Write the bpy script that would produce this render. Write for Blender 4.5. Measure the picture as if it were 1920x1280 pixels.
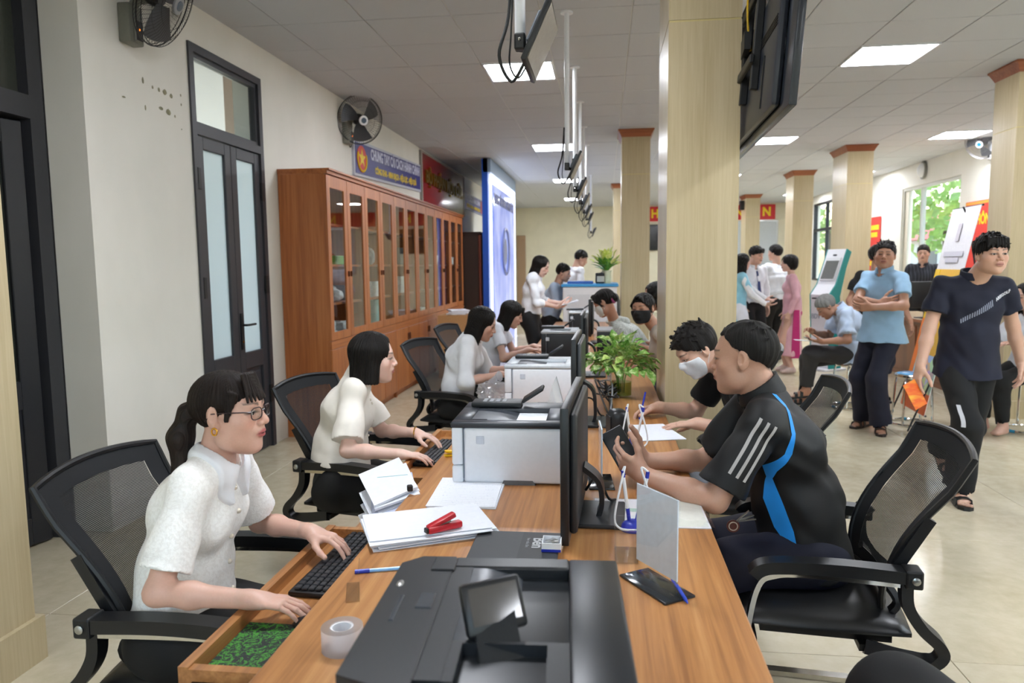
import bpy, bmesh, math, random
import numpy as np
from mathutils import Vector, Matrix, Euler
from mathutils.bvhtree import BVHTree

for o in list(bpy.data.objects): bpy.data.objects.remove(o)
SC = bpy.context.scene
COL = SC.collection
PI = math.pi
V = Vector
R = random.Random(7)

# ------------------------------------------------------------------ camera
CH = 1.48
ZC = 3.266
def cam_axes(yaw, pitch, roll):
    cy, sy, cp, sp = math.cos(yaw), math.sin(yaw), math.cos(pitch), math.sin(pitch)
    f = V((-sy*cp, cy*cp, -sp)); r = V((cy, sy, 0)); u = r.cross(f)
    c, s = math.cos(roll), math.sin(roll)
    return c*r + s*u, -s*r + c*u, f
_r, _u, _f = cam_axes(.1264, .103, -.0111)
cd = bpy.data.cameras.new('camera'); cam = bpy.data.objects.new('camera', cd); COL.objects.link(cam)
cam.matrix_world = Matrix(((_r.x, _u.x, -_f.x, 0), (_r.y, _u.y, -_f.y, 0), (_r.z, _u.z, -_f.z, CH), (0, 0, 0, 1)))
cd.sensor_fit = 'HORIZONTAL'; cd.sensor_width = 36; cd.lens = 36*1370/1920
cd.clip_start = .05; cd.clip_end = 200
cd.dof.use_dof = True; cd.dof.focus_distance = 2.35; cd.dof.aperture_fstop = 4.2
SC.camera = cam

# ------------------------------------------------------------------ world, sun, exposure
W = bpy.data.worlds.new('sky'); SC.world = W; W.use_nodes = True
wn = W.node_tree; wn.nodes.clear()
wo = wn.nodes.new('ShaderNodeOutputWorld'); wb = wn.nodes.new('ShaderNodeBackground'); ws = wn.nodes.new('ShaderNodeTexSky')
ws.sky_type = 'NISHITA'; ws.sun_disc = False; ws.sun_elevation = .9; ws.sun_rotation = .96; ws.dust_density = 3.0; ws.air_density = 1.2
wn.links.new(ws.outputs[0], wb.inputs[0]); wn.links.new(wb.outputs[0], wo.inputs[0]); wb.inputs[1].default_value = .6
sd = bpy.data.lights.new('sun', 'SUN'); sd.energy = 1.5; sd.angle = .03; sd.color = (1, .95, .87)
so = bpy.data.objects.new('sun', sd); COL.objects.link(so)
so.rotation_euler = V((-.5, -.35, -.8)).to_track_quat('-Z', 'Y').to_euler()
SC.view_settings.view_transform = 'Standard'; SC.view_settings.look = 'None'
SC.view_settings.gamma = 1; SC.view_settings.use_curve_mapping = False
SC.view_settings.exposure = 0.72
LAMP = 30.0

# ------------------------------------------------------------------ materials
def lin(c):
    if isinstance(c, str):
        c = [int(c[i:i+2], 16)/255 for i in (0, 2, 4)]
    return tuple(x/12.92 if x <= .04045 else ((x+.055)/1.055)**2.4 for x in c) + (1,)
class NT:
    def __init__(s, name):
        s.m = bpy.data.materials.new(name); s.m.use_nodes = True; s.t = s.m.node_tree; s.t.nodes.clear()
        s.out = s.n('OutputMaterial')
    def n(s, t, **kw):
        x = s.t.nodes.new('ShaderNode'+t)
        for k, v in kw.items(): setattr(x, k, v)
        return x
    def l(s, a, b): s.t.links.new(a, b)
    def co(s, scale=(1, 1, 1), kind='Object', rot=(0, 0, 0)):
        c = s.n('TexCoord'); m = s.n('Mapping'); m.inputs['Scale'].default_value = scale; m.inputs['Rotation'].default_value = rot
        s.l(c.outputs[kind], m.inputs[0]); return m.outputs[0]
    def noise(s, vec, scale=1, detail=3, rough=.5, dist=0):
        x = s.n('TexNoise'); s.l(vec, x.inputs['Vector']); x.inputs['Scale'].default_value = scale
        x.inputs['Detail'].default_value = detail; x.inputs['Roughness'].default_value = rough; x.inputs['Distortion'].default_value = dist
        return x.outputs[0]
    def ramp(s, fac, stops, interp='LINEAR'):
        x = s.n('ValToRGB'); s.l(fac, x.inputs[0]); x.color_ramp.interpolation = interp
        e = x.color_ramp.elements
        while len(e) < len(stops): e.new(.5)
        for q, (p, c) in zip(e, stops):
            q.position = p; q.color = lin(c) if isinstance(c, str) or len(c) == 3 else c
        return x.outputs[0]
    def bsdf(s, col=None, rough=.5, metal=0, **kw):
        b = s.n('BsdfPrincipled')
        if col is not None:
            if isinstance(col, (str, tuple, list)): b.inputs['Base Color'].default_value = lin(col) if isinstance(col, str) or len(col) == 3 else col
            else: s.l(col, b.inputs['Base Color'])
        if isinstance(rough, (int, float)): b.inputs['Roughness'].default_value = rough
        else: s.l(rough, b.inputs['Roughness'])
        b.inputs['Metallic'].default_value = metal
        for k, v in kw.items(): b.inputs[k.replace('_', ' ')].default_value = v
        s.b = b; return b
    def bump(s, h, strength=.3, dist=.002):
        x = s.n('Bump'); s.l(h, x.inputs['Height']); x.inputs['Strength'].default_value = strength; x.inputs['Distance'].default_value = dist
        s.l(x.outputs[0], s.b.inputs['Normal'])
    def end(s, sh=None):
        s.l((sh or s.b).outputs[0], s.out.inputs[0]); return s.m
MC = {}
def plain(c, rough=.5, metal=0, grain=.04, gs=60, **kw):
    key = (str(c), rough, metal, grain, gs, str(kw))
    if key in MC: return MC[key]
    t = NT('plain'); n = t.noise(t.co(), gs, 2)
    l = lin(c); lo = tuple(x*(1-grain) for x in l[:3])+(1,); hi = tuple(min(1, x*(1+grain)) for x in l[:3])+(1,)
    t.bsdf(t.ramp(n, [(.3, lo), (.7, hi)]), rough, metal, **kw)
    MC[key] = t.end(); return MC[key]
def wood(name, dark, mid, light, axis=2, rough=.4, fine=42, knots=False, spec=.5):
    t = NT(name); sc = [fine, fine, fine]; sc[axis] = fine*.035
    v = t.co(tuple(sc)); n1 = t.noise(v, 1, 4, .6, .4)
    sc2 = [6, 6, 6]; sc2[axis] = .35
    n2 = t.noise(t.co(tuple(sc2)), 1, 2, .5)
    mx = t.n('Mix', data_type='FLOAT'); mx.inputs[0].default_value = .42; t.l(n1, mx.inputs[2]); t.l(n2, mx.inputs[3])
    c = t.ramp(mx.outputs[0], [(.34, dark), (.5, mid), (.66, light)])
    t.bsdf(c, rough, Specular_IOR_Level=spec); t.bump(n1, .05, .001); return t.end()
M = {}
M['desk'] = wood('desk_wood', '8f5d35', 'b37c49', 'c99661', 1, .33, 55)
M['deskx'] = wood('desk_wood_cross', '8f5d35', 'b37c49', 'c99661', 0, .38, 55)
M['deskz'] = wood('desk_wood_upright', '8a5226', 'ad6f37', 'c08549', 2, .4, 55)
M['col'] = wood('column_laminate', 'b3a27e', 'beae8b', 'c7b897', 2, .3, 70)
M['cab'] = wood('cabinet_wood', '8a4c26', 'a96434', 'bb7743', 2, .38, 38)
M['cabl'] = wood('cabinet_wood_cross', '8a4c26', 'a96434', 'bb7743', 1, .38, 38)
M['crown'] = wood('crown_wood', '7a3f20', '95522c', 'a8623a', 0, .4, 40)
M['dark'] = plain('1d1f22', .45)
M['frame'] = plain('35363b', .42)
M['black'] = plain('0e0f11', .45)
M['blackp'] = plain('121316', .38)
M['leather'] = plain('0f1012', .36, grain=.2, gs=300)
M['chrome'] = plain('d6d4d0', .12, 1)
M['steel'] = plain('b4b4b2', .3, 1)
M['white'] = plain('e6e8ec', .4, grain=.015)
M['whitep'] = plain('eceff5', .35, grain=.015)
M['paper'] = plain('e9ecf4', .8, grain=.02)
M['gold'] = plain('d9a441', .25, 1)
M['pearl'] = plain('efe6d4', .25, .2)
M['red'] = plain('c2212e', .35)
M['blue'] = plain('2333a8', .4)
M['bluec'] = plain('1b4fb0', .35)
M['card'] = plain('b98b5c', .8, grain=.08)
M['screen'] = plain('050608', .12)
M['redb'] = plain('c8161d', .45)
M['yel'] = plain('f3d21c', .5)
M['navy'] = plain('1d1b78', .45)

def mat_wall():
    t = NT('wall_paint'); n = t.noise(t.co((1, 1, .6)), 1.2, 4, .6); f = t.noise(t.co(), 90, 3)
    c = t.ramp(n, [(.3, 'e0dfd6'), (.7, 'eceae2')]); t.bsdf(c, .75); t.bump(f, .05, .002); return t.end()
M['wall'] = mat_wall()
M['wallb'] = plain('dbd5bd', .75, gs=3)
M['reveal'] = plain('cfcdba', .8, gs=8, grain=.06)
def mat_floor():
    t = NT('floor_tile'); n = t.noise(t.co((1, 1, 1)), 2.2, 5, .62, .5); f = t.noise(t.co(), 14, 4, .6)
    mx = t.n('Mix', data_type='FLOAT'); mx.inputs[0].default_value = .4; t.l(n, mx.inputs[2]); t.l(f, mx.inputs[3])
    c = t.ramp(mx.outputs[0], [(.3, 'b9ae92'), (.52, 'c9bfa6'), (.72, 'd3cab4')])
    t.bsdf(c, t.ramp(f, [(.3, (.36, .36, .36)), (.7, (.5, .5, .5))])); return t.end()
M['floor'] = mat_floor()
M['joint'] = plain('8d8570', .8)
def mat_ceil():
    t = NT('ceiling_tile'); n = t.noise(t.co(), 260, 2); t.bsdf(t.ramp(n, [(.3, 'b9bcc1'), (.7, 'c5c8cd')]), .7); t.bump(n, .25, .002); return t.end()
M['ctile'] = mat_ceil()
M['tbar'] = plain('c4c5c4', .3)
def glass(name, tint=(1, 1, 1), rough=0.0, mix=.12, alpha=.9):
    t = NT(name); tr = t.n('BsdfTransparent'); tr.inputs[0].default_value = tuple(tint)+(1,)
    gl = t.n('BsdfGlossy'); gl.inputs['Roughness'].default_value = rough; gl.inputs[0].default_value = (1, 1, 1, 1)
    fr = t.n('Fresnel'); fr.inputs[0].default_value = 1.5
    g = t.n('NewGeometry'); k = t.n('Math', operation='SUBTRACT'); k.inputs[0].default_value = 1; t.l(g.outputs['Backfacing'], k.inputs[1])
    k2 = t.n('Math', operation='MULTIPLY'); t.l(k.outputs[0], k2.inputs[0]); t.l(fr.outputs[0], k2.inputs[1])
    m = t.n('MixShader'); t.l(k2.outputs[0], m.inputs[0]); t.l(tr.outputs[0], m.inputs[1]); t.l(gl.outputs[0], m.inputs[2])
    return t.end(m)
M['glass'] = glass('clear_glass', (.93, .96, .95))
M['acryl'] = glass('acrylic', (.97, .985, .99), .02)
def mat_frost():
    t = NT('frosted_glass'); a = t.n('BsdfTranslucent'); a.inputs[0].default_value = (.9, .96, .96, 1)
    b = t.bsdf('d9e4e3', .3); m = t.n('MixShader'); m.inputs[0].default_value = .45
    t.l(a.outputs[0], m.inputs[1]); t.l(b.outputs[0], m.inputs[2]); return t.end(m)
M['frost'] = mat_frost()
def mat_emit(name, col, s):
    t = NT(name); e = t.n('Emission'); e.inputs[0].default_value = lin(col); e.inputs[1].default_value = s; return t.end(e)
M['lamp'] = mat_emit('lamp_diffuser', 'f3f7ff', LAMP)
M['backlit'] = mat_emit('backlit_edge', 'e6efff', 5)
def mat_mesh():
    t = NT('chair_mesh'); w = t.n('TexWave', wave_type='BANDS', bands_direction='Z'); t.l(t.co((1, 1, 1)), w.inputs[0]); w.inputs['Scale'].default_value = 88
    n = t.noise(t.co(), 420, 2)
    b = t.bsdf('101114', .75); tr = t.n('BsdfTransparent')
    c = t.ramp(w.outputs[1], [(.50, (0, 0, 0)), (.62, (.75, .75, .75))]); mm = t.n('MixShader'); t.l(c, mm.inputs[0]); t.l(b.outputs[0], mm.inputs[1]); t.l(tr.outputs[0], mm.inputs[2])
    return t.end(mm)
M['mesh'] = mat_mesh()

# ------------------------------------------------------------------ mesh helpers
def link(name, me, parent=None):
    o = bpy.data.objects.new(name, me); COL.objects.link(o)
    if parent: o.parent = parent
    return o
class MB:
    """collects boxes, tubes, lathes ... into one mesh object"""
    def __init__(s): s.v = []; s.f = []; s.mi = []; s.cur = 0
    def m(s, i): s.cur = i; return s
    def add(s, vs, fs):
        o = len(s.v); s.v += [tuple(x) for x in vs]; s.f += [tuple(i+o for i in f) for f in fs]; s.mi += [s.cur]*len(fs); return s
    def box(s, x0, x1, y0, y1, z0, z1, T=None):
        vs = [V((x, y, z)) for x in (x0, x1) for y in (y0, y1) for z in (z0, z1)]
        if T: vs = [T @ v for v in vs]
        return s.add(vs, [(0, 1, 3, 2), (4, 6, 7, 5), (0, 4, 5, 1), (2, 3, 7, 6), (0, 2, 6, 4), (1, 5, 7, 3)])
    def rbox(s, x0, x1, y0, y1, z0, z1, b=.005, seg=2, T=None):
        bm = bmesh.new(); bmesh.ops.create_cube(bm, size=1)
        for v in bm.verts: v.co = V(((x0+x1)/2+v.co.x*(x1-x0), (y0+y1)/2+v.co.y*(y1-y0), (z0+z1)/2+v.co.z*(z1-z0)))
        b = min(b, .49*min(abs(x1-x0), abs(y1-y0), abs(z1-z0)))
        bmesh.ops.bevel(bm, geom=bm.edges[:], offset=b, segments=seg, profile=.5, affect='EDGES')
        return s.bm(bm, T)
    def bm(s, bm, T=None):
        bm.verts.index_update(); vs = [T @ v.co if T else v.co.copy() for v in bm.verts]
        fs = [[v.index for v in f.verts] for f in bm.faces]; bm.free(); return s.add(vs, fs)
    def prism(s, poly, h0, h1, axis='z', T=None):
        n = len(poly)
        def p(a, b, h): return V((a, b, h)) if axis == 'z' else (V((a, h, b)) if axis == 'y' else V((h, a, b)))
        vs = [p(a, b, h0) for a, b in poly]+[p(a, b, h1) for a, b in poly]
        if T: vs = [T @ v for v in vs]
        return s.add(vs, [tuple(range(n))[::-1], tuple(range(n, 2*n))]+[(i, (i+1) % n, n+(i+1) % n, n+i) for i in range(n)])
    def tube(s, pts, r, n=8, closed=False, cap=True, sx=1.0, up=None):
        pts = [V(p) for p in pts]; N = len(pts); rr = r if isinstance(r, (list, tuple)) else [r]*N
        rings = []; prev = None
        for i, p in enumerate(pts):
            a = pts[i-1] if (i > 0 or closed) else p; b = pts[(i+1) % N] if (i < N-1 or closed) else p
            t = (b-a).normalized()
            if up is not None: q = V(up)
            elif prev is not None: q = prev
            else: q = V((0, 0, 1)) if abs(t.z) < .9 else V((1, 0, 0))
            u = (q-t*q.dot(t)).normalized(); prev = u; w = t.cross(u)
            rings.append([p+rr[i]*(math.cos(2*PI*k/n)*u+sx*math.sin(2*PI*k/n)*w) for k in range(n)])
        vs = [v for rg in rings for v in rg]; fs = []
        for i in range(N if closed else N-1):
            j = (i+1) % N
            fs += [(i*n+k, i*n+(k+1) % n, j*n+(k+1) % n, j*n+k) for k in range(n)]
        if cap and not closed: fs += [tuple(range(n))[::-1], tuple(range((N-1)*n, N*n))]
        return s.add(vs, fs)
    def bar(s, pts, w, h, up=(0, 0, 1)):
        """rectangular section swept along pts; w across, h along up"""
        pts = [V(p) for p in pts]; N = len(pts); rg = []
        for i, p in enumerate(pts):
            t = (pts[min(i+1, N-1)]-pts[max(i-1, 0)]).normalized(); u = V(up); u = (u-t*u.dot(t)).normalized(); k = t.cross(u)
            rg += [p+k*w/2+u*h/2, p-k*w/2+u*h/2, p-k*w/2-u*h/2, p+k*w/2-u*h/2]
        fs = [(3, 2, 1, 0), tuple(range(4*N-4, 4*N))]
        for i in range(N-1): fs += [(4*i+k, 4*i+(k+1) % 4, 4*i+4+(k+1) % 4, 4*i+4+k) for k in range(4)]
        return s.add(rg, fs)
    def lathe(s, prof, n=24, T=None, cap=True):
        vs = [V((r*math.cos(2*PI*k/n), r*math.sin(2*PI*k/n), z)) for r, z in prof for k in range(n)]
        if T: vs = [T @ v for v in vs]
        fs = []
        for i in range(len(prof)-1): fs += [(i*n+k, i*n+(k+1) % n, (i+1)*n+(k+1) % n, (i+1)*n+k) for k in range(n)]
        if cap: fs += [tuple(range(n))[::-1], tuple(range((len(prof)-1)*n, len(prof)*n))]
        return s.add(vs, fs)
    def ball(s, c, r, n=12, T=None):
        bm = bmesh.new(); bmesh.ops.create_uvsphere(bm, u_segments=n, v_segments=max(6, n//2), radius=1)
        rr = r if isinstance(r, (tuple, list)) else (r, r, r)
        for v in bm.verts: v.co = V((c[0]+v.co.x*rr[0], c[1]+v.co.y*rr[1], c[2]+v.co.z*rr[2]))
        return s.bm(bm, T)
    def grid(s, fn, nu, nv):
        vs = [fn(i/nu, j/nv) for i in range(nu+1) for j in range(nv+1)]; w = nv+1
        return s.add(vs, [(i*w+j, (i+1)*w+j, (i+1)*w+j+1, i*w+j+1) for i in range(nu) for j in range(nv)])
    def build(s, name, mats, parent=None, smooth=False, angle=35):
        me = bpy.data.meshes.new(name); me.from_pydata(s.v, [], s.f)
        for m in (mats if isinstance(mats, (list, tuple)) else [mats]): me.materials.append(M[m] if isinstance(m, str) else m)
        if any(s.mi): me.polygons.foreach_set('material_index', s.mi)
        bm = bmesh.new(); bm.from_mesh(me); bmesh.ops.recalc_face_normals(bm, faces=bm.faces)
        if smooth:
            for f in bm.faces: f.smooth = True
            ca = math.radians(angle)
            for e in bm.edges:
                if len(e.link_faces) == 2 and e.calc_face_angle(0) > ca: e.smooth = False
        bm.to_mesh(me); bm.free()
        return link(name, me, parent)
def tag(o, label=None, cat=None, group=None, kind=None):
    if label: o['label'] = label
    if cat: o['category'] = cat
    if group: o['group'] = group
    if kind: o['kind'] = kind
    return o
def thing(name, label, cat, loc=(0, 0, 0), rz=0, group=None):
    o = bpy.data.objects.new(name, None); COL.objects.link(o); o.location = loc; o.rotation_euler = (0, 0, rz); o.empty_display_size = .1
    return tag(o, label, cat, group)
def copy_tree(o, parent=None, **kw):
    c = o.copy(); COL.objects.link(c); c.parent = parent
    for ch in list(o.children): copy_tree(ch, c)
    return c
def place(o, loc, rz=0, label=None):
    o.location = loc; o.rotation_euler = (0, 0, rz)
    if label: o['label'] = label
    return o
def text(s, size, mat, T, parent=None, name='lettering', ext=.001, xs=1.0, bold=0.0, align='CENTER', shear=0):
    cu = bpy.data.curves.new(name, 'FONT'); cu.body = s; cu.size = size; cu.extrude = ext; cu.align_x = align; cu.align_y = 'CENTER'; cu.offset = bold; cu.resolution_u = 3; cu.shear = shear
    t = bpy.data.objects.new(name, cu); COL.objects.link(t)
    dg = bpy.context.evaluated_depsgraph_get(); me = bpy.data.meshes.new_from_object(t.evaluated_get(dg))
    bpy.data.objects.remove(t); bpy.data.curves.remove(cu)
    me.transform(T @ Matrix.Diagonal((xs, 1, 1, 1))); me.materials.clear(); me.materials.append(M[mat] if isinstance(mat, str) else mat)
    return link(name, me, parent)
def frameT(o, x, y):
    """matrix with origin o, local x axis x, local y axis y"""
    x = V(x).normalized(); y = V(y); z = x.cross(y).normalized(); y = z.cross(x)
    return Matrix(((x.x, y.x, z.x, o[0]), (x.y, y.y, z.y, o[1]), (x.z, y.z, z.z, o[2]), (0, 0, 0, 1)))
def arc(c, r, a0, a1, n=8, plane='xz'):
    out = []
    for i in range(n+1):
        a = math.radians(a0+(a1-a0)*i/n); p = (c[0]+r*math.cos(a), c[1]+r*math.sin(a))
        out.append(p)
    return out
def spline(pts, n=6):
    pts = [V(p) for p in pts]; out = []
    for i in range(len(pts)-1):
        p0 = pts[max(i-1, 0)]; p1 = pts[i]; p2 = pts[i+1]; p3 = pts[min(i+2, len(pts)-1)]
        for k in range(n):
            t = k/n; out.append(.5*((2*p1)+(p2-p0)*t+(2*p0-5*p1+4*p2-p3)*t*t+(3*p1-p0-3*p2+p3)*t**3))
    return out+[pts[-1]]
# ================================================================== SETTING
XL, XR, YB, YN = -2.77, 5.68, 22.9, -3.0
def struct(name, mb, mats, parent=None, label=None, **kw):
    o = mb.build(name, mats, parent, **kw)
    if not parent: tag(o, label, None, None, 'structure')
    return o
# floor: slab with recessed joints and single tiles
fl = struct('floor', MB().box(-5.2, XR+.2, YN-.2, YB+.2, -.12, -.004), 'joint', label='beige glossy tiled floor')
TX, TY, OX, OY = 1.224, 1.275, -2.388, 2.76
tile_cache = {}
def tile_mesh(key, name, mb_fn, mat):
    if key not in tile_cache:
        o = mb_fn().build(name, mat); me = o.data; bpy.data.objects.remove(o); tile_cache[key] = me
    return tile_cache[key]
for i in range(-3, 8):
    for j in range(-5, 17):
        x0, y0 = OX+i*TX, OY+j*TY
        if x0 > XR or x0+TX < -5.1 or y0 > YB or y0+TY < YN: continue
        k = ('ft', (i*7+j*3) % 4)
        me = tile_mesh(k, 'floor_tile', lambda: MB().rbox(.0015, TX-.0015, .0015, TY-.0015, -.012, 0, .0012, 1), 'floor')
        t = link('floor_tile', me, fl); t.location = (x0, y0, 0)
# ceiling: T bars + single tiles
ce = struct('ceiling', MB().box(-5.2, XR+.2, YN-.2, YB+.2, ZC+.004, ZC+.12), 'tbar', label='grey suspended ceiling of square tiles')
CX, CY, CX0, CY0 = .64, .63, -1.09, 6.6
LIGHTS = [(0, -14), (0, -7), (0, 0), (0, 7), (0, 14), (0, 21), (5, -14), (5, -7), (5, 0), (5, 7), (5, 14), (5, 21), (9, -14), (9, -7), (9, 0), (9, 7), (9, 14), (9, 21)]
tiles = []
for i in range(-7, 12):
    for j in range(-16, 27):
        x0, y0 = CX0+i*CX, CY0+j*CY
        if (i, j) in LIGHTS or y0+CY < YN or y0 > YB or x0 > XR: continue
        if x0+CX < XL and not (-.5 < y0 < 4.3): continue
        d = math.hypot(x0+.3, y0); vis = y0 > 3.2 and abs(math.atan2(x0+.3, y0+.01)+.126) < .66
        tiles.append((not vis, d, x0, y0))
tiles.sort()
ctm = tile_mesh('ct', 'ceiling_tile', lambda: MB().rbox(.005, CX-.005, .005, CY-.005, 0, .012, .002, 1), 'ctile')
rest = MB()
for n, (nv, d, x0, y0) in enumerate(tiles):
    if n < 290:
        t = link('ceiling_tile', ctm, ce); t.location = (x0, y0, ZC-.003+R.uniform(0, .002))
    else: rest.box(x0+.005, x0+CX-.005, y0+.005, y0+CY-.005, ZC-.002, ZC+.01)
tag(rest.build('ceiling_tiles', 'ctile', ce), kind='stuff')
# light panels
lp = None
for n, (i, j) in enumerate(LIGHTS):
    x0, y0 = CX0+i*CX, CY0+j*CY
    if lp is None:
        lp = thing('ceiling_light', 'square white LED light panel set flush in the grey ceiling', 'ceiling light', group='ceiling light panels')
        f = MB(); f.box(.008, CX-.008, .008, .024, -.012, .012).box(.008, CX-.008, CY-.024, CY-.008, -.012, .012).box(.008, .024, .024, CY-.024, -.012, .012).box(CX-.024, CX-.008, .024, CY-.024, -.012, .012)
        f.build('frame', 'white', lp); MB().box(.024, CX-.024, .024, CY-.024, -.006, .008).build('diffuser', 'lamp', lp); o = lp
    else: o = copy_tree(lp)
    o.location = (x0, y0, ZC)
# walls -----------------------------------------------------------
def wall_with_holes(name, x0, x1, a0, a1, z1, holes, along='y', mat='wall', label=None):
    """slab of thickness x0..x1 running a0..a1, holes = [(a, b, za, zb)]"""
    mb = MB()
    def bx(a, b, za, zb):
        if b-a < 1e-4 or zb-za < 1e-4: return
        (mb.box(x0, x1, a, b, za, zb) if along == 'y' else mb.box(a, b, x0, x1, za, zb))
    cur = a0
    for (a, b, za, zb) in sorted(holes):
        bx(cur, a, 0, z1); bx(a, b, 0, za); bx(a, b, zb, z1); cur = b
    bx(cur, a1, 0, z1)
    return struct(name, mb, mat, label=label)
wl = wall_with_holes('wall_left', XL-.23, XL, 3.71, YB, ZC+.01, [(4.74, 5.78, 0, 3.0)], label='cream painted left wall with a double door')
# recessed bay on the near left with the dark door
wlb = wall_with_holes('wall_left_bay', -3.23, -3.0, -.2, 3.705, ZC+.01, [(1.95, 3.70, 0, 3.05)], mat='reveal', label='cream wall around the dark recessed door')
struct('wall_left_rear', MB().box(-3.23, XL, YN, -.2, 0, ZC+.01), 'wall', label='cream painted left wall behind the desk')
wr = wall_with_holes('wall_right', XR, XR+.2, YN, YB, ZC+.01, [(12.75, 15.1, 0, 2.86), (16.95, 21.2, 1.0, 3.06), (1.5, 4.0, 1.0, 2.9)], label='cream painted right wall with windows')
wb_ = struct('wall_back', MB().box(-3.2, XR+.2, YB, YB+.2, 0, ZC+.01), 'wallb', label='cream yellow back wall')
wall_with_holes('wall_front', YN-.2, YN, -5.2, XR+.2, ZC+.01, [(-2.2, .4, .8, 2.8), (1.2, 3.8, .8, 2.8)], 'x', label='cream painted wall at the near end of the hall')
lo_ = MB(); lo_.box(-4.6, -4.5, .9, 4.6, 0, ZC).box(-4.5, -3.23, .9, 1.0, 0, ZC).box(-4.5, -3.23, 4.5, 4.6, 0, ZC).box(-4.6, -3.23, .9, 4.6, ZC, ZC+.1); struct('wall_sky_block', lo_, plain('6b6658', .8), label='added dark box blocking the sky behind the dark recessed door')  # closed dark box added behind the door to keep sky light out
# chipped paint marks under the first wall fan
chip = plain('8d8a70', .9, gs=40, grain=.3)
for (px_, pz, w, h) in [(4.24, 2.62, .02, .05), (4.335, 2.60, .02, .025), (4.40, 2.60, .03, .03), (4.46, 2.60, .05, .04), (4.53, 2.59, .04, .035), (4.41, 2.49, .05, .03), (4.49, 2.48, .06, .045), (4.56, 2.47, .016, .02), (4.25, 2.46, .016, .04), (4.64, 2.62, .014, .02), (4.64, 2.56, .012, .02), (4.05, 2.48, .04, .012), (4.63, 2.40, .01, .012)]:
    pts = [(px_+w*.5*math.cos(a)*R.uniform(.7, 1), pz+h*.5*math.sin(a)*R.uniform(.7, 1)) for a in np.linspace(0, 2*PI, 9)[:-1]]
    MB().prism(pts, XL-.002, XL+.0015, 'x').build('chipped_paint', chip, wl)
# outside: pale court beyond the left wall, garden beyond the right wall
struct('outside_ground', MB().box(-30, 80, -30, 110, -.3, -.15), plain('9a9a8c', .9, gs=1), label='pale paved ground outside the hall')
struct('wall_outside_corridor', MB().box(-9.2, -9.0, -6, 34, -.15, 2.6), plain('d8d6cc', .8), label='pale corridor wall seen through the left door')
struct('wall_outside_porch', MB().box(-3.46, -3.0, 6.5, 6.7, -.15, 3.4), plain('c9b3a2', .8), label='pinkish porch wall seen through the fanlight')
# doors ------------------------------------------------------------
def double_door(name, X, y0, y1, ztop, ztr, label, glassmat, openang=0, face=1):
    """dark framed double door in the plane X, leaves y0..y1"""
    d = MB(); fw = .055; xa, xb = X-.05, X+.035
    d.box(xa, xb, y0, y0+fw, 0, ztop).box(xa, xb, y1-fw, y1, 0, ztop).box(xa, xb, y0+fw, y1-fw, ztop-fw, ztop).box(xa, xb, y0+fw, y1-fw, ztr-.03, ztr+.03)
    fr = d.build(name, 'frame'); tag(fr, label, None, None, 'structure')
    # stepped inner frame round the fanlight
    q = MB(); a, b = y0+fw, y1-fw; zb_, zt = ztr+.03, ztop-fw; s = .03
    q.box(X-.03, X+.015, a, a+s, zb_, zt).box(X-.03, X+.015, b-s, b, zb_, zt).box(X-.03, X+.015, a+s, b-s, zt-s, zt).box(X-.03, X+.015, a+s, b-s, zb_, zb_+s)
    q.build('fanlight_frame', 'frame', fr)
    MB().box(X-.008, X-.002, a+s, b-s, zb_+s, zt-s).build('fanlight_pane', 'glass', fr)
    mid = (y0+y1)/2
    for k, (la, lb) in enumerate([(y0+fw+.004, mid-.003), (mid+.003, y1-fw-.004)]):
        st = .085; zt = ztr-.036; hz = .80
        L = MB(); L.rbox(X-.025, X+.02, la, la+st, .01, zt, .004, 1).rbox(X-.025, X+.02, lb-st, lb, .01, zt, .004, 1)
        L.rbox(X-.025, X+.02, la+st, lb-st, zt-st, zt, .004, 1).rbox(X-.025, X+.02, la+st, lb-st, hz-.1, hz+.03, .004, 1).rbox(X-.025, X+.02, la+st, lb-st, .01, .12, .004, 1)
        L.box(X-.012, X-.002, la+st, lb-st, .12, hz-.1)
        L.rbox(X-.014, X+.008, la+st+.03, lb-st-.03, .16, hz-.14, .006, 1)
        leaf = L.build('door_leaf', 'frame', fr)
        MB().box(X-.006, X, la+st, lb-st, hz+.03, zt-st).build('pane', glassmat, leaf)
        hs_ = MB()
        hy = la if k == 0 else lb
        for hz_ in (.45, 1.35, 2.1): hs_.rbox(X+.02, X+.04, hy-.03 if k == 0 else hy-.01, hy+.01 if k == 0 else hy+.03, hz_-.075, hz_+.075, .004, 1)
        hs_.build('hinge', 'black', leaf)
        if k == 1:
            h = MB(); h.rbox(X+.02, X+.032, la+.02, la+.05, .86, 1.14, .004, 1); h.tube([(X+.03, la+.035, 1.05), (X+.07, la+.035, 1.05), (X+.075, la+.06, 1.05), (X+.075, la+.16, 1.05)], .009)
            hh = h.build('door_handle', 'black', leaf, True)
            MB().lathe([(.008, 0), (.008, .006)], 10, Matrix.Translation((X+.03, la+.035, .92)) @ Matrix.Rotation(PI/2, 4, 'Y')).build('key_cylinder', 'gold', hh)
    return fr
double_door('door_1', XL-.02, 4.74, 5.78, 3.0, 2.43, 'dark grey framed double door with two frosted glass panes and a fanlight', 'frost')
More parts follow.
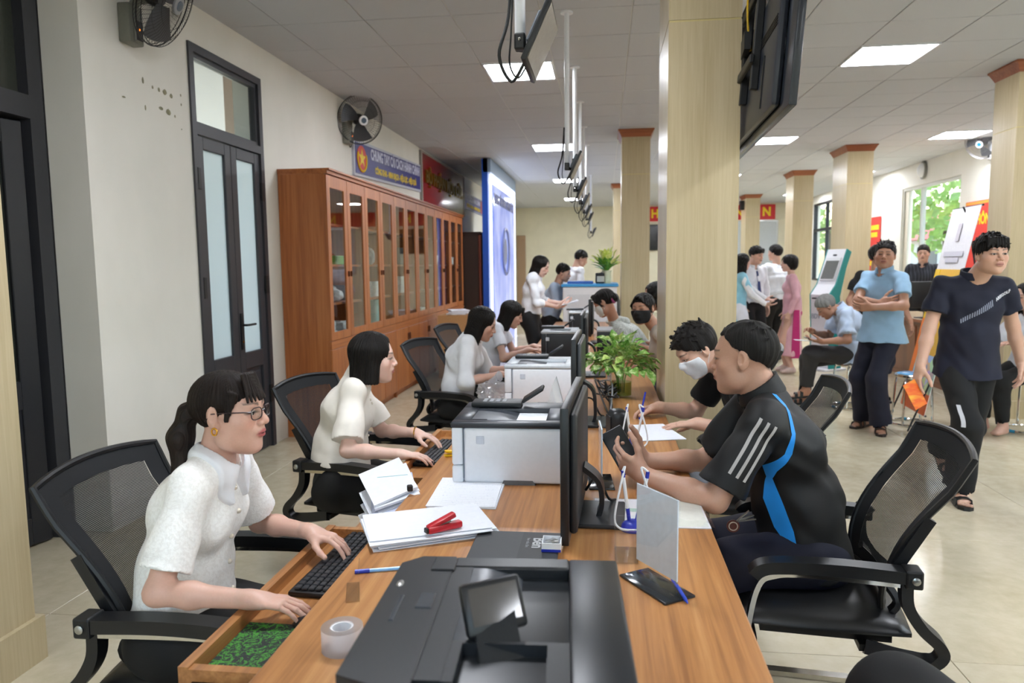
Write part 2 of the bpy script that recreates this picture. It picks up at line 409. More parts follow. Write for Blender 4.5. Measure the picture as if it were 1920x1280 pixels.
# dark door in the recessed bay
d2 = MB(); X2 = -3.02
d2.box(X2-.1, X2+.02, 3.60, 3.7095, 0, 3.05).box(X2-.1, X2+.02, 1.95, 2.05, 0, 3.05).box(X2-.1, X2+.02, 2.05, 3.60, 2.97, 3.05).box(X2-.1, X2+.02, 2.05, 3.60, 2.28, 2.40)
d2o = d2.build('door_2', 'frame'); tag(d2o, 'dark recessed door with a tall narrow pane and fanlight', None, None, 'structure')
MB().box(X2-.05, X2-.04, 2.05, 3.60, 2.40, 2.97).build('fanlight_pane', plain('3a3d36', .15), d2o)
for (a, b, ang, hx) in [(2.83, 3.57, -14, 3.57), (2.08, 2.82, 0, 2.08)]:
    T = Matrix.Translation((X2-.03, hx, 0)) @ Matrix.Rotation(math.radians(ang), 4, 'Z') @ Matrix.Translation((-(X2-.03), -hx, 0))
    L = MB(); s = .11; xa, xb = X2-.05, X2-.005
    L.rbox(xa, xb, a, a+s, .01, 2.26, .004, 1, T).rbox(xa, xb, b-s, b, .01, 2.26, .004, 1, T).rbox(xa, xb, a+s, b-s, 2.14, 2.26, .004, 1, T).rbox(xa, xb, a+s, b-s, .75, .9, .004, 1, T).rbox(xa, xb, a+s, b-s, .01, .16, .004, 1, T).box(xa+.012, xb-.012, a+s, b-s, .16, .75, T).rbox(xa+.004, xb-.004, a+s+.05, b-s-.05, .21, .70, .01, 1, T)
    lf = L.build('door_leaf', plain('24262b', .4), d2o)
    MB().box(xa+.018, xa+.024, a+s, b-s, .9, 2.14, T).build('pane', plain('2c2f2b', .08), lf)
# columns ------------------------------------------------------------
def column(x0, x1, y0, y1, label, seam=2.68, base=.28, crown=True, skirt=True):
    c = MB().box(x0+.006, x1-.006, y0+.006, y1-.006, 0, ZC).build('column', plain('8c7a50', .7)); tag(c, label, None, None, 'structure')
    zz = [0.0, seam-.006, seam+.006, ZC-.02]
    for (za, zb) in [(0, seam-.005), (seam+.005, ZC-.005)]:
        MB().box(x0, x1, y0, y0+.008, za, zb).build('cladding_panel', 'col', c); MB().box(x0, x1, y1-.008, y1, za, zb).build('cladding_panel', 'col', c)
        MB().box(x0, x0+.008, y0+.008, y1-.008, za, zb).build('cladding_panel', 'col', c); MB().box(x1-.008, x1, y0+.008, y1-.008, za, zb).build('cladding_panel', 'col', c)
    MB().box(x0+.003, x1-.003, y0+.003, y1-.003, seam-.005, seam+.005).build('joint_strip', plain('c9b982', .5), c)
    if skirt:
        k = MB(); e = .022; h = .17
        k.box(x0-e, x1+e, y0-e, y0, 0, h).box(x0-e, x1+e, y1, y1+e, 0, h).box(x0-e, x0, y0, y1, 0, h).box(x1, x1+e, y0, y1, 0, h); k.build('skirting', 'col', c)
    if crown:
        e = .05; vs = []; h = .1
        for (g, z) in ((.004, ZC-h), (.012, ZC-h*.8), (e*.8, ZC-.025), (e, ZC-.018), (e, ZC-.001)):
            vs += [(x0-g, y0-g, z), (x1+g, y0-g, z), (x1+g, y1+g, z), (x0-g, y1+g, z)]
        fs = []
        for q in range(4): fs += [(q*4+i, q*4+(i+1) % 4, q*4+4+(i+1) % 4, q*4+4+i) for i in range(4)]
        fs += [(3, 2, 1, 0), (16, 17, 18, 19)]
        MB().add(vs, fs).build('crown_moulding', 'crown', c)
    return c
column(.315, .67, 3.85, 4.47, 'light wood clad column beside the desk with a television on it')
column(.225, .60, 10.05, 10.65, 'light wood clad column behind the customer in the black mask')
column(.19, .58, 16.6, 17.2, 'light wood clad column deep in the hall beside the desk row')
column(3.70, 4.08, 7.3, 7.72, 'light wood clad column beside the walking person')
column(3.70, 4.08, 12.0, 12.72, 'light wood clad column behind the person in the light blue polo')
column(3.66, 4.03, 15.06, 15.68, 'light wood clad column behind the person in pink')
column(3.66, 4.02, 19.95, 20.6, 'light wood clad column in front of the red back banner')
column(-2.62, -2.152, 1.75, 2.415, 'light wood clad pier beside the recessed dark door')
# windows on the right wall -----------------------------------------------------
def window(name, y0, y1, z0, z1, bars, label, fm='dark', rails=()):
    w = MB(); t = .05
    w.box(XR+.02, XR+.12, y0, y0+t, z0, z1).box(XR+.02, XR+.12, y1-t, y1, z0, z1).box(XR+.02, XR+.12, y0+t, y1-t, z1-t, z1).box(XR+.02, XR+.12, y0+t, y1-t, z0, z0+t)
    for b in bars: w.box(XR+.03, XR+.11, b-.025, b+.025, z0+t, z1-t)
    for r in rails: w.box(XR+.025, XR+.115, y0+t, y1-t, r-.035, r+.035)
    o = w.build(name, fm); tag(o, label, None, None, 'structure')
    ys = [y0+t]+list(bars)+[y1-t]
    for a, b in zip(ys[:-1], ys[1:]): MB().box(XR+.065, XR+.072, a, b, z0+t, z1-t).build('pane', 'glass', o)
    return o
window('window_1', 12.75, 15.1, 0, 2.86, [14.3], 'frameless glass shopfront window in the right wall', plain('bdbdb4', .5))
window('window_2', 16.95, 21.2, 1.0, 3.06, [18.0, 19.06, 20.1], 'dark barred window in the right wall behind the kiosk', 'dark', [2.35])
for wn_, (wa, wb2) in (('fill_window_4', (-2.2, .4)), ('fill_window_5', (1.2, 3.8))):  # unseen windows added behind the camera to let in front fill daylight
    w_ = MB(); w_.box(wa, wa+.05, YN-.12, YN-.02, .8, 2.8).box(wb2-.05, wb2, YN-.12, YN-.02, .8, 2.8).box(wa+.05, wb2-.05, YN-.12, YN-.02, 2.75, 2.8).box(wa+.05, wb2-.05, YN-.12, YN-.02, .8, .85).box((wa+wb2)/2-.03, (wa+wb2)/2+.03, YN-.12, YN-.02, .85, 2.75)
    wo_ = w_.build(wn_, 'dark'); tag(wo_, 'unseen dark framed window added in the near end wall for fill light', None, None, 'structure')
    for a_, b_ in ((wa+.05, (wa+wb2)/2-.03), ((wa+wb2)/2+.03, wb2-.05)): MB().box(a_, b_, YN-.075, YN-.068, .85, 2.75).build('pane', 'glass', wo_)
window('window_3', 1.5, 4.0, 1.0, 2.9, [2.75], 'dark barred window in the right wall by the near end', 'dark')
MB().box(XR+.05, XR+.09, 14.9, 15.08, 0, 2.8).build('door_jamb', plain('cfcabb', .6), bpy.data.objects['window_1'])
# trees and a white house outside the right windows
def tree_out(x, y, h, r, label, seed):
    rr = random.Random(seed); t = thing('tree', label, 'tree', (x, y, -.15), group='trees outside the windows')
    MB().tube([(0, 0, 0), (.1, .05, h*.5), (0, 0, h*.8)], [.16, .12, .06], 8).build('trunk', plain('5a4a38', .9), t, True)
    mb = MB()
    for k in range(420):
        a, b = rr.uniform(0, 2*PI), rr.uniform(-1, 1); q = rr.uniform(.5, 1)*r
        c = V((q*math.cos(a)*math.sqrt(1-b*b), q*math.sin(a)*math.sqrt(1-b*b), h+q*b*.8))
        n = V((rr.uniform(-1, 1), rr.uniform(-1, 1), rr.uniform(-.3, 1))).normalized(); s_ = n.orthogonal().normalized(); u_ = n.cross(s_); L = rr.uniform(.18, .34)
        mb.add([c-s_*L*.5, c+u_*L*.4, c+s_*L*.5, c-u_*L*.4], [(0, 1, 2, 3)])
    tag(mb.build('leaves', plain('8fae5c', .6, grain=.25, gs=5), t), kind='stuff')
tree_out(8.6, 20.0, 3.0, 1.7, 'leafy green tree outside the glass shopfront', 1)
tree_out(8.2, 28.5, 3.6, 2.0, 'leafy green tree outside the barred window', 2)
tree_out(11.5, 25.5, 3.0, 1.6, 'leafy green tree farther out in the yard', 3)
h = thing('house', 'white house with a red roof across the yard', 'building', (16, 38, -.15))
MB().box(-1.5, 2, -8, 8, 0, 2.6).build('wall', plain('e4e0d8', .8), h); MB().prism([(-2, 2.6), (.3, 3.9), (2.4, 2.6)], -8.3, 8.3, 'y').build('roof', plain('b0564a', .7), h)
for k in (-6, -3, 0, 3, 6): MB().box(-1.53, -1.48, k-.6, k+.6, .9, 2.1).build('window', plain('59666e', .2), h)
# ================================================================== WALL FITTINGS
def wall_fan(loc, rz, tilt, yaw, label, cagemat, hub, housing, cord=True, R0=.215, out=.17):
    f = thing('wall_fan', label, 'fan', loc, rz, 'wall fans')   # wall at local x=0, fan looks to +x
    MB().rbox(0, .075, -.065, .065, -.2, .02, .01, 2).rbox(.07, .085, -.03, .045, -.19, -.06, .006, 1).build('wall_box', housing, f, True)
    p = MB(); p.rbox(.084, .09, -.024, .038, -.18, -.07, .003, 1); pp = p.build('control_panel', 'black', f)
    MB().ball((.09, .0, -.12), .006, 8).build('indicator_lamp', mat_emit('indicator', 'ff7a20', 2), pp)
    MB().tube([(.05, 0, .0), (.09, 0, .05), (out-.01, 0, .05)], [.03, .03, .025], 10).build('neck', housing, f, True)
    H = Matrix.Translation((out, 0, .05)) @ Matrix.Rotation(yaw, 4, 'Z') @ Matrix.Rotation(tilt, 4, 'Y')
    X = H @ Matrix.Rotation(PI/2, 4, 'Y')      # local z -> fan axis
    MB().lathe([(.02, -.09), (.05, -.085), (.06, -.05), (.06, -.005), (.045, .01)], 20, X).build('motor', 'black', f, True)
    c = MB()
    for z, r in ((.0, R0), (.045, R0), (.02, R0+.004)):
        c.tube([X @ V((r*math.cos(a), r*math.sin(a), z)) for a in np.linspace(0, 2*PI, 49)[:-1]], .0045 if z == .02 else .0025, 6, True)
    for k in range(60):
        a = 2*PI*k/60; e = V((math.cos(a), math.sin(a), 0))
        c.tube([X @ (e*R0+V((0, 0, .045))), X @ (e*R0*.75+V((0, 0, .083))), X @ (e*R0*.4+V((0, 0, .098))), X @ (e*.05+V((0, 0, .1)))], .0011, 4, cap=False)
        c.tube([X @ (e*R0+V((0, 0, .0))), X @ (e*R0*.7+V((0, 0, -.03))), X @ (e*.06+V((0, 0, -.035)))], .0011, 4, cap=False)
    for r, z in ((R0*.55, .093), (R0*.8, .077)):
        c.tube([X @ V((r*math.cos(a), r*math.sin(a), z)) for a in np.linspace(0, 2*PI, 37)[:-1]], .0012, 4, True)
    c.build('cage', cagemat, f)
    for k in range(3):
        b = MB()
        def bl(u, v, k=k):
            a = 2*PI*k/3+(v-.5)*1.25*(1-.25*u)+.25*u; r = .035+u*(R0-.06)
            return X @ V((r*math.cos(a), r*math.sin(a), .03+.05*(v-.5)))
        b.grid(bl, 6, 6); b.build('blade', plain('4a4c50', .3), f, True)
    MB().lathe([(.047, .096), (.05, .102), (.05, .112), (.03, .116)], 24, X).build('badge_ring', 'white' if hub != 'fan1' else plain('8b8d90', .4), f, True)
    MB().lathe([(.03, .116), (.028, .119), (.0, .12)], 20, X, cap=False).build('badge', plain('1e6f8f' if hub == 'teal' else '2b3f52', .3), f)
    if cord: MB().tube(spline([(.03, .07, -.05), (.04, .11, -.12), (.04, .10, -.2), (.035, .07, -.22), (.03, .06, -.15)]), .006).build('cord', plain('55564f', .5), f, True)
    return f
wall_fan((XL, 4.10, 2.985), 0, math.radians(24), math.radians(8), 'black caged wall fan above the flaking paint', 'black', 'fan1', plain('77786e', .5), False, .265, .235)
wall_fan((XL, 7.73, 3.0), 0, math.radians(14), math.radians(-45), 'black caged wall fan beside the blue banner', 'black', 'blue', plain('8a8b82', .5), True, .25)
wall_fan((XR, 11.75, 3.16), PI, math.radians(22), math.radians(38), 'silver caged wall fan with a teal badge', plain('8f8f93', .3, .6), 'teal', 'white', False, .235)
# small oval bulkhead lamp
ol = thing('bulkhead_lamp', 'oval bulkhead lamp above the glass shopfront', 'lamp', (XR, 14.13, 3.1), PI)
MB().lathe([(.14, 0), (.16, .02), (.16, .045), (.13, .05)], 24, Matrix.Rotation(PI/2, 4, 'Y') @ Matrix.Diagonal((1, .72, 1, 1))).build('rim', plain('7d7d78', .4), ol, True)
MB().lathe([(.13, .05), (.11, .09), (.06, .12), (0, .125)], 24, Matrix.Rotation(PI/2, 4, 'Y') @ Matrix.Diagonal((1, .72, 1, 1)), False).build('glass_cover', 'white', ol, True)
# banners ---------------------------------------------------------
def wall_text(s, size, mat, y, z, parent, X=XL+.032, xs=.6, bold=.0, ext=.002):
    return text(s, size, mat, frameT((X, y, z), (0, 1, 0), (0, 0, 1)), parent, 'lettering', ext, xs, bold)
ban = thing('wall_banner', 'blue wall banner with white and yellow lettering and a red emblem', 'banner', (0, 0, 0), 0)
def slanted(mb, y0, y1, z0a, z1a, z0b, z1b, xa, xb):
    return mb.add([(xa, y0, z0a), (xb, y0, z0a), (xb, y0, z1a), (xa, y0, z1a), (xa, y1, z0b), (xb, y1, z0b), (xb, y1, z1b), (xa, y1, z1b)], [(0, 1, 2, 3), (4, 7, 6, 5), (0, 4, 5, 1), (3, 2, 6, 7), (1, 5, 6, 2), (0, 3, 7, 4)])
slanted(MB(), 7.95, 10.92, 2.50, 2.90, 2.60, 3.0, XL, XL+.025).build('frame', plain('c3c6d2', .5), ban)
slanted(MB(), 7.99, 10.88, 2.53, 2.87, 2.63, 2.97, XL+.02, XL+.03).build('panel', 'navy', ban)
MB().add([(XL+.033, 8.2+.17*math.cos(a), 2.705+.15*math.sin(a)) for a in np.linspace(0, 2*PI, 25)[:-1]]+[(XL+.03, 8.2+.17*math.cos(a), 2.705+.15*math.sin(a)) for a in np.linspace(0, 2*PI, 25)[:-1]], [tuple(range(24))]+[(i, (i+1) % 24, 24+(i+1) % 24, 24+i) for i in range(24)]).build('emblem', plain('d8331f', .5), ban)
st = [(8.2+(.13 if k % 2 == 0 else .05)*math.sin(2*PI*k/10), 2.715+(.11 if k % 2 == 0 else .045)*math.cos(2*PI*k/10)) for k in range(10)]
MB().prism(st, XL+.033, XL+.036, 'x').build('emblem_star', 'yel', ban)
MB().tube([(XL+.034, 8.2+.155*math.cos(a), 2.705+.135*math.sin(a)) for a in np.linspace(-PI*1.15, PI*.15, 17)], .012, 6).build('emblem_wreath', 'yel', ban)
Ts = Matrix.Translation((XL+.031, 9.68, 2.84)) @ Matrix.Rotation(math.atan2(.1, 2.97), 4, 'X') @ frameT((0, 0, 0), (0, 1, 0), (0, 0, 1))
def fit_text(s, width, height, mat, T, parent, bold=.0, ext=.002):
    o = tag(text(s, height*1.35, mat, Matrix.Identity(4), parent, 'lettering', ext, 1.0, bold), kind='stuff')
    xs = [v.co.x for v in o.data.vertices]; w = max(xs)-min(xs); c = (max(xs)+min(xs))/2
    o.data.transform(T @ Matrix.Diagonal((width/w, 1, 1, 1)) @ Matrix.Translation((-c, 0, 0))); return o
fit_text('CHUNG TAY CẢI CÁCH HÀNH CHÍNH', 2.3, .125, plain('d9dcf0', .5), Ts, ban, .006)
Ts2 = Matrix.Translation((XL+.031, 9.66, 2.665)) @ Matrix.Rotation(math.atan2(.1, 2.97), 4, 'X') @ frameT((0, 0, 0), (0, 1, 0), (0, 0, 1))
fit_text('CÔNG KHAI - MINH BẠCH - HIỆU LỰC - HIỆU QUẢ', 1.95, .075, 'yel', Ts2, ban, .004)
rb = thing('red_sign', 'glossy red wall sign with raised gold lettering', 'sign')
MB().box(XL, XL+.03, 11.0, 14.3, 2.48, 3.2).build('panel', plain('8c1a1e', .12), rb)
e = MB(); e.box(XL, XL+.04, 10.95, 11.0, 2.45, 3.23).box(XL, XL+.04, 14.3, 14.35, 2.45, 3.23).box(XL, XL+.04, 11.0, 14.3, 3.2, 3.23); e.build('frame', plain('9a958c', .4), rb)
fit_text('BỘ PHẬN MỘT CỬA', 2.95, .2, plain('8f7a2c', .35, .7), frameT((XL+.04, 12.65, 2.86), (0, 1, 0), (0, 0, 1)), rb, .006, .015)
b2 = thing('wall_banner', 'small blue and yellow wall banner next to the red sign', 'banner')
MB().box(XL, XL+.025, 14.45, 16.86, 2.62, 2.95).build('frame', plain('8f93a8', .5), b2); MB().box(XL+.02, XL+.028, 14.5, 16.3, 2.65, 2.92).build('panel', 'navy', b2)
MB().box(XL+.02, XL+.028, 16.32, 16.8, 2.65, 2.92).build('picture', plain('b5533a', .5), b2)
fit_text('CẢI CÁCH HÀNH CHÍNH', 1.6, .1, plain('d9dcf0', .5), frameT((XL+.031, 15.4, 2.84), (0, 1, 0), (0, 0, 1)), b2, .004)
fit_text('CÔNG KHAI - MINH BẠCH', 1.6, .07, 'yel', frameT((XL+.031, 15.4, 2.7), (0, 1, 0), (0, 0, 1)), b2, .003)
# tall backlit information board
lb = thing('lightbox_board', 'tall blue backlit information board with a glowing white edge', 'board')
LBX = -1.86
MB().box(-2.02, LBX-.06, 12.15, 15.6, 0, ZC-.02).build('body', 'bluec', lb)
MB().box(LBX-.06, LBX-.02, 12.36, 15.55, .0, ZC-.25).build('glow_border', mat_emit('glow_border', 'dfe9ff', 2.6), lb)
def mat_lbface():
    t = NT('lightbox_face'); s_ = t.n('SeparateXYZ'); t.l(t.co(), s_.inputs[0]); n = t.noise(t.co((1, 1, .6)), 1.5, 3)
    c = t.ramp(n, [(.3, '5a6fc4'), (.7, 'a9b4e4')]); e = t.n('Emission'); t.l(c, e.inputs[0]); e.inputs[1].default_value = .45
    b = t.bsdf(c, .15); a = t.n('AddShader'); t.l(e.outputs[0], a.inputs[0]); t.l(b.outputs[0], a.inputs[1]); return t.end(a)
MB().box(LBX-.02, LBX, 12.32, 15.2, .0, ZC-.42).build('face', mat_lbface(), lb)
MB().box(-2.0, LBX-.01, 12.15, 15.58, ZC-.24, ZC-.02).build('top_fascia', plain('7f93a8', .4), lb)
fit_text('TRUNG TÂM HÀNH CHÍNH CÔNG', 2.6, .17, plain('6a6f8e', .4), frameT((LBX+.001, 13.75, 2.62), (0, 1, 0), (0, 0, 1)), lb, .004, .006)
MB().tube([(LBX+.006, 13.8+.42*math.cos(a), 1.75+.42*math.sin(a)) for a in np.linspace(0, 2*PI, 33)[:-1]], .03, 6, True).build('emblem_ring', plain('7e87b4', .3), lb, True)
MB().ball((LBX+.004, 13.8, 1.75), (.006, .25, .25), 16).build('emblem', plain('8a93bd', .3), lb, True)
# red banner on the back wall
bb = thing('back_banner', 'long red banner with yellow letters across the back wall', 'banner')
MB().box(.9, 5.05, YB-.03, YB, 2.78, 3.22).build('cloth', 'redb', bb)
for s_, x in (('H', 1.52), ('N', 4.0), ('N', 4.80)):
    text(s_, .36, 'yel', frameT((x, YB-.032, 3.0), (1, 0, 0), (0, 0, 1)), bb, 'lettering', .002, .9, .014)
nb = thing('notice_board', 'pale grey notice board under the red back banner', 'board')
MB().box(3.3, 5.1, YB-.025, YB, 1.3, 2.72).build('panel', plain('b9bfc2', .5), nb); fr_ = MB()
fr_.box(3.26, 5.14, YB-.04, YB, 2.72, 2.76).box(3.26, 5.14, YB-.04, YB, 1.26, 1.3).box(3.26, 3.3, YB-.04, YB, 1.3, 2.72).box(5.1, 5.14, YB-.04, YB, 1.3, 2.72); fr_.build('frame', 'steel', nb)
tvb = thing('dark_panel', 'black screen on the back wall below the red banner', 'screen')
MB().rbox(.95, 2.3, YB-.08, YB, 1.9, 2.68, .02).build('casing', 'black', tvb); MB().box(.98, 2.27, YB-.085, YB-.08, 1.93, 2.65).build('panel', 'screen', tvb)
bd = MB().box(-2.72, -2.45, YB-.04, YB, 0, 2.42).build('door_3', plain('a08468', .5)); tag(bd, 'brown wooden door at the far back corner', None, None, 'structure')
# red notices on the right wall
rn = thing('red_notice', 'red notice with yellow heading beside the glass shopfront', 'poster')
MB().box(XR-.03, XR-.018, 11.0, 12.48, .95, 2.39).build('sheet', plain('d8362f', .5), rn)
MB().box(XR-.033, XR-.03, 11.0, 12.48, 2.34, 2.38).build('border', plain('e8a23a', .5), rn)
fit_text('THÔNG BÁO', 1.0, .16, 'yel', frameT((XR-.032, 11.72, 2.1), (0, -1, 0), (0, 0, 1)), rn, .006)
for k in range(2): MB().rbox(XR-.038, XR-.03, 11.62-k*.34, 11.92-k*.34, 1.55, 1.86, .004).build('white_block', 'white', rn)
rn2 = thing('red_notice', 'narrow red notice half hidden behind the column', 'poster')
MB().box(XR-.03, XR-.018, 16.1, 16.85, 1.2, 2.42).build('sheet', plain('d8362f', .5), rn2)
for k, (w_, z_) in enumerate([(.5, 2.2), (.36, 2.05), (.36, 1.6), (.36, 1.45)]): MB().box(XR-.033, XR-.03, 16.42-w_/2, 16.42+w_/2, z_-.05, z_+.05).build('heading_bar', 'yel', rn2)
# ================================================================== TV ON THE COLUMN
tv = thing('television', 'large black wall television seen from behind beside the wooden column', 'television', (.755, 3.70, 2.50), math.radians(-2))
TVT = Matrix.Rotation(math.radians(4), 4, 'Y')
MB().rbox(-.012, .02, -.76, .76, -.43, .43, .006, 2, TVT).build('panel', plain('20242b', .25), tv, True)
MB().rbox(-.05, -.012, -.6, .6, -.40, .12, .02, 2, TVT).build('back_cover', plain('22262e', .35), tv, True)
sl = MB()
for k in range(4): sl.box(-.054, -.05, -.58, .58, -.08+k*.012, -.075+k*.012, TVT)
sl.build('vent_slots', 'black', tv); MB().box(-.056, -.05, -.35, -.335, -.36, -.14, TVT).build('cable_slot', 'black', tv)
mt = MB()
for y in (-.2, .12): mt.rbox(-.085, -.05, y-.018, y+.018, -.25, .28, .004, 1, TVT)
for z in (-.12, .16): mt.rbox(-.10, -.08, -.24, .2, z-.02, z+.02, .004, 1, TVT)
mt.build('mount_rails', 'black', tv)
ar = MB(); ar.bar([(-.09, -.04, .02), (-.04-.03, .30, .02), (-.07, .30, .02)], .03, .08); ar.rbox(-.065, -.045, .1, .42, -.16, .26, .004, 1); ar.build('wall_arm', 'black', tv)
MB().tube(spline([(-.07, .05, .26), (-.09, -.02, .2), (-.09, -.04, .08), (-.07, .0, -.02)]), .005).build('cable', plain('c9a21e', .5), tv, True)
# ================================================================== CEILING DISPLAY POLES
def pole_display(x, y, z, label, full=True, scale=1):
    t = thing('ceiling_display', label, 'display', (x, y, 0), 0, 'displays on ceiling poles')
    MB().lathe([(.0175, z), (.0175, ZC)], 14, None).build('pole', 'white', t, True)
    MB().lathe([(.045, ZC-.012), (.045, ZC)], 14).build('ceiling_flange', 'white', t, True)
    MB().rbox(-.018, .018, -.02, .02, z-.05, z+.002, .006).build('joint', 'black', t); MB().ball((0, -.021, z-.02), .006, 8).build('bolt', 'chrome', t)
    T = Matrix.Translation((.062, .03, z-.02)) @ Matrix.Rotation(math.radians(25), 4, 'Y')
    MB().rbox(-.009, .009, -.15, .15, -.098, .098, .004, 2, T).build('casing', 'dark', t, True)
    MB().box(.0092, .0102, -.14, .14, -.086, .09, T).build('screen', plain('8b8680', .25), t)
    MB().rbox(-.032, -.009, -.08, .08, -.03, .075, .006, 1, T).build('rear_box', plain('3d4650', .4), t)
    MB().bar([T @ V((-.02, 0, -.03)), (0, 0, z-.04)], .03, .02).build('bracket', 'black', t)
    c = MB(); c.tube(spline([(-.02, -.01, z+.25), (-.035, -.02, z+.05), (-.065, -.03, z-.07), (-.03, 0, z-.145), T @ V((-.012, -.05, -.09))]), .0055)
    c.tube(spline([(-.018, .0, z+.2), (-.03, .0, z), (-.035, 0, z-.09), (-.012, .02, z-.13), T @ V((-.012, .0, -.09))]), .003); c.build('cable', 'black', t, True)
    return t
for k, y in enumerate([2.42, 5.4, 6.85, 8.28, 9.75, 11.2, 14.9]):
    pole_display(-.27, y, [2.218, 2.215, 2.2, 2.2, 2.2, 2.2, 2.16][k], 'small display on a white ceiling pole with a looping cable' if k else 'nearest small display on a white ceiling pole above the white printers')
# ================================================================== CABINETS ALONG THE LEFT WALL
CF, CB, CHT = -2.335, XL+.005, 2.275
cy0, cw = 6.03, 1.0
KN = plain('5a2f16', .5)
def cabinet(y0, w, label):
    c = thing('display_cabinet', label, 'cabinet', (0, y0, 0), 0, 'glazed wooden cabinets along the wall')
    b = MB(); t = .022
    b.box(CB, CF-.02, 0.005, t, 0, CHT).box(CB, CF-.02, w-t, w-.005, 0, CHT).box(CB, CB+.012, t, w-t, .08, CHT).box(CB, CF-.02, t, w-t, CHT-t, CHT).box(CB, CF-.02, t, w-t, .80, .82).box(CB, CF-.02, t, w-t, .06, .08).box(CB+.02, CF-.05, t, w-t, 0, .06)
    b.build('carcass', 'cab', c)
    for z in (1.16, 1.50, 1.86): MB().box(CB+.012, CF-.05, t, w-t, z-.01, z+.01).build('shelf', 'cabl', c)
    MB().box(CF-.02, CF, .003, w-.003, .775, .845).build('middle_rail', 'cabl', c)
    cr = MB(); cr.box(CB, CF+.012, -.0, w, CHT, CHT+.03).box(CB, CF+.03, -.0, w, CHT+.03, CHT+.045); cr.build('cornice', 'cabl', c)
    for k in range(2):
        a, b_ = .004+k*w/2, w/2-.004+k*w/2
        d = MB(); s = .075; z0, z1 = .85, CHT-.01
        d.box(CF-.02, CF, a, a+s, z0, z1).box(CF-.02, CF, b_-s, b_, z0, z1).box(CF-.02, CF, a+s, b_-s, z1-.1, z1).box(CF-.02, CF, a+s, b_-s, z0, z0+.07)
        dd = d.build('glazed_door', 'cab', c); MB().box(CF-.012, CF-.008, a+s, b_-s, z0+.07, z1-.1).build('pane', 'glass', dd)
        hy = b_-.03 if k == 0 else a+.03
        MB().rbox(CF, CF+.018, hy-.004, hy+.004, 1.40, 1.45, .003).build('handle', KN, dd)
        l = MB(); l.rbox(CF-.02, CF, a, b_, .075, .77, .004, 1); ld = l.build('wooden_door', 'cab', c)
        MB().rbox(CF, CF+.018, hy-.006, hy+.006, .62, .70, .004).build('handle', KN, ld)
    return c
names = ['first wooden glazed cabinet next to the frosted door', 'second wooden glazed cabinet from the frosted door', 'third wooden glazed cabinet from the frosted door', 'fourth wooden glazed cabinet from the frosted door', 'fifth wooden glazed cabinet from the frosted door', 'last wooden glazed cabinet next to the dark wardrobe']
for k in range(6): cabinet(cy0+k*cw, cw, names[k])
MB().box(CF-.012, CF+.004, cy0-.012, cy0+.004, .80, .825).build('corner_catch', 'steel', bpy.data.objects['display_cabinet'])
# things on the shelves
def shelf_thing(kind, y, z, label, cat, mat, size, group):
    w, d, h = size; o = thing(kind, label, cat, (CF-.21, y, z), 0, group)
    if kind == 'paper_stack':
        n = 4
        for q in range(n): MB().rbox(-d/2+R.uniform(-.01, .01), d/2+R.uniform(-.01, .01), -w/2+R.uniform(-.015, .015), w/2+R.uniform(-.015, .015), q*h/n, (q+1)*h/n-.002, .003, 1).build('bundle', mat, o)
    elif kind == 'plastic_bag':
        bm = bmesh.new(); bmesh.ops.create_icosphere(bm, subdivisions=3, radius=1)
        for v in bm.verts:
            n_ = .12*math.sin(7*v.co.x+y*9)*math.cos(9*v.co.y+y*5)+R.uniform(-.05, .05); v.co *= (1+n_); v.co = V((v.co.x*d/2, v.co.y*w/2, max(0, (v.co.z+.8)*h/1.8)))
        q = MB(); q.bm(bm); q.build('bag', mat, o, False); MB().tube([(0, 0, h*.9), (.01, .01, h*1.15)], [.02, .035], 8).build('knot', mat, o)
    elif kind == 'cup':
        MB().lathe([(w*.32, 0), (w*.4, h*.5), (w*.42, h), (w*.38, h), (w*.36, h*.5), (.0, .01)], 16, None, False).build('bowl', mat, o, True)
        MB().tube(arc_pts((0, w*.42, h*.55), .25*h), .005, 6).build('handle', mat, o, True)
    else:
        MB().rbox(-d/2, d/2, -w/2, w/2, 0, h, .006, 1).build('body', mat, o); MB().rbox(-d/2-.003, d/2+.003, -w/2-.003, w/2+.003, h*.8, h+.003, .004, 1).build('lid', mat, o)
    return o
def arc_pts(c, r): return [(c[0], c[1]+r*math.sin(a), c[2]+r*math.cos(a)) for a in np.linspace(0, PI, 8)]
SHB = plain('3d8fd0', .5); WB = plain('dfe2e4', .5); GRN = plain('7fae5a', .5); DK = plain('2c2f36', .5); TL = plain('7fb6b6', .5)
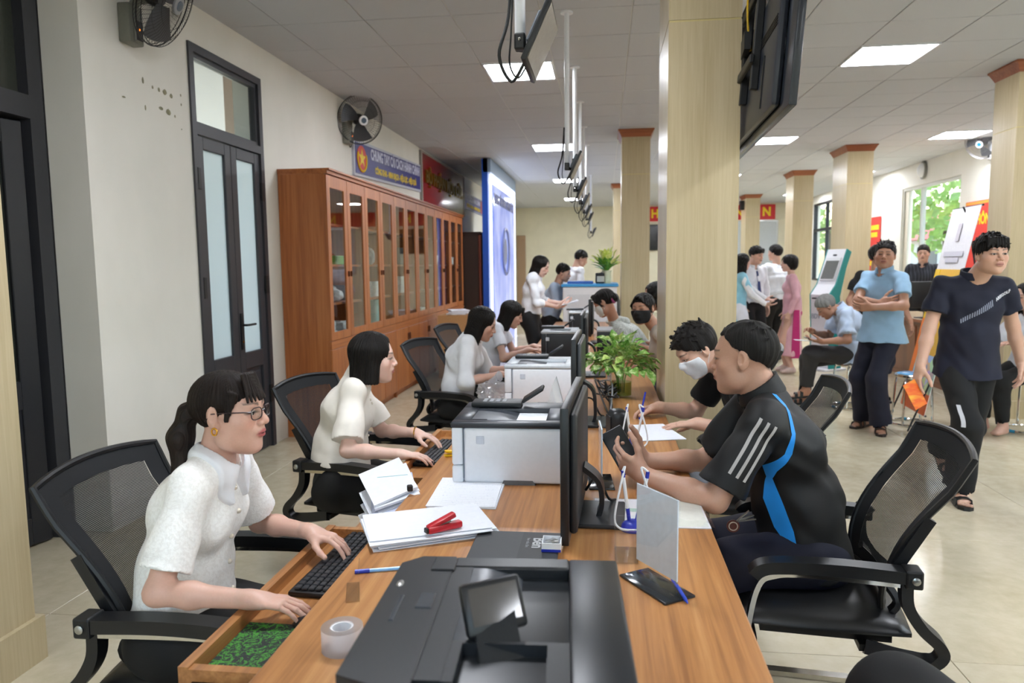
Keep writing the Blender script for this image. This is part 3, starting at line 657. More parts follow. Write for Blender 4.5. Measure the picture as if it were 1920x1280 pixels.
items = [('plastic_bag', 6.22, 1.51, WB, (.3, .22, .2)), ('box', 6.62, 1.51, GRN, (.26, .18, .08)), ('box', 7.25, 1.51, GRN, (.3, .18, .05)), ('plastic_bag', 7.62, 1.51, WB, (.22, .2, .2)),
         ('paper_stack', 6.25, .83, WB, (.3, .24, .17)), ('paper_stack', 6.72, .83, WB, (.3, .24, .14)), ('cup', 6.3, 1.17, WB, (.2, .2, .12)), ('box', 6.18, 1.17, WB, (.1, .1, .2)), ('plastic_bag', 6.62, 1.17, WB, (.25, .2, .12)),
         ('box', 6.8, 1.17, DK, (.16, .2, .14)), ('box', 7.2, 1.17, SHB, (.3, .2, .22)), ('paper_stack', 7.65, 1.17, WB, (.3, .22, .16)), ('box', 7.25, .83, DK, (.24, .2, .26)), ('box', 7.65, .83, TL, (.2, .2, .3)), ('box', 8.2, .83, GRN, (.3, .2, .1)), ('plastic_bag', 8.25, 1.17, WB, (.3, .22, .22)),
         ('box', 8.65, 1.51, DK, (.26, .2, .2)), ('paper_stack', 8.7, 1.17, WB, (.3, .2, .2)), ('plastic_bag', 9.2, 1.17, WB, (.28, .2, .24)), ('paper_stack', 9.3, .83, WB, (.3, .2, .12)), ('paper_stack', 9.8, .83, WB, (.3, .2, .1)), ('cup', 10.75, 1.51, WB, (.2, .2, .14)), ('cup', 11.3, 1.17, WB, (.2, .2, .16)), ('box', 11.7, 1.51, WB, (.2, .2, .12))]
lab = {'plastic_bag': ('white plastic bag on a shelf inside the glazed cabinets', 'bag'), 'box': ('small box on a shelf inside the glazed cabinets', 'box'), 'paper_stack': ('stack of white papers on a shelf inside the glazed cabinets', 'papers'), 'cup': ('white cup on a shelf inside the glazed cabinets', 'cup')}
colw = {id(GRN): 'green', id(DK): 'dark', id(SHB): 'bright blue', id(TL): 'teal', id(WB): 'white'}
for (k, y, z, m, s) in items:
    l, c = lab[k]; l = l.replace('small box', 'small '+colw[id(m)]+' box')
    shelf_thing(k, y, z, l, c, m, s, 'things on the cabinet shelves')
# dark wardrobe and carton boxes at the end of the cabinets
wd = thing('wardrobe', 'tall dark brown wardrobe past the glazed cabinets', 'wardrobe', (0, 12.1, 0))
MB().box(XL+.01, -2.08, 0, .9, 0, 2.02).build('carcass', plain('2a1a16', .35), wd); MB().box(-2.09, -2.05, 0.0, .9, 0.05, 2.0).build('door', plain('5e2a1e', .35), wd); MB().box(XL+.01, -2.04, -.02, .92, 2.02, 2.05).build('top', plain('231512', .35), wd)
for k, (z0, z1, l) in enumerate([(0, .42, 'brown carton under another carton beside the cabinets'), (.42, .84, 'brown carton on top of another carton beside the cabinets')]):
    c = thing('carton', l, 'carton', (-1.98, 9.75, z0)); MB().rbox(-.21, .21, -.3, .3, 0, z1-z0, .004, 1).build('body', 'card', c); MB().box(-.03, .03, -.302, .302, z1-z0, z1-z0+.002).build('tape', plain('c7a36f', .3), c)
ps = thing('paper_stack', 'white papers lying on the upper carton', 'papers', (-1.96, 9.7, .842))
for q in range(3): MB().rbox(-.13, .13, -.17, .17, q*.02, q*.02+.018, .003, 1, Matrix.Rotation(.2*q, 4, 'Z')).build('bundle', 'paper', ps)
# ================================================================== THE LONG DESK
DX0, DX1, DZ, DY0, DY1 = -.627, .297, .75, .35, 9.5
dk = thing('counter_desk', 'long orange brown wooden service desk with pulled out drawers', 'desk')
MB().rbox(DX0, DX1, DY0, DY1, DZ-.032, DZ, .004, 2).build('worktop', 'desk', dk)
MB().box(-.08, -.06, DY0+.05, DY1-.05, 0.02, DZ-.032).build('modesty_panel', 'deskx', dk)
for y in (DY0+.03, 2.36, 3.75, 5.2, 6.65, 8.1, DY1-.05): MB().box(DX0+.03, .12, y, y+.025, 0, DZ-.032).build('side_panel', 'deskz', dk)
def drawer(y0, y1, x0, zb, zt, rail=True, near=False):
    d = MB(); t = .022
    fz = zt-.045 if rail else zb
    d.box(x0, x0+t, y0, y1, zb-.01, zt).box(x0+t, DX0+.3, y0, y0+t, zb, zt-.004).box(x0+t, DX0+.3, y1-t, y1, zb, zt-.004).box(x0+t, DX0+.3, y0+t, y1-t, fz, fz+.012)
    o = d.build('drawer', 'desk', dk)
    if rail:
        MB().box(x0+.03, DX0+.25, y0-.014, y0-.001, zb+.004, zt-.028).build('slide_rail', 'black', o); MB().lathe([(.007, 0), (.007, .005)], 10, Matrix.Translation((x0+.065, y0-.014, zb+.025)) @ Matrix.Rotation(PI/2, 4, 'X')).build('screw', 'gold', o)
    return o
drawer(1.275, 2.075, -.835, .625, .70)
drawer(2.60, 3.40, -.80, .625, .70)
drawer(2.10, 2.345, -.765, .46, .68, False)
# ================================================================== CHAIRS
def make_chair():
    c = thing('office_chair', 'x', 'chair', group='black mesh office chairs')
    # seat
    s = MB()
    def seat(u, v, top):
        x = -.25+.5*u; y = -.25+.5*v; e = max(abs(2*u-1), abs(2*v-1))**6
        return V((x*(1-.04*(2*v-1)**2), y*(1-.05*(2*u-1)**2), (.475+.018*math.cos((2*v-1)*1.2)-.035*e-.012*max(0, u-.8)*5) if top else .415+.02*e))
    s.grid(lambda u, v: seat(u, v, True), 14, 14); s.grid(lambda u, v: seat(u, v, False), 14, 14)
    n = 15
    rim = [(i, 0) for i in range(n)]+[(n-1, j) for j in range(1, n)]+[(i, n-1) for i in range(n-2, -1, -1)]+[(0, j) for j in range(n-2, 0, -1)]
    idx = [i*n+j for i, j in rim]; s.f += [(idx[k], idx[(k+1) % len(idx)], idx[(k+1) % len(idx)]+n*n, idx[k]+n*n) for k in range(len(idx))]; s.mi += [0]*len(idx)
    s.build('seat', 'leather', c, True, 60)
    # curved back
    def bk(u, v):
        hw = .216+.03*v-.02*(1-v)**2; a = 2*u-1
        x = -.205-.20*v**1.15+.045*math.sin(PI*min(1, v*1.25))*(1-.3*v)+.035*a*a; z = .50+.468*v-.02*a*a*v
        return V((x, hw*a, z))
    b = MB(); N = 16
    u0, u1, v0, v1 = .14, .86, .12, .89
    b.grid(lambda u, v: bk(u0+(u1-u0)*u, v0+(v1-v0)*v), N, N); b.build('mesh_panel', 'mesh', c, True)
    w = MB()
    for (a0, a1, c0, c1) in [(0, u0, 0, 1), (u1, 1, 0, 1), (u0, u1, 0, v0), (u0, u1, v1, 1)]:
        w.grid(lambda u, v, a0=a0, a1=a1, c0=c0, c1=c1: bk(a0+(a1-a0)*u, c0+(c1-c0)*v)+V((.002, 0, 0)), 8, 14)
    w.build('fabric_border', plain('101216', .85, grain=.15, gs=500), c, True)
    e = MB(); path = [bk(0, v/14) for v in range(15)]+[bk(u/12, 1) for u in range(1, 13)]+[bk(1, 1-v/14) for v in range(1, 15)]+[bk(1-u/12, 0) for u in range(1, 12)]
    e.tube(path, .0095, 8, True); e.build('back_frame', 'blackp', c, True)
    for sgn in (-1, 1):
        y = .275*sgn
        up = MB(); up.bar([bk(.5+.5*sgn, .62)+V((-.012, 0, 0)), bk(.5+.5*sgn, .3)+V((-.014, .012*sgn, 0)), (-.235, .25*sgn, .635), (-.215, .262*sgn, .62)], .03, .022, (0, 1, 0)); up.build('back_upright', 'blackp', c, True)
        a = MB(); a.bar(spline([(-.225, y, .628), (-.05, y, .636), (.1, y, .632), (.165, y, .622), (.19, y, .60)], 4), .052, .034); ar_ = a.build('armrest', 'blackp', c, True, 50)
        MB().rbox(-.245, -.2, y-.03, y+.03, .60, .652, .006).build('arm_end', 'black', ar_)
        MB().lathe([(.011, 0), (.011, .004), (.007, .006)], 12, Matrix.Translation((-.225, y+.03*sgn, .626)) @ Matrix.Rotation(-sgn*PI/2, 4, 'X')).build('bolt', 'steel', ar_, True)
        g = MB(); g.bar(spline([(-.19, y, .606), (.05, y, .612), (.135, y, .602), (.175, y, .57), (.20, y, .45), (.225, y, .2), (.24, y, .05)], 5), .034, .014, (0, 0, 1) if False else (1, 0, .3)); g.build('leg', 'chrome', c, True, 50)
        r_ = MB(); r_.bar(spline([(.24, y, .06), (.235, y, .022), (.2, y, .012), (0, y, .012), (-.27, y, .012)], 4), .036, .018, (.3, 0, 1)); r_.build('floor_runner', 'chrome', c, True, 50)
        sf = MB(); sf.bar(spline([(-.21, y*.97, .61), (-.215, y*.97, .545), (-.25, y*.96, .486), (-.297, y*.94, .44), (-.312, y*.93, .405), (-.288, y*.93, .378), (-.235, y*.9, .378), (-.12, y*.85, .395)], 5), .04, .03, (1, 0, .2)); sf.build('side_frame', 'blackp', c, True, 50)
        h = MB(); h.bar(spline([bk(.5+.35*sgn, .12), (-.22, .16*sgn, .50), (-.18, .16*sgn, .455), (-.13, .16*sgn, .45)], 4), .03, .016, (1, 0, .3)); h.build('lumbar_bracket', 'blackp', c, True)
    cb = MB(); cb.bar([(-.27, -.275, .012), (-.27, .275, .012)], .03, .018); cb.build('rear_runner', 'chrome', c)
    u = MB(); u.box(-.2, .16, -.2, .2, .395, .418); u.bar([(-.12, -.24, .392), (-.12, .24, .392)], .03, .02); u.bar([(.19, -.275, .40), (.19, .275, .40)], .03, .02); u.build('seat_plate', 'black', c)
    return c
ch0 = make_chair()
chairs = [((-1.02, 1.83), 0, 'black mesh office chair of the typist in the lace blouse'), ((-1.04, 3.2), -12, 'black mesh office chair of the typist in the chiffon blouse'), ((-.95, 4.95), -16, 'black mesh office chair of the white blouse wearer by the pale lidded printer'), ((-1.04, 6.3), -12, 'black mesh office chair of the person in the white T-shirt'),
          ((.64, 2.33), 174, 'black mesh office chair of the person in the blue striped polo'), ((.64, 3.36), 176, 'black mesh office chair of the person in the white face mask'), ((.70, 4.80), 178, 'black mesh office chair behind the masked writer')]
for k, ((x, y), a, l) in enumerate(chairs):
    o = ch0 if k == 0 else copy_tree(ch0); place(o, (x, y, 0), math.radians(a), l)
# ================================================================== PRINTERS
def printer_white(loc, rz, label, topm, bodym='whitep', w=.375, d=.37, h=.212, tray=True):
    p = thing('printer', label, 'printer', loc, rz); W2, D2 = w/2, d/2
    b = MB(); b.rbox(-W2+.04, W2, -D2, D2, .004, h-.018, .012, 3); b.build('body', bodym, p, True)
    f = MB(); f.rbox(-W2, -W2+.039, -D2, D2, .065, h-.018, .008, 2); f.build('front_door', bodym, p, True)
    f = MB(); f.rbox(-W2, -W2+.039, -D2, D2, .004, .064, .008, 2); f.build('paper_tray', bodym, p, True)
    # lid made round an output well
    x0, x1, y0, y1 = -W2+.06, W2-.06, -D2+.05, D2-.12; zt, zb = h, h-.02
    l = MB(); l.rbox(-W2-.002, W2+.002, -D2-.002, y0, zb, zt, .006, 2).rbox(-W2-.002, W2+.002, y1, D2+.002, zb, zt, .006, 2).rbox(-W2-.002, x0, y0-.01, y1+.01, zb, zt, .004, 1).rbox(x1, W2+.002, y0-.01, y1+.01, zb, zt, .004, 1); l.build('lid', topm, p, True, 50)
    q = MB(); q.grid(lambda u, v: V((x0+(x1-x0)*u, y0+(y1-y0)*v, zt-.003-.05*u**2.2)), 14, 4); q.box(x0, x1, y0, y1, h-.065, h-.06); q.build('output_ramp', plain('3c4047', .3) if topm != 'grey' else topm, p, True)
    MB().box(x1-.09, x1-.001, y0+.004, y1-.004, h-.058, h-.05).build('output_slot', 'black', p)
    MB().box(x0-.05, x0+.055, y0+.0, y0+.002, zt-.001, zt+.001).build('lid_seam', 'black', p)
    k = MB(); T = Matrix.Translation((-.06, D2-.07, h+.008)); k.rbox(-.10, .085, -.05, .04, -.006, .012, .005, 2, T); kp = k.build('keypad', 'dark', p, True)
    for i in range(3):
        for j in range(4): MB().rbox(-.06+j*.024, -.044+j*.024, -.03+i*.02, -.018+i*.02, .012, .0145, .002, 1, T).build('key', plain('8d9094', .5), kp)
    MB().rbox(.0, .09, -.05, .04, -.004, .008, .004, 2, Matrix.Translation((.03, D2-.07, h+.02)) @ Matrix.Rotation(math.radians(-33), 4, 'Y')).build('control_screen', 'dark', p, True)
    MB().rbox(-.105, -.075, -D2-.0015, -D2+.004, h-.075, h-.045, .003, 1).build('logo_plate', plain('cfd6e2', .3), p)
    MB().box(-W2+.0385, -W2+.0405, -D2-.0008, -D2+.01, .02, h-.02).build('seam', plain('8b93a0', .5), p)
    if tray: MB().prism([(-.02, .0), (-.012, .016), (.085, .016), (.095, .0)], -D2-.001, -D2+.02, 'y').build('tray_grip', plain('6a6c70', .4), p)
    return p
TB = plain('2c3037', .35)
printer_white((-.325, 2.55, DZ), math.radians(1), 'white laser printer with a black lid beside the typist in chiffon', TB)
printer_white((-.335, 3.96, DZ), 0, 'white laser printer with a pale grey lid behind the black lidded one', plain('c6ccd2', .35))
printer_white((-.345, 5.78, DZ), 0, 'black laser printer with a grey lid before the person in the white T-shirt', plain('aeb4ba', .35), plain('1d2026', .45), .28, .36, .225, False)
printer_white((-.245, 7.75, DZ), 0, 'black laser printer with a pale lid next to the standing paper reader', plain('bcc2c6', .35), plain('1d2026', .45), .24, .4, .25, False)
# black printer in front with tilted touch screen
p0 = thing('printer', 'large black printer with a tilted touch screen at the near end of the desk', 'printer', (-.155, 1.02, DZ), math.radians(3.2))
PB = plain('1d2024', .36, grain=.1, gs=200); PB2 = plain('41454b', .26)  # PB2 is paler: the ramp's bright reflection is put into its colour
W2, D2, h = .188, .197, .225
MB().rbox(-W2+.008, W2-.008, -D2+.01, D2-.006, .004, h-.02, .01, 2).build('body', PB, p0, True)
L = MB(); rx0, rx1, ry0, ry1 = -.055, .105, -.085, .155
poly_out = [(-W2, -D2+.02), (-W2+.03, -D2), (W2, -D2), (W2+.002, D2-.02), (W2-.018, D2), (-W2+.05, D2), (-W2+.012, D2-.035)]
L.prism([(-W2, -D2+.018), (-W2+.045, -D2), (rx0-.035, -D2), (rx0-.035, D2), (-W2+.04, D2), (-W2+.008, D2-.03)], h-.024, h)
L.rbox(rx1, W2, -D2, D2, h-.024, h, .006, 2).rbox(rx0-.036, rx1+.002, ry1, D2, h-.024, h, .004, 1).rbox(rx0-.036, rx1+.002, -D2, -D2+.012, h-.03, h-.004, .004, 1)
L.box(rx0-.036, rx0, -D2+.012, ry1, h-.024, h-.001)
L.box(rx0, -.04, -D2+.012, ry0, h-.024, h-.002).box(.075, rx1, -D2+.012, ry0, h-.024, h-.002).box(-.04, .075, -.092, ry0, h-.024, h-.002)
L.build('lid', PB, p0, True, 40)
MB().grid(lambda u, v: V((rx0+(rx1-rx0)*u, ry0+(ry1-ry0)*v, h-.002-.07*max(0, u-.12)**1.5)), 16, 4).build('output_ramp', PB2, p0, True)
MB().box(.045, rx1-.001, ry0+.003, ry1-.003, h-.07, h-.052).build('output_slot', 'black', p0)
MB().box(-.04, .075, -D2+.013, -.094, h-.06, h-.045).build('hinge_well', 'black', p0)
MB().box(rx0-.037, rx0-.034, -D2+.01, ry1+.02, h-.001, h+.0006).build('lid_seam', 'black', p0)
MB().rbox(-.125, -.085, ry1-.02, ry1+.032, h-.001, h+.003, .002, 1).build('latch_plate', PB, p0); MB().rbox(-.155, -.148, -.04, .04, h-.001, h+.0025, .001, 1).build('usb_slot', PB2, p0); MB().rbox(-.125, -.10, .0, .05, h-.001, h+.0025, .002, 1).build('button_plate', PB2, p0)
MB().ball((-.165, .085, h), (.006, .012, .003), 10).build('power_button', 'steel', p0)
ST = Matrix.Translation((.004, -.060, h+.008)) @ Matrix.Rotation(math.radians(30), 4, 'Z') @ Matrix.Rotation(math.radians(64), 4, 'X')
MB().rbox(-.046, .046, -.010, .062, -.008, .008, .006, 2, ST).build('screen_casing', plain('17191d', .3), p0, True)
MB().box(-.037, .037, .004, .054, .0082, .0092, ST).build('touch_screen', plain('4b4744', .08), p0)
MB().bar([ST @ V((0, .02, -.008)), (.02, -.12, h-.05)], .06, .02).build('screen_arm', PB, p0)
MB().rbox(W2-.01, W2+.03, -.05, .0, .02, .027, .002, 1).build('side_tab', 'white', p0)
# ================================================================== MONITORS
def monitor(loc, rz, label, w=.54, hh=.32, zc=.96, backm='dark'):
    m = thing('monitor', label, 'monitor', loc, rz)     # screen looks to local -x
    z0 = zc-hh/2-loc[2]
    MB().rbox(-.012, .010, -w/2, w/2, z0, z0+hh, .003, 2).build('screen_casing', 'blackp', m, True)
    MB().rbox(.008, .03, -w/2+.03, w/2-.03, z0+.02, z0+hh-.02, .012, 3).build('back_shell', backm, m, True)
    MB().box(-.0128, -.012, -w/2+.008, w/2-.008, z0+.018, z0+hh-.008).build('panel', 'screen', m)
    MB().box(.0302, .031, -.015, .015, z0+.09, z0+.11).build('logo', 'steel', m)
    MB().bar(spline([(.03, 0, z0+.14), (.075, 0, z0+.1), (.085, 0, .05), (.075, 0, .008)], 4), .07, .014, (1, 0, .2)).build('stand_neck', 'blackp', m, True)
    MB().rbox(.0, .15, -.11, .11, 0, .012, .004, 1).build('stand_base', plain('2d3034', .35), m, True)
    MB().tube(spline([(.035, .02, z0+.06), (.07, .06, .1), (.1, .08, .03), (.12, .14, .006)]), .004).build('cable', 'black', m, True)
    return m
monitor((-.09, 2.09, DZ), math.radians(-2), 'near black monitor edge on beside the black lidded white printer', .54, .36, .94)
monitor((-.125, 3.36, DZ), math.radians(-1), 'second black monitor behind the near monitor', .52, .36, .985, plain('3b3f44', .35))
monitor((-.14, 4.85, DZ), 0, 'third black monitor edge on behind the leafy plant', .52, .34, 1.0)
monitor((-.13, 6.9, DZ), 0, 'fourth black monitor edge on before the standing paper reader', .5, .34, 1.0)
# ================================================================== PEOPLE: implicit surfaces meshed into single continuous skins
F4 = np.float32
def A(v): return np.array(v, dtype=F4)
def unit(v):
    v = A(v); return v/max(1e-9, float(np.linalg.norm(v)))
def smin(a, b, k):
    h = np.clip(.5+.5*(b-a)/k, 0, 1); return b*(1-h)+a*h-k*h*(1-h)
def smax(a, b, k): return -smin(-a, -b, k)
class Fld:
    def __init__(s): s.p = []
    def add(s, pr, k=.02, op='u'):
        s.p.append((pr[0], A(pr[1]), float(pr[2]), k, op)); return s
    def cut(s, pt, n, k=.003):
        pt = A(pt); n = unit(n); s.p.append((lambda P: (P-pt) @ n, pt, 9., k, 'i')); return s
    def __call__(s, P):
        d = np.full(len(P), .3, F4)
        for fn, c, r, k, op in s.p:
            if op == 'i': d = smax(d, fn(P), k); continue
            if op == 'n': d = d+fn(P); continue
            m = ((P-c)**2).sum(1) < (r+.09)**2
            if not m.any(): continue
            di = fn(P[m]); dd = d[m]
            d[m] = smin(dd, di, k) if op == 'u' else smax(dd, -di, k)
        return d
    def noise(s, fn): s.p.append((fn, A((0, 0, 0)), 9., 0, 'n')); return s
    def prim(s, c, r): return (s, c, r)
def rc(a, b, ra, rb):
    a = A(a); b = A(b); ab = b-a; L = float(ab @ ab)+1e-9
    def fn(P):
        q = P-a; t = np.clip(q @ ab/L, 0, 1); return np.sqrt(((q-t[:, None]*ab)**2).sum(1))-(ra+(rb-ra)*t)
    return fn, (a+b)/2, math.sqrt(L)/2+max(ra, rb)
def ec(a, b, sa, sb, side):
    """elliptical cone: (side radius, front radius) at both ends"""
    a = A(a); b = A(b); ab = b-a; L = float(np.linalg.norm(ab))+1e-9; w = ab/L
    sd = A(side); sd = unit(sd-w*(sd @ w)); fr = np.cross(w, sd)
    def fn(P):
        q = P-a; z = q @ w; t = np.clip(z/L, 0, 1); e = z-t*L
        rs = sa[0]+(sb[0]-sa[0])*t; rf = sa[1]+(sb[1]-sa[1])*t; re = np.minimum(rs, rf)
        x = q @ sd; y = q @ fr
        k0 = np.sqrt((x/rs)**2+(y/rf)**2+(e/re)**2)+1e-6; k1 = np.sqrt((x/rs**2)**2+(y/rf**2)**2+(e/re**2)**2)+1e-6
        return k0*(k0-1)/k1
    return fn, (a+b)/2, L/2+max(*sa, *sb)
def el(c, r, Rm=None):
    c = A(c); r = A(r)
    def fn(P):
        q = P-c
        if Rm is not None: q = q @ Rm
        k0 = np.sqrt(((q/r)**2).sum(1))+1e-6; k1 = np.sqrt(((q/r**2)**2).sum(1))+1e-6
        return k0*(k0-1)/k1
    return fn, c, float(r.max())
def nets(field, lo, hi, v, newton=1):
    lo = A(lo); sub = 4
    n = (np.ceil((A(hi)-lo)/v/sub)*sub).astype(int); nc = n//sub
    ax = [lo[i]+np.arange(nc[i]+1, dtype=F4)*v*sub for i in range(3)]
    G = np.stack(np.meshgrid(*ax, indexing='ij'), -1).reshape(-1, 3); C = field(G).reshape(nc+1)
    near = np.abs(C) < v*sub*1.5
    act = np.zeros(nc, bool)
    for a in (0, 1):
        for b in (0, 1):
            for c in (0, 1): act |= near[a:a+nc[0], b:b+nc[1], c:c+nc[2]]
            # sign change across the coarse cell also activates it
    S = C < 0; mn = np.ones(nc, bool); mx = np.zeros(nc, bool)
    for a in (0, 1):
        for b in (0, 1):
            for c in (0, 1):
                q = S[a:a+nc[0], b:b+nc[1], c:c+nc[2]]; mn &= q; mx |= q
    act |= (mx & ~mn)
    idx = [np.minimum(np.round(np.arange(n[i]+1)/sub).astype(int), nc[i]) for i in range(3)]
    D = C[np.ix_(*idx)].copy()
    big = np.repeat(np.repeat(np.repeat(act, sub, 0), sub, 1), sub, 2)
    nm = np.zeros(n+1, bool)
    for a in (0, 1):
        for b in (0, 1):
            for c in (0, 1): nm[a:a+n[0], b:b+n[1], c:c+n[2]] |= big
    ii = np.argwhere(nm)
    if len(ii) == 0: return np.zeros((0, 3), F4), np.zeros((0, 4), int), np.zeros((0, 3), F4)
    D[nm] = field(lo+ii.astype(F4)*F4(v))
    S = D < 0
    cs = np.zeros(n, np.int8); cor = [(a, b, c) for a in (0, 1) for b in (0, 1) for c in (0, 1)]
    for a, b, c in cor: cs += S[a:a+n[0], b:b+n[1], c:c+n[2]]
    ce_ = np.argwhere((cs > 0) & (cs < 8)); M_ = len(ce_)
    if M_ == 0: return np.zeros((0, 3), F4), np.zeros((0, 4), int), np.zeros((0, 3), F4)
    vals = np.stack([D[ce_[:, 0]+a, ce_[:, 1]+b, ce_[:, 2]+c] for a, b, c in cor], 1)
    acc = np.zeros((M_, 3), F4); cnt = np.zeros(M_, F4)
    for i in range(8):
        for j in range(i+1, 8):
            if sum(abs(cor[i][q]-cor[j][q]) for q in range(3)) != 1: continue
            da, db = vals[:, i], vals[:, j]; m = (da < 0) != (db < 0); t = np.where(m, da/np.where(m, da-db, 1), 0).astype(F4)
            p = A(cor[i])+t[:, None]*(A(cor[j])-A(cor[i])); acc += p*m[:, None]; cnt += m
    Vv = lo+(ce_+acc/cnt[:, None])*F4(v)
    vid = -np.ones(n, int); vid[tuple(ce_.T)] = np.arange(M_)
    Q = []
    for axs in range(3):
        o1, o2 = [(1, 2), (2, 0), (0, 1)][axs]
        sl0 = [slice(0, n[q]+1) for q in range(3)]; sl1 = list(sl0)
        sl0[axs] = slice(0, n[axs]); sl1[axs] = slice(1, n[axs]+1)
        s0, s1 = S[tuple(sl0)], S[tuple(sl1)]
        e = np.argwhere(s0 != s1); e = e[(e[:, o1] > 0) & (e[:, o2] > 0) & (e[:, o1] < n[o1]) & (e[:, o2] < n[o2])]
        if not len(e): continue
        fl_ = s0[tuple(e.T)]
        def cell(d1, d2):
            c = e.copy(); c[:, o1] -= d1; c[:, o2] -= d2; return vid[tuple(c.T)]
        q = np.stack([cell(1, 1), cell(0, 1), cell(0, 0), cell(1, 0)], 1)
        q[~fl_] = q[~fl_][:, ::-1]; Q.append(q)
    Q = np.concatenate(Q); Q = Q[(Q >= 0).all(1)]
    h = v*.3; Nn = None
    for it in range(newton+1):
        f0 = field(Vv); g = np.stack([field(Vv+h*A(e))-f0 for e in ((1, 0, 0), (0, 1, 0), (0, 0, 1))], 1)/h
        gl = np.sqrt((g**2).sum(1))+1e-6; Nn = g/gl[:, None]
        if it < newton:
            st_ = np.clip(f0/np.maximum(gl, .3), -v*.6, v*.6); Vv = Vv-Nn*st_[:, None]
    return Vv.astype(F4), Q, Nn.astype(F4)
def mesh_from(parts, name, mats, origin, parent, colfn=None, smooth=True, attr=None):
    vs, qs, ns = [], [], []; o = 0
    for (v_, q_, n_) in parts:
        vs.append(v_); qs.append(q_+o); ns.append(n_); o += len(v_)
    v_ = np.concatenate(vs); q_ = np.concatenate(qs); n_ = np.concatenate(ns)
    used = np.zeros(len(v_), bool); used[q_.ravel()] = True; rem = np.cumsum(used)-1; v_ = v_[used]; n_ = n_[used]; q_ = rem[q_]
    me = bpy.data.meshes.new(name); me.vertices.add(len(v_)); me.vertices.foreach_set('co', (v_-A(origin)).astype(F4).ravel())
    me.loops.add(q_.size); me.loops.foreach_set('vertex_index', q_.astype(np.int32).ravel())
    me.polygons.add(len(q_)); me.polygons.foreach_set('loop_start', np.arange(0, q_.size, 4, dtype=np.int32)); me.polygons.foreach_set('loop_total', np.full(len(q_), 4, np.int32))
    me.update(calc_edges=True); me.validate()
    me.polygons.foreach_set('use_smooth', np.ones(len(me.polygons), bool))
    if len(me.vertices) == len(n_):
        try: me.normals_split_custom_set_from_vertices(n_.tolist())
        except Exception: pass
    for m in (mats if isinstance(mats, (list, tuple)) else [mats]): me.materials.append(M[m] if isinstance(m, str) else m)
    if colfn is not None and len(me.vertices) == len(v_):
        c = np.ones((len(v_), 4), F4); c[:, :3] = colfn(v_); at = me.color_attributes.new('Col', 'FLOAT_COLOR', 'POINT'); at.data.foreach_set('color', c.ravel())
    if attr is not None and len(me.vertices) == len(v_):
        at = me.attributes.new('strand', 'FLOAT_VECTOR', 'POINT'); at.data.foreach_set('vector', attr(v_).astype(F4).ravel())
    return link(name, me, parent)
def inbox(P, b, mg=0):
    return ((P > A(b[0])+mg) & (P < A(b[1])-mg)).all(1)
def multires(field, lo, hi, v, fine):
    """coarse mesh with finer boxes [(lo, hi, v)] of the same surface"""
    parts = []; cv, cq, cn = nets(field, lo, hi, v)
    if len(cq):
        drop = np.zeros(len(cv), bool)
        for b in fine: drop |= inbox(cv, b, .9*v)
        parts.append((cv, cq[~drop[cq].all(1)], cn))
    for b in fine:
        q = nets(field, b[0], b[1], b[2])
        if len(q[0]): parts.append(q)
    return parts
def mat_skin():
    t = NT('skin'); a = t.n('Attribute'); a.attribute_name = 'Col'; n = t.noise(t.co(), 180, 3)
    mx = t.n('Mix', data_type='RGBA', blend_type='MULTIPLY'); mx.inputs[0].default_value = .12; t.l(a.outputs['Color'], mx.inputs[6]); t.l(n, mx.inputs[7])
    b = t.bsdf(None, .46, Subsurface_Weight=.12, Subsurface_Scale=.01); t.l(mx.outputs[2], b.inputs['Base Color']); t.bump(n, .06, .0012)
    b.inputs['Subsurface Radius'].default_value = (1, .35, .2); return t.end()
M['skin'] = mat_skin()
def mat_hair(name, c0='070606', c1='1f1a17', rough=.42):
    t = NT(name); a = t.n('Attribute'); a.attribute_name = 'strand'; m = t.n('Mapping'); t.l(a.outputs['Vector'], m.inputs[0]); m.inputs['Scale'].default_value = (240, 4.0, 90)
    n = t.noise(m.outputs[0], 1, 4, .65); t.bsdf(t.ramp(n, [(.32, c0), (.68, c1)]), rough, Specular_IOR_Level=.22); t.bump(n, .8, .003); return t.end()
M['hair'] = mat_hair('black_hair'); M['hairbrown'] = mat_hair('dark_brown_hair', '0a0706', '2a1d17'); M['hairgrey'] = mat_hair('grey_hair', '4a4a4a', '9b9b98', .55); M['hairshort'] = mat_hair('short_black_hair', '0c0b0b', '292624', .55)
def cloth(name, c, rough=.8, weave=700, sheen=None, var=.08, pat=None):
    sheen = (.08 if max(lin(c)[:3]) > .05 else .0) if sheen is None else sheen
    t = NT(name); n = t.noise(t.co(), 9, 3); f = t.noise(t.co(), weave, 1); l = lin(c)
    lo = tuple(x*(1-var) for x in l[:3])+(1,); hi = tuple(min(1, x*(1+var)) for x in l[:3])+(1,)
    t.bsdf(t.ramp(n, [(.3, lo), (.7, hi)]), rough, Sheen_Weight=sheen); t.bump(f, .15, .001); return t.end()
def mat_lace():
    t = NT('white_lace'); v = t.n('TexVoronoi'); t.l(t.co(), v.inputs[0]); v.inputs['Scale'].default_value = 120; v.feature = 'SMOOTH_F1'
    n = t.noise(t.co(), 45, 3, .6, 3.0); mx = t.n('Mix', data_type='FLOAT'); mx.inputs[0].default_value = .55; t.l(v.outputs[0], mx.inputs[2]); t.l(n, mx.inputs[3])
    t.bsdf(t.ramp(mx.outputs[0], [(.3, 'f5f4f1'), (.44, 'f8f7f4'), (.54, 'edebe7'), (.64, 'f7f6f2')]), .85, Sheen_Weight=.1); t.bump(mx.outputs[0], .5, .003); return t.end()
M['lace'] = mat_lace()
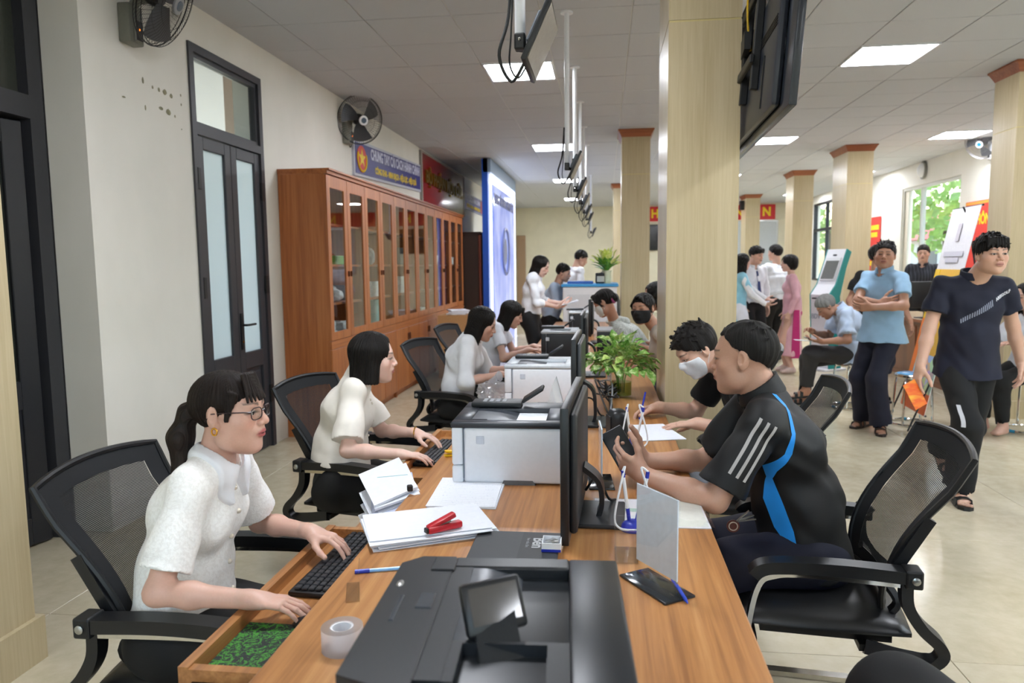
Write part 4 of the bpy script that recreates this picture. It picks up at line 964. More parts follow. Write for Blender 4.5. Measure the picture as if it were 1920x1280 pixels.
M['chiffon'] = cloth('cream_chiffon', 'e7e1d7', .7, 500); M['wblouse'] = cloth('white_blouse', 'e9eaee', .75, 500); M['wtee'] = cloth('white_tshirt', 'dfe2ec', .85); M['wshirt'] = cloth('white_dress_shirt', 'e8ebf2', .7)
M['bpolo'] = cloth('black_sports_polo', '0a0b0e', .6, 900); M['btee'] = cloth('black_tee', '0b0b0d', .85); M['btrs'] = cloth('black_trousers', '0a0b0d', .8); M['ntrs'] = cloth('navy_trousers', '10142a', .75); M['gtrs'] = cloth('charcoal_trousers', '2e2e31', .75)
M['lblue'] = cloth('light_blue_polo', '8fb2cf', .8); M['pblue'] = cloth('pale_blue_shirt', 'b4c6df', .8); M['npolo'] = cloth('navy_polo', '13172b', .8); M['beige'] = cloth('beige_tee', 'ab9f92', .8); M['pinkd'] = cloth('pink_dress', 'dcaab5', .6); M['magenta'] = cloth('magenta_trousers', 'b31d68', .6); M['aqua'] = cloth('aqua_dress', '8cc8dc', .6); M['nshorts'] = cloth('navy_shorts', '1c2138', .8); M['jeans'] = cloth('grey_trousers', '8b919b', .85)
def mat_print():
    t = NT('floral_jacket'); n = t.noise(t.co(), 55, 4, .7, 2); t.bsdf(t.ramp(n, [(.38, '8e948f'), (.5, 'bfc4bf'), (.62, 'd2d5d0')]), .8); return t.end()
M['floral'] = mat_print()
def mat_stripe():
    t = NT('striped_dark_shirt'); w = t.n('TexWave', wave_type='BANDS', bands_direction='X'); t.l(t.co(), w.inputs[0]); w.inputs['Scale'].default_value = 9; t.bsdf(t.ramp(w.outputs[1], [(.75, '191b22'), (.95, '3a3d48')]), .75); return t.end()
M['stripe'] = mat_stripe()
SKIN = {'f': lin((.84, .67, .595))[:3], 'fl': lin((.88, .73, .665))[:3], 'm': lin((.80, .62, .525))[:3], 'ml': lin((.835, .665, .575))[:3], 'd': lin((.71, .525, .43))[:3]}

def ik(a, c, l1, l2, pole):
    a, c = A(a), A(c); d = c-a; L = float(np.linalg.norm(d)); Lm = (l1+l2)*.998
    if L > Lm: c = a+d/L*Lm; d = c-a; L = Lm
    w = d/L; x = (l1*l1-l2*l2+L*L)/(2*L); h = math.sqrt(max(0, l1*l1-x*x)); p = A(pole); p = unit(p-w*(p @ w))
    return a+w*x+p*h, c
def rot_about(v, k, ang):
    v, k = A(v), unit(k); return v*math.cos(ang)+np.cross(k, v)*math.sin(ang)+k*(k @ v)*(1-math.cos(ang))
def hand_prims(fld, w, d, n, right, curl, spread=.12, s=1., thumb=.2, k=.004):
    """w wrist, d finger direction, n palm normal; curl = per finger (index..pinky) bend in radians"""
    w = A(w); d = unit(d); n = A(n); n = unit(n-d*(n @ d)); t = np.cross(d, n) if right else np.cross(n, d)
    kn = w+d*.088*s
    fld.add(ec(w-d*.012*s, w+d*.03*s, (.027*s, .019*s), (.033*s, .017*s), t), .02)
    fld.add(ec(w+d*.025*s, kn-d*.008*s, (.034*s, .0155*s), (.040*s, .0125*s), t), .012)
    fld.add(rc(w+d*.02*s+t*.022*s+n*.008*s, w+d*.05*s+t*.03*s+n*.01*s, .017*s, .013*s), .012)
    tips = []
    for i, (off, b0, ls, r) in enumerate([(.0285, .084, (.042, .026, .021), .0088), (.0095, .089, (.046, .029, .022), .009), (-.0095, .085, (.042, .027, .021), .0086), (-.0275, .075, (.033, .020, .019), .0076)]):
        p = w+d*b0*s+t*off*s; a = 0.; c = curl[i] if hasattr(curl, '__len__') else curl
        dd = unit(d+t*(off/.03)*spread); fr = r*s
        fld.add(rc(p-dd*.02*s, p, fr*1.1, fr*1.08), .006)
        for j, (L, cc) in enumerate(zip(ls, (c*.9, c, c*.7))):
            a += cc; q = dd*math.cos(a)+n*math.sin(a); p2 = p+q*L*s
            fld.add(rc(p, p2, fr*(1.03-.1*j), fr*(.93-.12*j)), k*.6); p = p2
        tips.append(p)
    p = w+d*.028*s+t*.03*s+n*.010*s; q = unit(d*.62+t*(.78-thumb)+n*(.25+thumb*.7))
    for j, (L, r) in enumerate([(.043, .0125), (.033, .0108), (.027, .0095)]):
        p2 = p+q*L*s; fld.add(rc(p, p2, r*s*1.02, r*s*.9), .006 if j else .012); p = p2; q = unit(q+d*.28-t*.10+n*thumb*.25)
    return tips
def head_field(sx, fine=True, ear=True, w=1., jaw=1.):
    h = Fld(); fem = sx == 'f'
    h.add(el((0, -.012, .032), (.0755*w, .095, .082)), .02)
    h.add(el((0, .026, -.03), (.061*w, .060, .08)), .035)
    h.add(el((0, .040, -.07), (.046*w*jaw, .043, .042)), .03)
    h.add(el((0, .066, -.098), (.022*jaw, .021, .017)), .024)
    for s in (-1, 1):
        h.add(el((s*.042*w, .046, -.024), (.027, .028, .026)), .024)
        h.add(el((s*.048*w*jaw, .012, -.066), (.02, .03, .028)), .03)
    h.add(rc((-.034, .072, .026), (.034, .072, .026), .0125, .0125), .02)
    for s in (-1, 1): h.add(el((s*.031, .096, .004), (.017, .015, .0105)), .012, 's')
    h.add(rc((0, .080, .016), (0, .1005, -.018), .0075, .0105), .012)
    h.add(el((0, .1035, -.0245), (.0115, .0105, .0095)), .007)
    for s in (-1, 1): h.add(el((s*.0135, .0945, -.0285), (.0075, .0095, .0075)), .006)
    h.add(el((0, .082, -.052), (.026, .018, .018)), .012)
    if fine:
        h.add(el((0, .0925, -.0530), (.020, .0072, .0052)), .004); h.add(el((0, .0915, -.0632), (.0175, .0078, .0060)), .004)
        h.add(el((0, .104, -.058), (.024, .012, .0012)), .003, 's')
        for s in (-1, 1):
            h.add(el((s*.0075, .100, -.0355), (.0036, .005, .003)), .003, 's')
            h.add(el((s*.031, .0705, .003), (.0165, .0160, .0155)), .006)
            h.add(el((s*.031, .0885, .0028), (.0138, .010, .0040)), .002, 's')
    else:
        h.add(el((0, .092, -.057), (.022, .010, .012)), .006)
        for s in (-1, 1): h.add(el((s*.031, .0705, .003), (.0165, .0150, .0155)), .008)
    if ear:
        for s in (-1, 1):
            c_, s_ = math.cos(.35*s), math.sin(.35*s)
            h.add(el((s*.078*w, -.012, -.002), (.0085, .0185, .031), A(((c_, s_, 0), (-s_, c_, 0), (0, 0, 1)))), .008)
            h.add(el((s*.072*w, -.004, -.024), (.008, .010, .014)), .008)
            h.add(el((s*.088*w, -.006, .003), (.0085, .0105, .019)), .004, 's')
    return h
class Person:
    def __init__(s, name, label, loc, face, sex='f', height=1.6, lod=0, pose=None, head=None, skin='f', group=None):
        """face: heading in degrees, 0 = +X; everything is given in world metres; loc = base point on the floor"""
        s.root = thing(name, label, 'person', loc, 0, group); s.loc = A(loc); s.lod = lod; s.sex = sex; k = s.k = height/1.68; fem = sex == 'f'
        s.lipc = (.64, .27, .28) if fem else (.68, .43, .39)
        s.F = A((math.cos(math.radians(face)), math.sin(math.radians(face)), 0)); s.Lf = A((-s.F[1], s.F[0], 0)); Z = A((0, 0, 1)); s.skin = SKIN[skin]
        p = pose; s.pel = A(p['pel']); lean = math.radians(p.get('lean', 0)); sl = math.radians(p.get('side', 0))
        up = unit(Z*math.cos(lean)+s.F*math.sin(lean)); up = unit(up*math.cos(sl)+s.Lf*math.sin(sl)); s.U = up
        tw = math.radians(p.get('twist', 0)); s.Ax = unit(rot_about(s.Lf, up, tw)); s.Fr = unit(np.cross(s.Ax, up))
        slump = p.get('slump', 0); u0 = unit(up-s.F*slump); u1 = unit(up+s.F*slump)
        s.waist = s.pel+u0*.15*k; s.chest = s.waist+unit(u0+u1)*.18*k; s.nb = s.chest+u1*(.185 if not fem else .175)*k; s.U1 = u1
        sw = (.172 if not fem else .148)*k*p.get('shw', 1); sh = p.get('shrug', 0); fwd = p.get('shfwd', 0)
        s.sh = {q: s.nb-u1*(.045-sh)*k+s.Ax*sw*g+s.Fr*fwd for q, g in (('l', 1), ('r', -1))}
        hd = head or {}
        hy, hp, hr = [math.radians(hd.get(q, 0)) for q in ('yaw', 'pitch', 'roll')]
        hf = unit(rot_about(s.F, Z, hy)); rt = unit(np.cross(hf, Z)); hf2 = unit(hf*math.cos(hp)-Z*math.sin(hp)); hu = unit(np.cross(rt, hf2))
        rt2 = unit(rot_about(rt, hf2, hr)); hu2 = unit(np.cross(rt2, hf2)); s.H = np.stack([rt2, hf2, hu2], 1).astype(F4)
        s.hs = (.96 if fem else 1.)*hd.get('scale', 1.)*(.5+.5*k)
        nd = unit(u1*.75+Z*.25+s.F*hd.get('jut', .12)); s.hc = A(hd['at']) if 'at' in hd else s.nb+nd*.062*k+hu2*.112*s.hs+hf2*.028*s.hs
        la, lf_ = .285*k, .25*k; s.arm = {}
        for q, g in (('l', 1), ('r', -1)):
            a = p.get('arm_'+q) or {'w': s.sh[q]-Z*.5*k+s.F*.04+s.Lf*.06*g}
            pole = a.get('pole', tuple(-Z*.8-s.F*.4+s.Lf*.5*g)); e, w_ = ik(s.sh[q], a['w'], la, lf_, pole)
            s.arm[q] = dict(e=e, w=w_, d=A(a.get('d', unit(w_-e))), n=A(a.get('n', -s.Lf*g)), curl=a.get('curl', .25), spread=a.get('spread', .12), thumb=a.get('thumb', .15))
        s.hip = {q: s.pel-up*.02+s.Lf*.088*k*g for q, g in (('l', 1), ('r', -1))}; s.leg = {}
        for q, g in (('l', 1), ('r', -1)):
            l = p.get('leg_'+q) or {'a': (*(s.pel+s.Lf*.10*g)[:2], .08)}
            kn, an = ik(s.hip[q], l['a'], .43*k, .42*k, l.get('pole', tuple(s.F+Z*.15)))
            s.leg[q] = dict(k=kn, a=an, toe=unit(A(l.get('toe', s.F+s.Lf*.15*g))))
    # primitive groups ---------------------------------------------------------
    def torso(s, f, i=0., k=.05, bust=True):
        q = s.k; fem = s.sex == 'f'
        a = ((.152, .102), (.116, .086), (.134, .092), (.098, .058)) if fem else ((.142, .100), (.130, .096), (.152, .102), (.120, .066))
        a = [((x*q+i)*s.build, (y*q+i)*s.build) for x, y in a]
        f.add(ec(s.pel-s.U*.04*q, s.waist, a[0], a[1], s.Lf), k); f.add(ec(s.waist, s.chest, a[1], a[2], s.Lf*.5+s.Ax*.5), k); f.add(ec(s.chest, s.nb-s.U1*.065*q, a[2], a[3], s.Ax), k)
        for g in ('l', 'r'): f.add(rc(s.nb-s.U1*.022*q, s.sh[g]-s.U1*.004, .036*q+i, .036*q+i), k*.7)
        for g, sg in (('l', 1), ('r', -1)): f.add(rc(s.chest+s.Ax*.075*q*sg+s.U1*.03*q, s.sh[g]-s.Ax*.02*sg*q-s.U1*.02*q, .07*q+i, .036*q+i), k)
        if fem and bust:
            for g in (-1, 1): f.add(el(s.chest+s.Fr*.068*q+s.Ax*.066*q*g-s.U1*.01*q, (.048*q+i,)*3), .05)
        if not fem: f.add(el(s.waist+s.F*.03*q, (.105*q+i, .095*q+i, .105*q+i)), .06)
        return f
    build = 1.0
    def upper(s, f, g, i=0., k=.03, r0=None, r1=None):
        fem = s.sex == 'f'; q = s.k; r0 = r0 or (.039 if fem else .047)*q; r1 = r1 or (.032 if fem else .038)*q
        f.add(rc(s.sh[g], s.arm[g]['e'], r0+i, r1+i), k); return f
    def fore(s, f, g, i=0., k=.02):
        fem = s.sex == 'f'; q = s.k; a = s.arm[g]; r1 = (.032 if fem else .0385)*q; r2 = (.0225 if fem else .027)*q
        e, w = a['e'], a['w']; f.add(rc(e, e+(w-e)*.35, r1+i, r1*1.02+i), k); f.add(rc(e+(w-e)*.35, w, r1*.98+i, r2+i), k); return f
    def legs(s, f, i=0., k=.03, hem=1.0, thin=1.):
        q = s.k
        for g in ('l', 'r'):
            L = s.leg[g]; f.add(rc(s.hip[g], L['k'], .080*q*thin+i, .060*q*thin+i), k); an = L['k']+(L['a']-L['k'])*hem
            f.add(rc(L['k'], an, .060*q*thin+i, (.060-.022*hem)*q*thin+i), k)
            if i == 0:
                m = L['k']+(L['a']-L['k'])*.3; back = unit(np.cross(np.cross(L['a']-L['k'], L['toe']), L['a']-L['k'])); f.add(el(m-back*.018*q, (.045*q,)*3), .05)
        return f
    def foot(s, f):
        q = s.k
        for g in ('l', 'r'):
            L = s.leg[g]; t = L['toe']; sd = np.cross(t, A((0, 0, 1))); a = L['a']
            f.add(ec(a-t*.035*q-A((0, 0, .045*q)), a+t*.11*q-A((0, 0, .055*q)), (.030*q, .030*q), (.042*q, .020*q), sd), .03); f.add(rc(a, a+t*.06*q-A((0, 0, .035*q)), .036*q, .030*q), .03)
            if s.lod < 2:
                for j in range(5): f.add(el(a+t*(.165-.010*j)*q+sd*(.026-.0135*j)*q*(1 if g == 'l' else -1)-A((0, 0, .064*q)), (.0115*q,)*3), .006)
        return f
    # body ---------------------------------------------------------------------
    def make_body(s, feet=True, headkw=None):
        s.hl = head_field(s.sex, s.lod == 0, True, **(headkw or {})); f = Fld(); q = s.k; fem = s.sex == 'f'
        s.torso(f, -.008, bust=True); s.legs(f)
        if feet: s.foot(f)
        for g in ('l', 'r'):
            s.upper(f, g); s.fore(f, g)
        nr = (.047 if fem else .056)*q
        up = s.H[:, 2]; top = s.hc-s.H[:, 1]*.022*s.hs-up*.045*s.hs
        f.add(rc(s.nb-s.U1*.035*q, top, nr*1.12, nr), .03)
        hc, H, hs = s.hc, s.H, s.hs
        f.add((lambda P: s.hl((P-hc) @ H/F4(hs))*F4(hs), hc, .14*hs), .014)
        for g in ('l', 'r'):
            a = s.arm[g]; hand_prims(f, a['w'], a['d'], a['n'], g == 'r', a['curl'], a['spread'], (.9 if fem else 1.)*q, a['thumb'])
        s.body = f
        pts = np.stack([s.hc+A((0, 0, .14)), s.hc, s.pel]+[s.sh[g] for g in 'lr']+[s.arm[g][j] for g in 'lr' for j in 'ew']+[s.arm[g]['w']+unit(s.arm[g]['d'])*.2 for g in 'lr']+[s.leg[g][j] for g in 'lr' for j in 'ka']+[s.leg[g]['a']+s.leg[g]['toe']*.18-A((0, 0, .07)) for g in 'lr'])
        s.lo = pts.min(0)-.16; s.hi = pts.max(0)+.16; s.lo[2] = max(s.lo[2], -.01)
        vb, vh, vf = [(.0115, .0031, .0029), (.015, .0052, .0056), (.02, .0075, .0085)][s.lod]
        fine = [(s.hc-A((.135, .135, .15))*s.hs, s.hc+A((.135, .135, .145))*s.hs, vh)]
        for g in ('l', 'r'):
            a = s.arm[g]; c = a['w']+unit(a['d'])*.085*q; fine.append((c-.125*q, c+.125*q, vf))
        o = mesh_from(multires(f, s.lo, s.hi, vb, fine), 'body', 'skin', s.loc, s.root, s.colour)
        if s.lod == 0: s.eyes()
        return o
    lipc = (.62, .25, .26); browc = (.05, .04, .035); shave = None
    def colour(s, P):
        q = (P-s.hc) @ s.H/F4(s.hs); c = np.tile(A(s.skin), (len(P), 1)); x, y, z = q.T; ax = np.abs(x); inh = (np.abs(q) < .16).all(1)
        def mix(m, col): c[:] = c*(1-m[:, None])+A(col)*m[:, None]
        sst = lambda a, b, v: np.clip((v-a)/(b-a), 0, 1)
        red = A(s.skin)*A((1.02, .80, .76)); ch = np.exp(-(((ax-.042)/.022)**2+((z+.022)/.02)**2))*(y > .02)*inh*.5; mix(ch.astype(F4), red)
        ns = np.exp(-((x/.016)**2+((z+.024)/.014)**2))*(y > .09)*inh*.45; mix(ns.astype(F4), red)
        if s.lips:
            lp_ = sst(1.25, .85, np.sqrt((x/.022)**2+((z+.058)/(.0118))**2))*(y > .083)*inh; mix(lp_.astype(F4)*.85, lin(s.lipc)[:3])
            ml = sst(1.3, .7, np.sqrt((x/.022)**2+((z+.058)/.0018)**2))*(y > .083)*inh; mix(ml.astype(F4)*.75, (.06, .015, .015))
        bt = np.clip((ax-.012)/.038, 0, 1); bz = .0255+.005*np.sin(bt*2.2); br = sst(1.3, .6, np.abs(z-bz)/(.0042*(1.15-.5*bt)))*((ax > .011) & (ax < .053) & (y > .04))*inh; mix((br*.8).astype(F4), s.browc)
        ex, ez = (ax-.031)/.0150, (z-.0028)/.0048; e = np.sqrt(ex**2+ez**2)
        if s.lod == 0:
            la_ = sst(1.65, 1.05, e)*(z > .0005)*(y > .055)*inh; mix((la_*.88).astype(F4), (.012, .009, .008)); lb_ = sst(1.35, 1.0, e)*(z <= .0005)*(y > .055)*inh; mix((lb_*.5).astype(F4), (.10, .05, .04))
        else:
            w_ = sst(1.5, .8, e)*(y > .055)*inh; mix((w_*.9).astype(F4), (.025, .018, .016)); nn = sst(1.3, .6, np.sqrt(((ax-.0075)/.005)**2+((z+.0345)/.0035)**2))*(y > .085)*inh; mix((nn*.6).astype(F4), (.06, .025, .02))
        if s.scalp is not None:
            hl_ = s.hairline(q); mix((sst(-.004, .006, hl_)*inh*(ax < .0765)*.93).astype(F4), s.scalp)
        return c
    scalp = None; lips = True; hl_up = 0.; recede = 0.; look = None
    def hairline(s, q):
        """>0 where hair grows (short hair)"""
        x, y, z = q.T; ax = np.abs(x)
        d = (-(y-.086)*.137+(z-.063-s.hl_up-s.recede*np.exp(-((ax-.045)/.022)**2)-.3*s.recede)*.173)/.2207
        return np.where((ax > .06) & (y > -.002) & (z < .02), np.minimum(d, (-(y-.022)+.0)*1.0), d)
    def eyes(s):
        E = NT('eye'); 
        for g in (-1, 1):
            c = s.hc+s.H @ (A((g*.031, .0712, .003))*s.hs); dirn = V(s.look) if s.look is not None else V(s.H[:, 1].tolist())
            T = Matrix.Translation(V((c-s.loc).tolist())) @ dirn.to_track_quat('Z', 'Y').to_matrix().to_4x4()
            mb = MB(); r = .0148*s.hs
            prof = [(r*math.sin(a), r*math.cos(a)) for a in np.radians([180, 150, 120, 100, 80, 60, 45, 35, 29])]; mb.lathe(prof, 16, T, False)
            mb.m(1).lathe([(r*math.sin(a), r*math.cos(a)) for a in np.radians([29, 22, 13])], 16, T, False); mb.m(2).lathe([(r*math.sin(a), r*math.cos(a)) for a in np.radians([13, 6, .01])], 16, T, False)
            mb.build('eye', [EYEW, EYEI, EYEP], s.root, True)
    # clothes --------------------------------------------------------------------
    def folds(s, amp, sc=1., seed=0):
        rr = np.random.RandomState(seed+3); ks = [(unit(rr.randn(3))*rr.uniform(22, 60)*sc, unit(rr.randn(3))*rr.uniform(10, 26)*sc, rr.uniform(0, 6)) for _ in range(5)]
        def fn(P):
            o = np.zeros(len(P), F4)
            for a, b, ph in ks: o += np.sin(P @ A(a)+2.2*np.sin(P @ A(b)+ph)+ph)
            return (-amp*.45*o).astype(F4)
        return fn
    def garment(s, name, f, mat, v, lo=None, hi=None, colfn=None):
        q = nets(f, s.lo if lo is None else lo, s.hi if hi is None else hi, v)
        return mesh_from([q], name, mat, s.loc, s.root, colfn)
    def shirt(s, mat, sleeve=.6, ease=.014, hem=-.02, flare=.012, neck=.062, vneck=.0, name='shirt', fold=.0035, seed=0, cuffr=0., hemflare=0., belly=0., slb=0.):
        f = Fld(); q = s.k; s.torso(f, ease, .05)
        if hemflare:
            f.add(ec(s.waist, s.pel-s.U*.10*q, (.13*q+ease, .105*q+ease), (.165*q+ease+hemflare, .125*q+ease+hemflare), s.Lf), .05)
        if belly: f.add(el(s.waist+s.F*.05, (.12, .12, .11)), .06)
        f.cut(s.pel+s.U*hem, -s.U, .006)
        fem = s.sex == 'f'
        for g in ('l', 'r'):
            a = s.arm[g]; e, w = a['e'], a['w']; sl_ = Fld(); r0 = (.040 if fem else .048)*q+ease*.55; up = unit(e-s.sh[g])
            if sleeve <= 1:
                end = s.sh[g]+(e-s.sh[g])*sleeve; sl_.add(rc(s.sh[g]-up*.005, end+up*.03, r0, r0-.004+flare), .02); n_ = up
                if slb: sl_.add(el(s.sh[g]+(e-s.sh[g])*sleeve*.62, (r0+slb,)*3), .04)
            else:
                end = e+(w-e)*(sleeve-1); n_ = unit(w-e); sl_.add(rc(s.sh[g]-up*.01, e, r0, r0-.001+slb), .02); fa_ = Fld(); fa_.add(rc(e, end+n_*.03, r0-.001+slb, (.028 if fem else .034)*q+flare), .02); fa_.cut(end, n_, .003); sl_.add(fa_.prim((e+end)/2, float(np.linalg.norm(end-e))/2+.09), .02)
            if cuffr: sl_.add(rc(end-n_*.05, end+n_*.03, r0-.004+flare+cuffr, r0-.006+flare+cuffr), .008)
            sl_.noise(s.folds(fold*.5, 1.2, seed+5))
            if sleeve <= 1: sl_.cut(end, n_, .003)
            f.add(sl_.prim((s.sh[g]+end)/2, float(np.linalg.norm(end-s.sh[g]))/2+.13), .02)
        f.noise(s.folds(fold, 1., seed))
        top = s.nb+s.U1*.06*q+s.F*.01
        f.add(rc(s.nb-s.U1*.02+s.Fr*.004, top+s.U1*.12, neck*q, neck*q*1.15), .006, 's')
        if vneck: f.add(rc(s.nb+s.Fr*.07*q-s.U1*.0, s.nb+s.Fr*(.105*q)-s.U1*vneck, .038*q, .008), .006, 's')
        s.shf = f; v = [.0072, .0115, .016][s.lod]
        o = s.garment(name, f, mat, v); s.sho = o; return o
    def collar(s, mat, h=.028, name='collar', w=.008, gap=True, tilt=.25):
        f = Fld(); q = s.k; ax_ = unit(s.U1+s.F*-.05); c = s.nb+s.U1*.018; r = (.050 if s.sex == 'f' else .060)*q
        f.add(rc(c-ax_*.02, c+ax_*h, r+.018, r+.004+w), .01); f.cut(c+ax_*h+s.F*0, ax_-s.F*tilt*-1, .002); f.cut(c-ax_*.03, -ax_, .004)
        f.add(rc(c-ax_*.1, c+ax_*.12, r+.012-w, r-w+.002), .002, 's')
        if gap: f.add(rc(c+s.F*r*1.2-ax_*.05, c+s.F*r*1.2+ax_*.06, .012, .028), .004, 's')
        return s.garment(name, f, mat, .0045 if s.lod == 0 else .007, c-.13, c+.13)
    def trousers(s, mat, ease=.016, hem=.97, waist=.12, name='trousers', fold=.004, thin=1.0, seed=0, flare=0.):
        f = Fld(); q = s.k; s.legs(f, ease, .04, hem, thin)
        if flare:
            for g in 'lr': f.add(rc(s.leg[g]['k'], s.leg[g]['k']+(s.leg[g]['a']-s.leg[g]['k'])*hem, .06*q+ease, .05*q+ease+flare), .03)
        tk = Fld(); tk.add(ec(s.pel-s.U*.05*q, s.waist, (.140*q+ease*.3, .098*q+ease*.3), (.122*q+ease*.3, .090*q+ease*.3), s.Lf), .04)
        for g in (-1, 1): tk.add(el(s.pel-s.F*.045+s.Lf*.07*g*q-s.U*.04, (.078*q+ease*.3,)*3), .05)
        tk.cut(s.pel+s.U*waist*q, s.U, .004); f.add(tk.prim(s.pel+s.U*.05, .3), .04); f.noise(s.folds(fold, .8, seed+9))
        for g in 'lr':
            L = s.leg[g]; n_ = unit(L['a']-L['k']); end = L['k']+(L['a']-L['k'])*hem
            if hem < 1.2: f.add(rc(end+n_*.05, end+n_*.13, .09, .09), .004, 's')
        return s.garment(name, f, mat, [.011, .013, .018][s.lod])
    # hair -----------------------------------------------------------------------
    def hair(s, fn, mat='hair', v=None, extra_lo=0., groove=.0022, name='hair', freq=38):
        """fn(field) adds primitives in head-local metres"""
        h = Fld(); fn(h); hc, H, hs = s.hc, s.H, s.hs
        def gr(q):
            th = np.arctan2(q[:, 0], q[:, 1]+.015); return (groove*np.sin(th*freq+3*np.sin(th*7)+2*np.sin(q[:, 2]*20))).astype(F4)
        f = lambda P: h((P-hc) @ H/F4(hs))*F4(hs)+gr((P-hc) @ H)
        lo = s.hc-A((.17, .17, .17+extra_lo)); hi = s.hc+A((.17, .17, .17))
        q = nets(f, lo, hi, v or [.0036, .0062, .010][s.lod])
        att = lambda P: (lambda u: np.stack([np.arctan2(u[:, 0], u[:, 1]+.015)*.35, u[:, 2]+u[:, 1]*.3, np.zeros(len(u))], 1))((P-hc) @ H)
        return mesh_from([q], name, mat, s.loc, s.root, None, True, att)
    def short_hair(s, mat='hairshort', thick=.012, top=.012, rough=.003, fringe=0., tufts=0, tl=.02, comb=(.3, .6, .2), seed=1):
        s_ = s
        def fn(h):
            h.add(el((0, -.013, .034), (.0765+thick, .0965+thick, .083+top)), .01)
            if fringe: h.add(ec((-.045, .078, .066), (.045, .078, .066), (.02, .026), (.02, .026), (0, 1, 0)), .02)
            h.p.append((lambda q: -s_.hairline(q)+(0 if not fringe else -fringe*np.exp(-(q[:, 0]/.055)**2)*(q[:, 1] > .03)), A((0, 0, 0)), 9., .008, 'i'))
            rt_ = np.random.RandomState(seed)
            for _ in range(tufts):
                n_ = unit((rt_.uniform(-1, 1), rt_.uniform(-1, .95), rt_.uniform(.25, 1))); c_ = A((0, -.013, .034))+n_*A((.0765+thick, .0965+thick, .083+top))*.97
                if float(s_.hairline(c_[None])[0]) < .004: continue
                dd = unit(n_*.55+A(comb)*rt_.uniform(.5, 1.3)+rt_.randn(3)*.22); h.add(rc(c_-dd*.01, c_+dd*tl*rt_.uniform(.6, 1.2), .0075, .0022), .006)
            h.noise(lambda q: (rough*(np.sin(q[:, 0]*230+2*np.sin(q[:, 1]*40))*np.sin(q[:, 1]*60+1.3)+.6*np.sin(q[:, 0]*90+q[:, 1]*130+q[:, 2]*50))).astype(F4))
        s.scalp = lin((.10, .085, .075))[:3] if mat != 'hairgrey' else lin((.42, .38, .35))[:3]
        return s.hair(fn, mat, None, 0., .0003, freq=57)
    def loc_at(s, x, y, z):
        return s.hc+s.H @ (A((x, y, z))*s.hs)
EYEW = plain('d9d2ca', .15); EYEI = plain('1e130d', .08); EYEP = plain('060505', .05)
def decal(o, polys, origin, xd, yd, mat, name, parent, off=.0015, n=6, reach=.4):
    """flat shapes (quads in uv metres) pressed onto a garment along -z of the frame (xd, yd)"""
    me = o.data; bvh = BVHTree.FromPolygons([v.co[:] for v in me.vertices], [p.vertices[:] for p in me.polygons]); xd, yd = V(unit(xd).tolist()), V(unit(yd).tolist()); zd = xd.cross(yd).normalized(); og = V(origin)
    objs = []
    for quad in polys:
        mb = MB(); a, b, c, d = [V((p[0], p[1], 0)) for p in quad]; nu = max(1, int(max((b-a).length, (c-d).length)/.012)); nv = max(1, int(max((d-a).length, (c-b).length)/.012)); ok = True
        def f(u, v):
            p = (a*(1-u)+b*u)*(1-v)+(d*(1-u)+c*u)*v; w = og+xd*p.x+yd*p.y+zd*reach*.5
            hit = bvh.ray_cast(w, -zd, reach)
            if hit[0] is None: return None
            return hit[0]+hit[1]*off
        pts = [f(i/nu, j/nv) for i in range(nu+1) for j in range(nv+1)]
        fs = [(i*(nv+1)+j, (i+1)*(nv+1)+j, (i+1)*(nv+1)+j+1, i*(nv+1)+j+1) for i in range(nu) for j in range(nv)]
        fs = [q for q in fs if all(pts[k] is not None for k in q)]
        if not fs: continue
        mb.add([p if p is not None else V((0, 0, 0)) for p in pts], fs)
        ob = mb.build(name, mat, parent, True, 80); objs.append(ob)
    return objs
# ================================================================== THE PEOPLE
def hair_long(P, length=.24, side=.022, front=.02, mat='hair', part=True, fringe=False, wide=1.0, flat=None, back=.035):
    """shoulder length hair; length measured down from the ear"""
    def fn(h):
        h.add(el((0, -.014, .036), (.086, .106, .091)), .01)
        h.add(ec((0, -.062, .03), (0, -.07, -length+.02), (.074*wide, back+.012), (.072*wide, back), (1, 0, 0)), .03)
        for s in (-1, 1): h.add(ec((s*.068, -.014, .04), (s*.074*wide, -.008, -length+.015), (side, .052), (side*.9, .042), (1, 0, 0)), .025)
        # open the face
        h.add(ec((0, .14, .055), (0, .13, -length-.1), (.052, .092), (.064, .09), (1, 0, 0)), .012, 's')
        if fringe:
            for x in (-.03, -.012, .008, .028): h.add(rc((x*.8, .078, .085), (x*1.15, .097, .028), .014, .008), .008)
        h.p.append((lambda q: -(q[:, 2]+(length if flat is None else flat)), A((0, 0, 0)), 9., .012, 'i'))
    return P.hair(fn, mat, None, max(0, length-.12), .0012, freq=55)
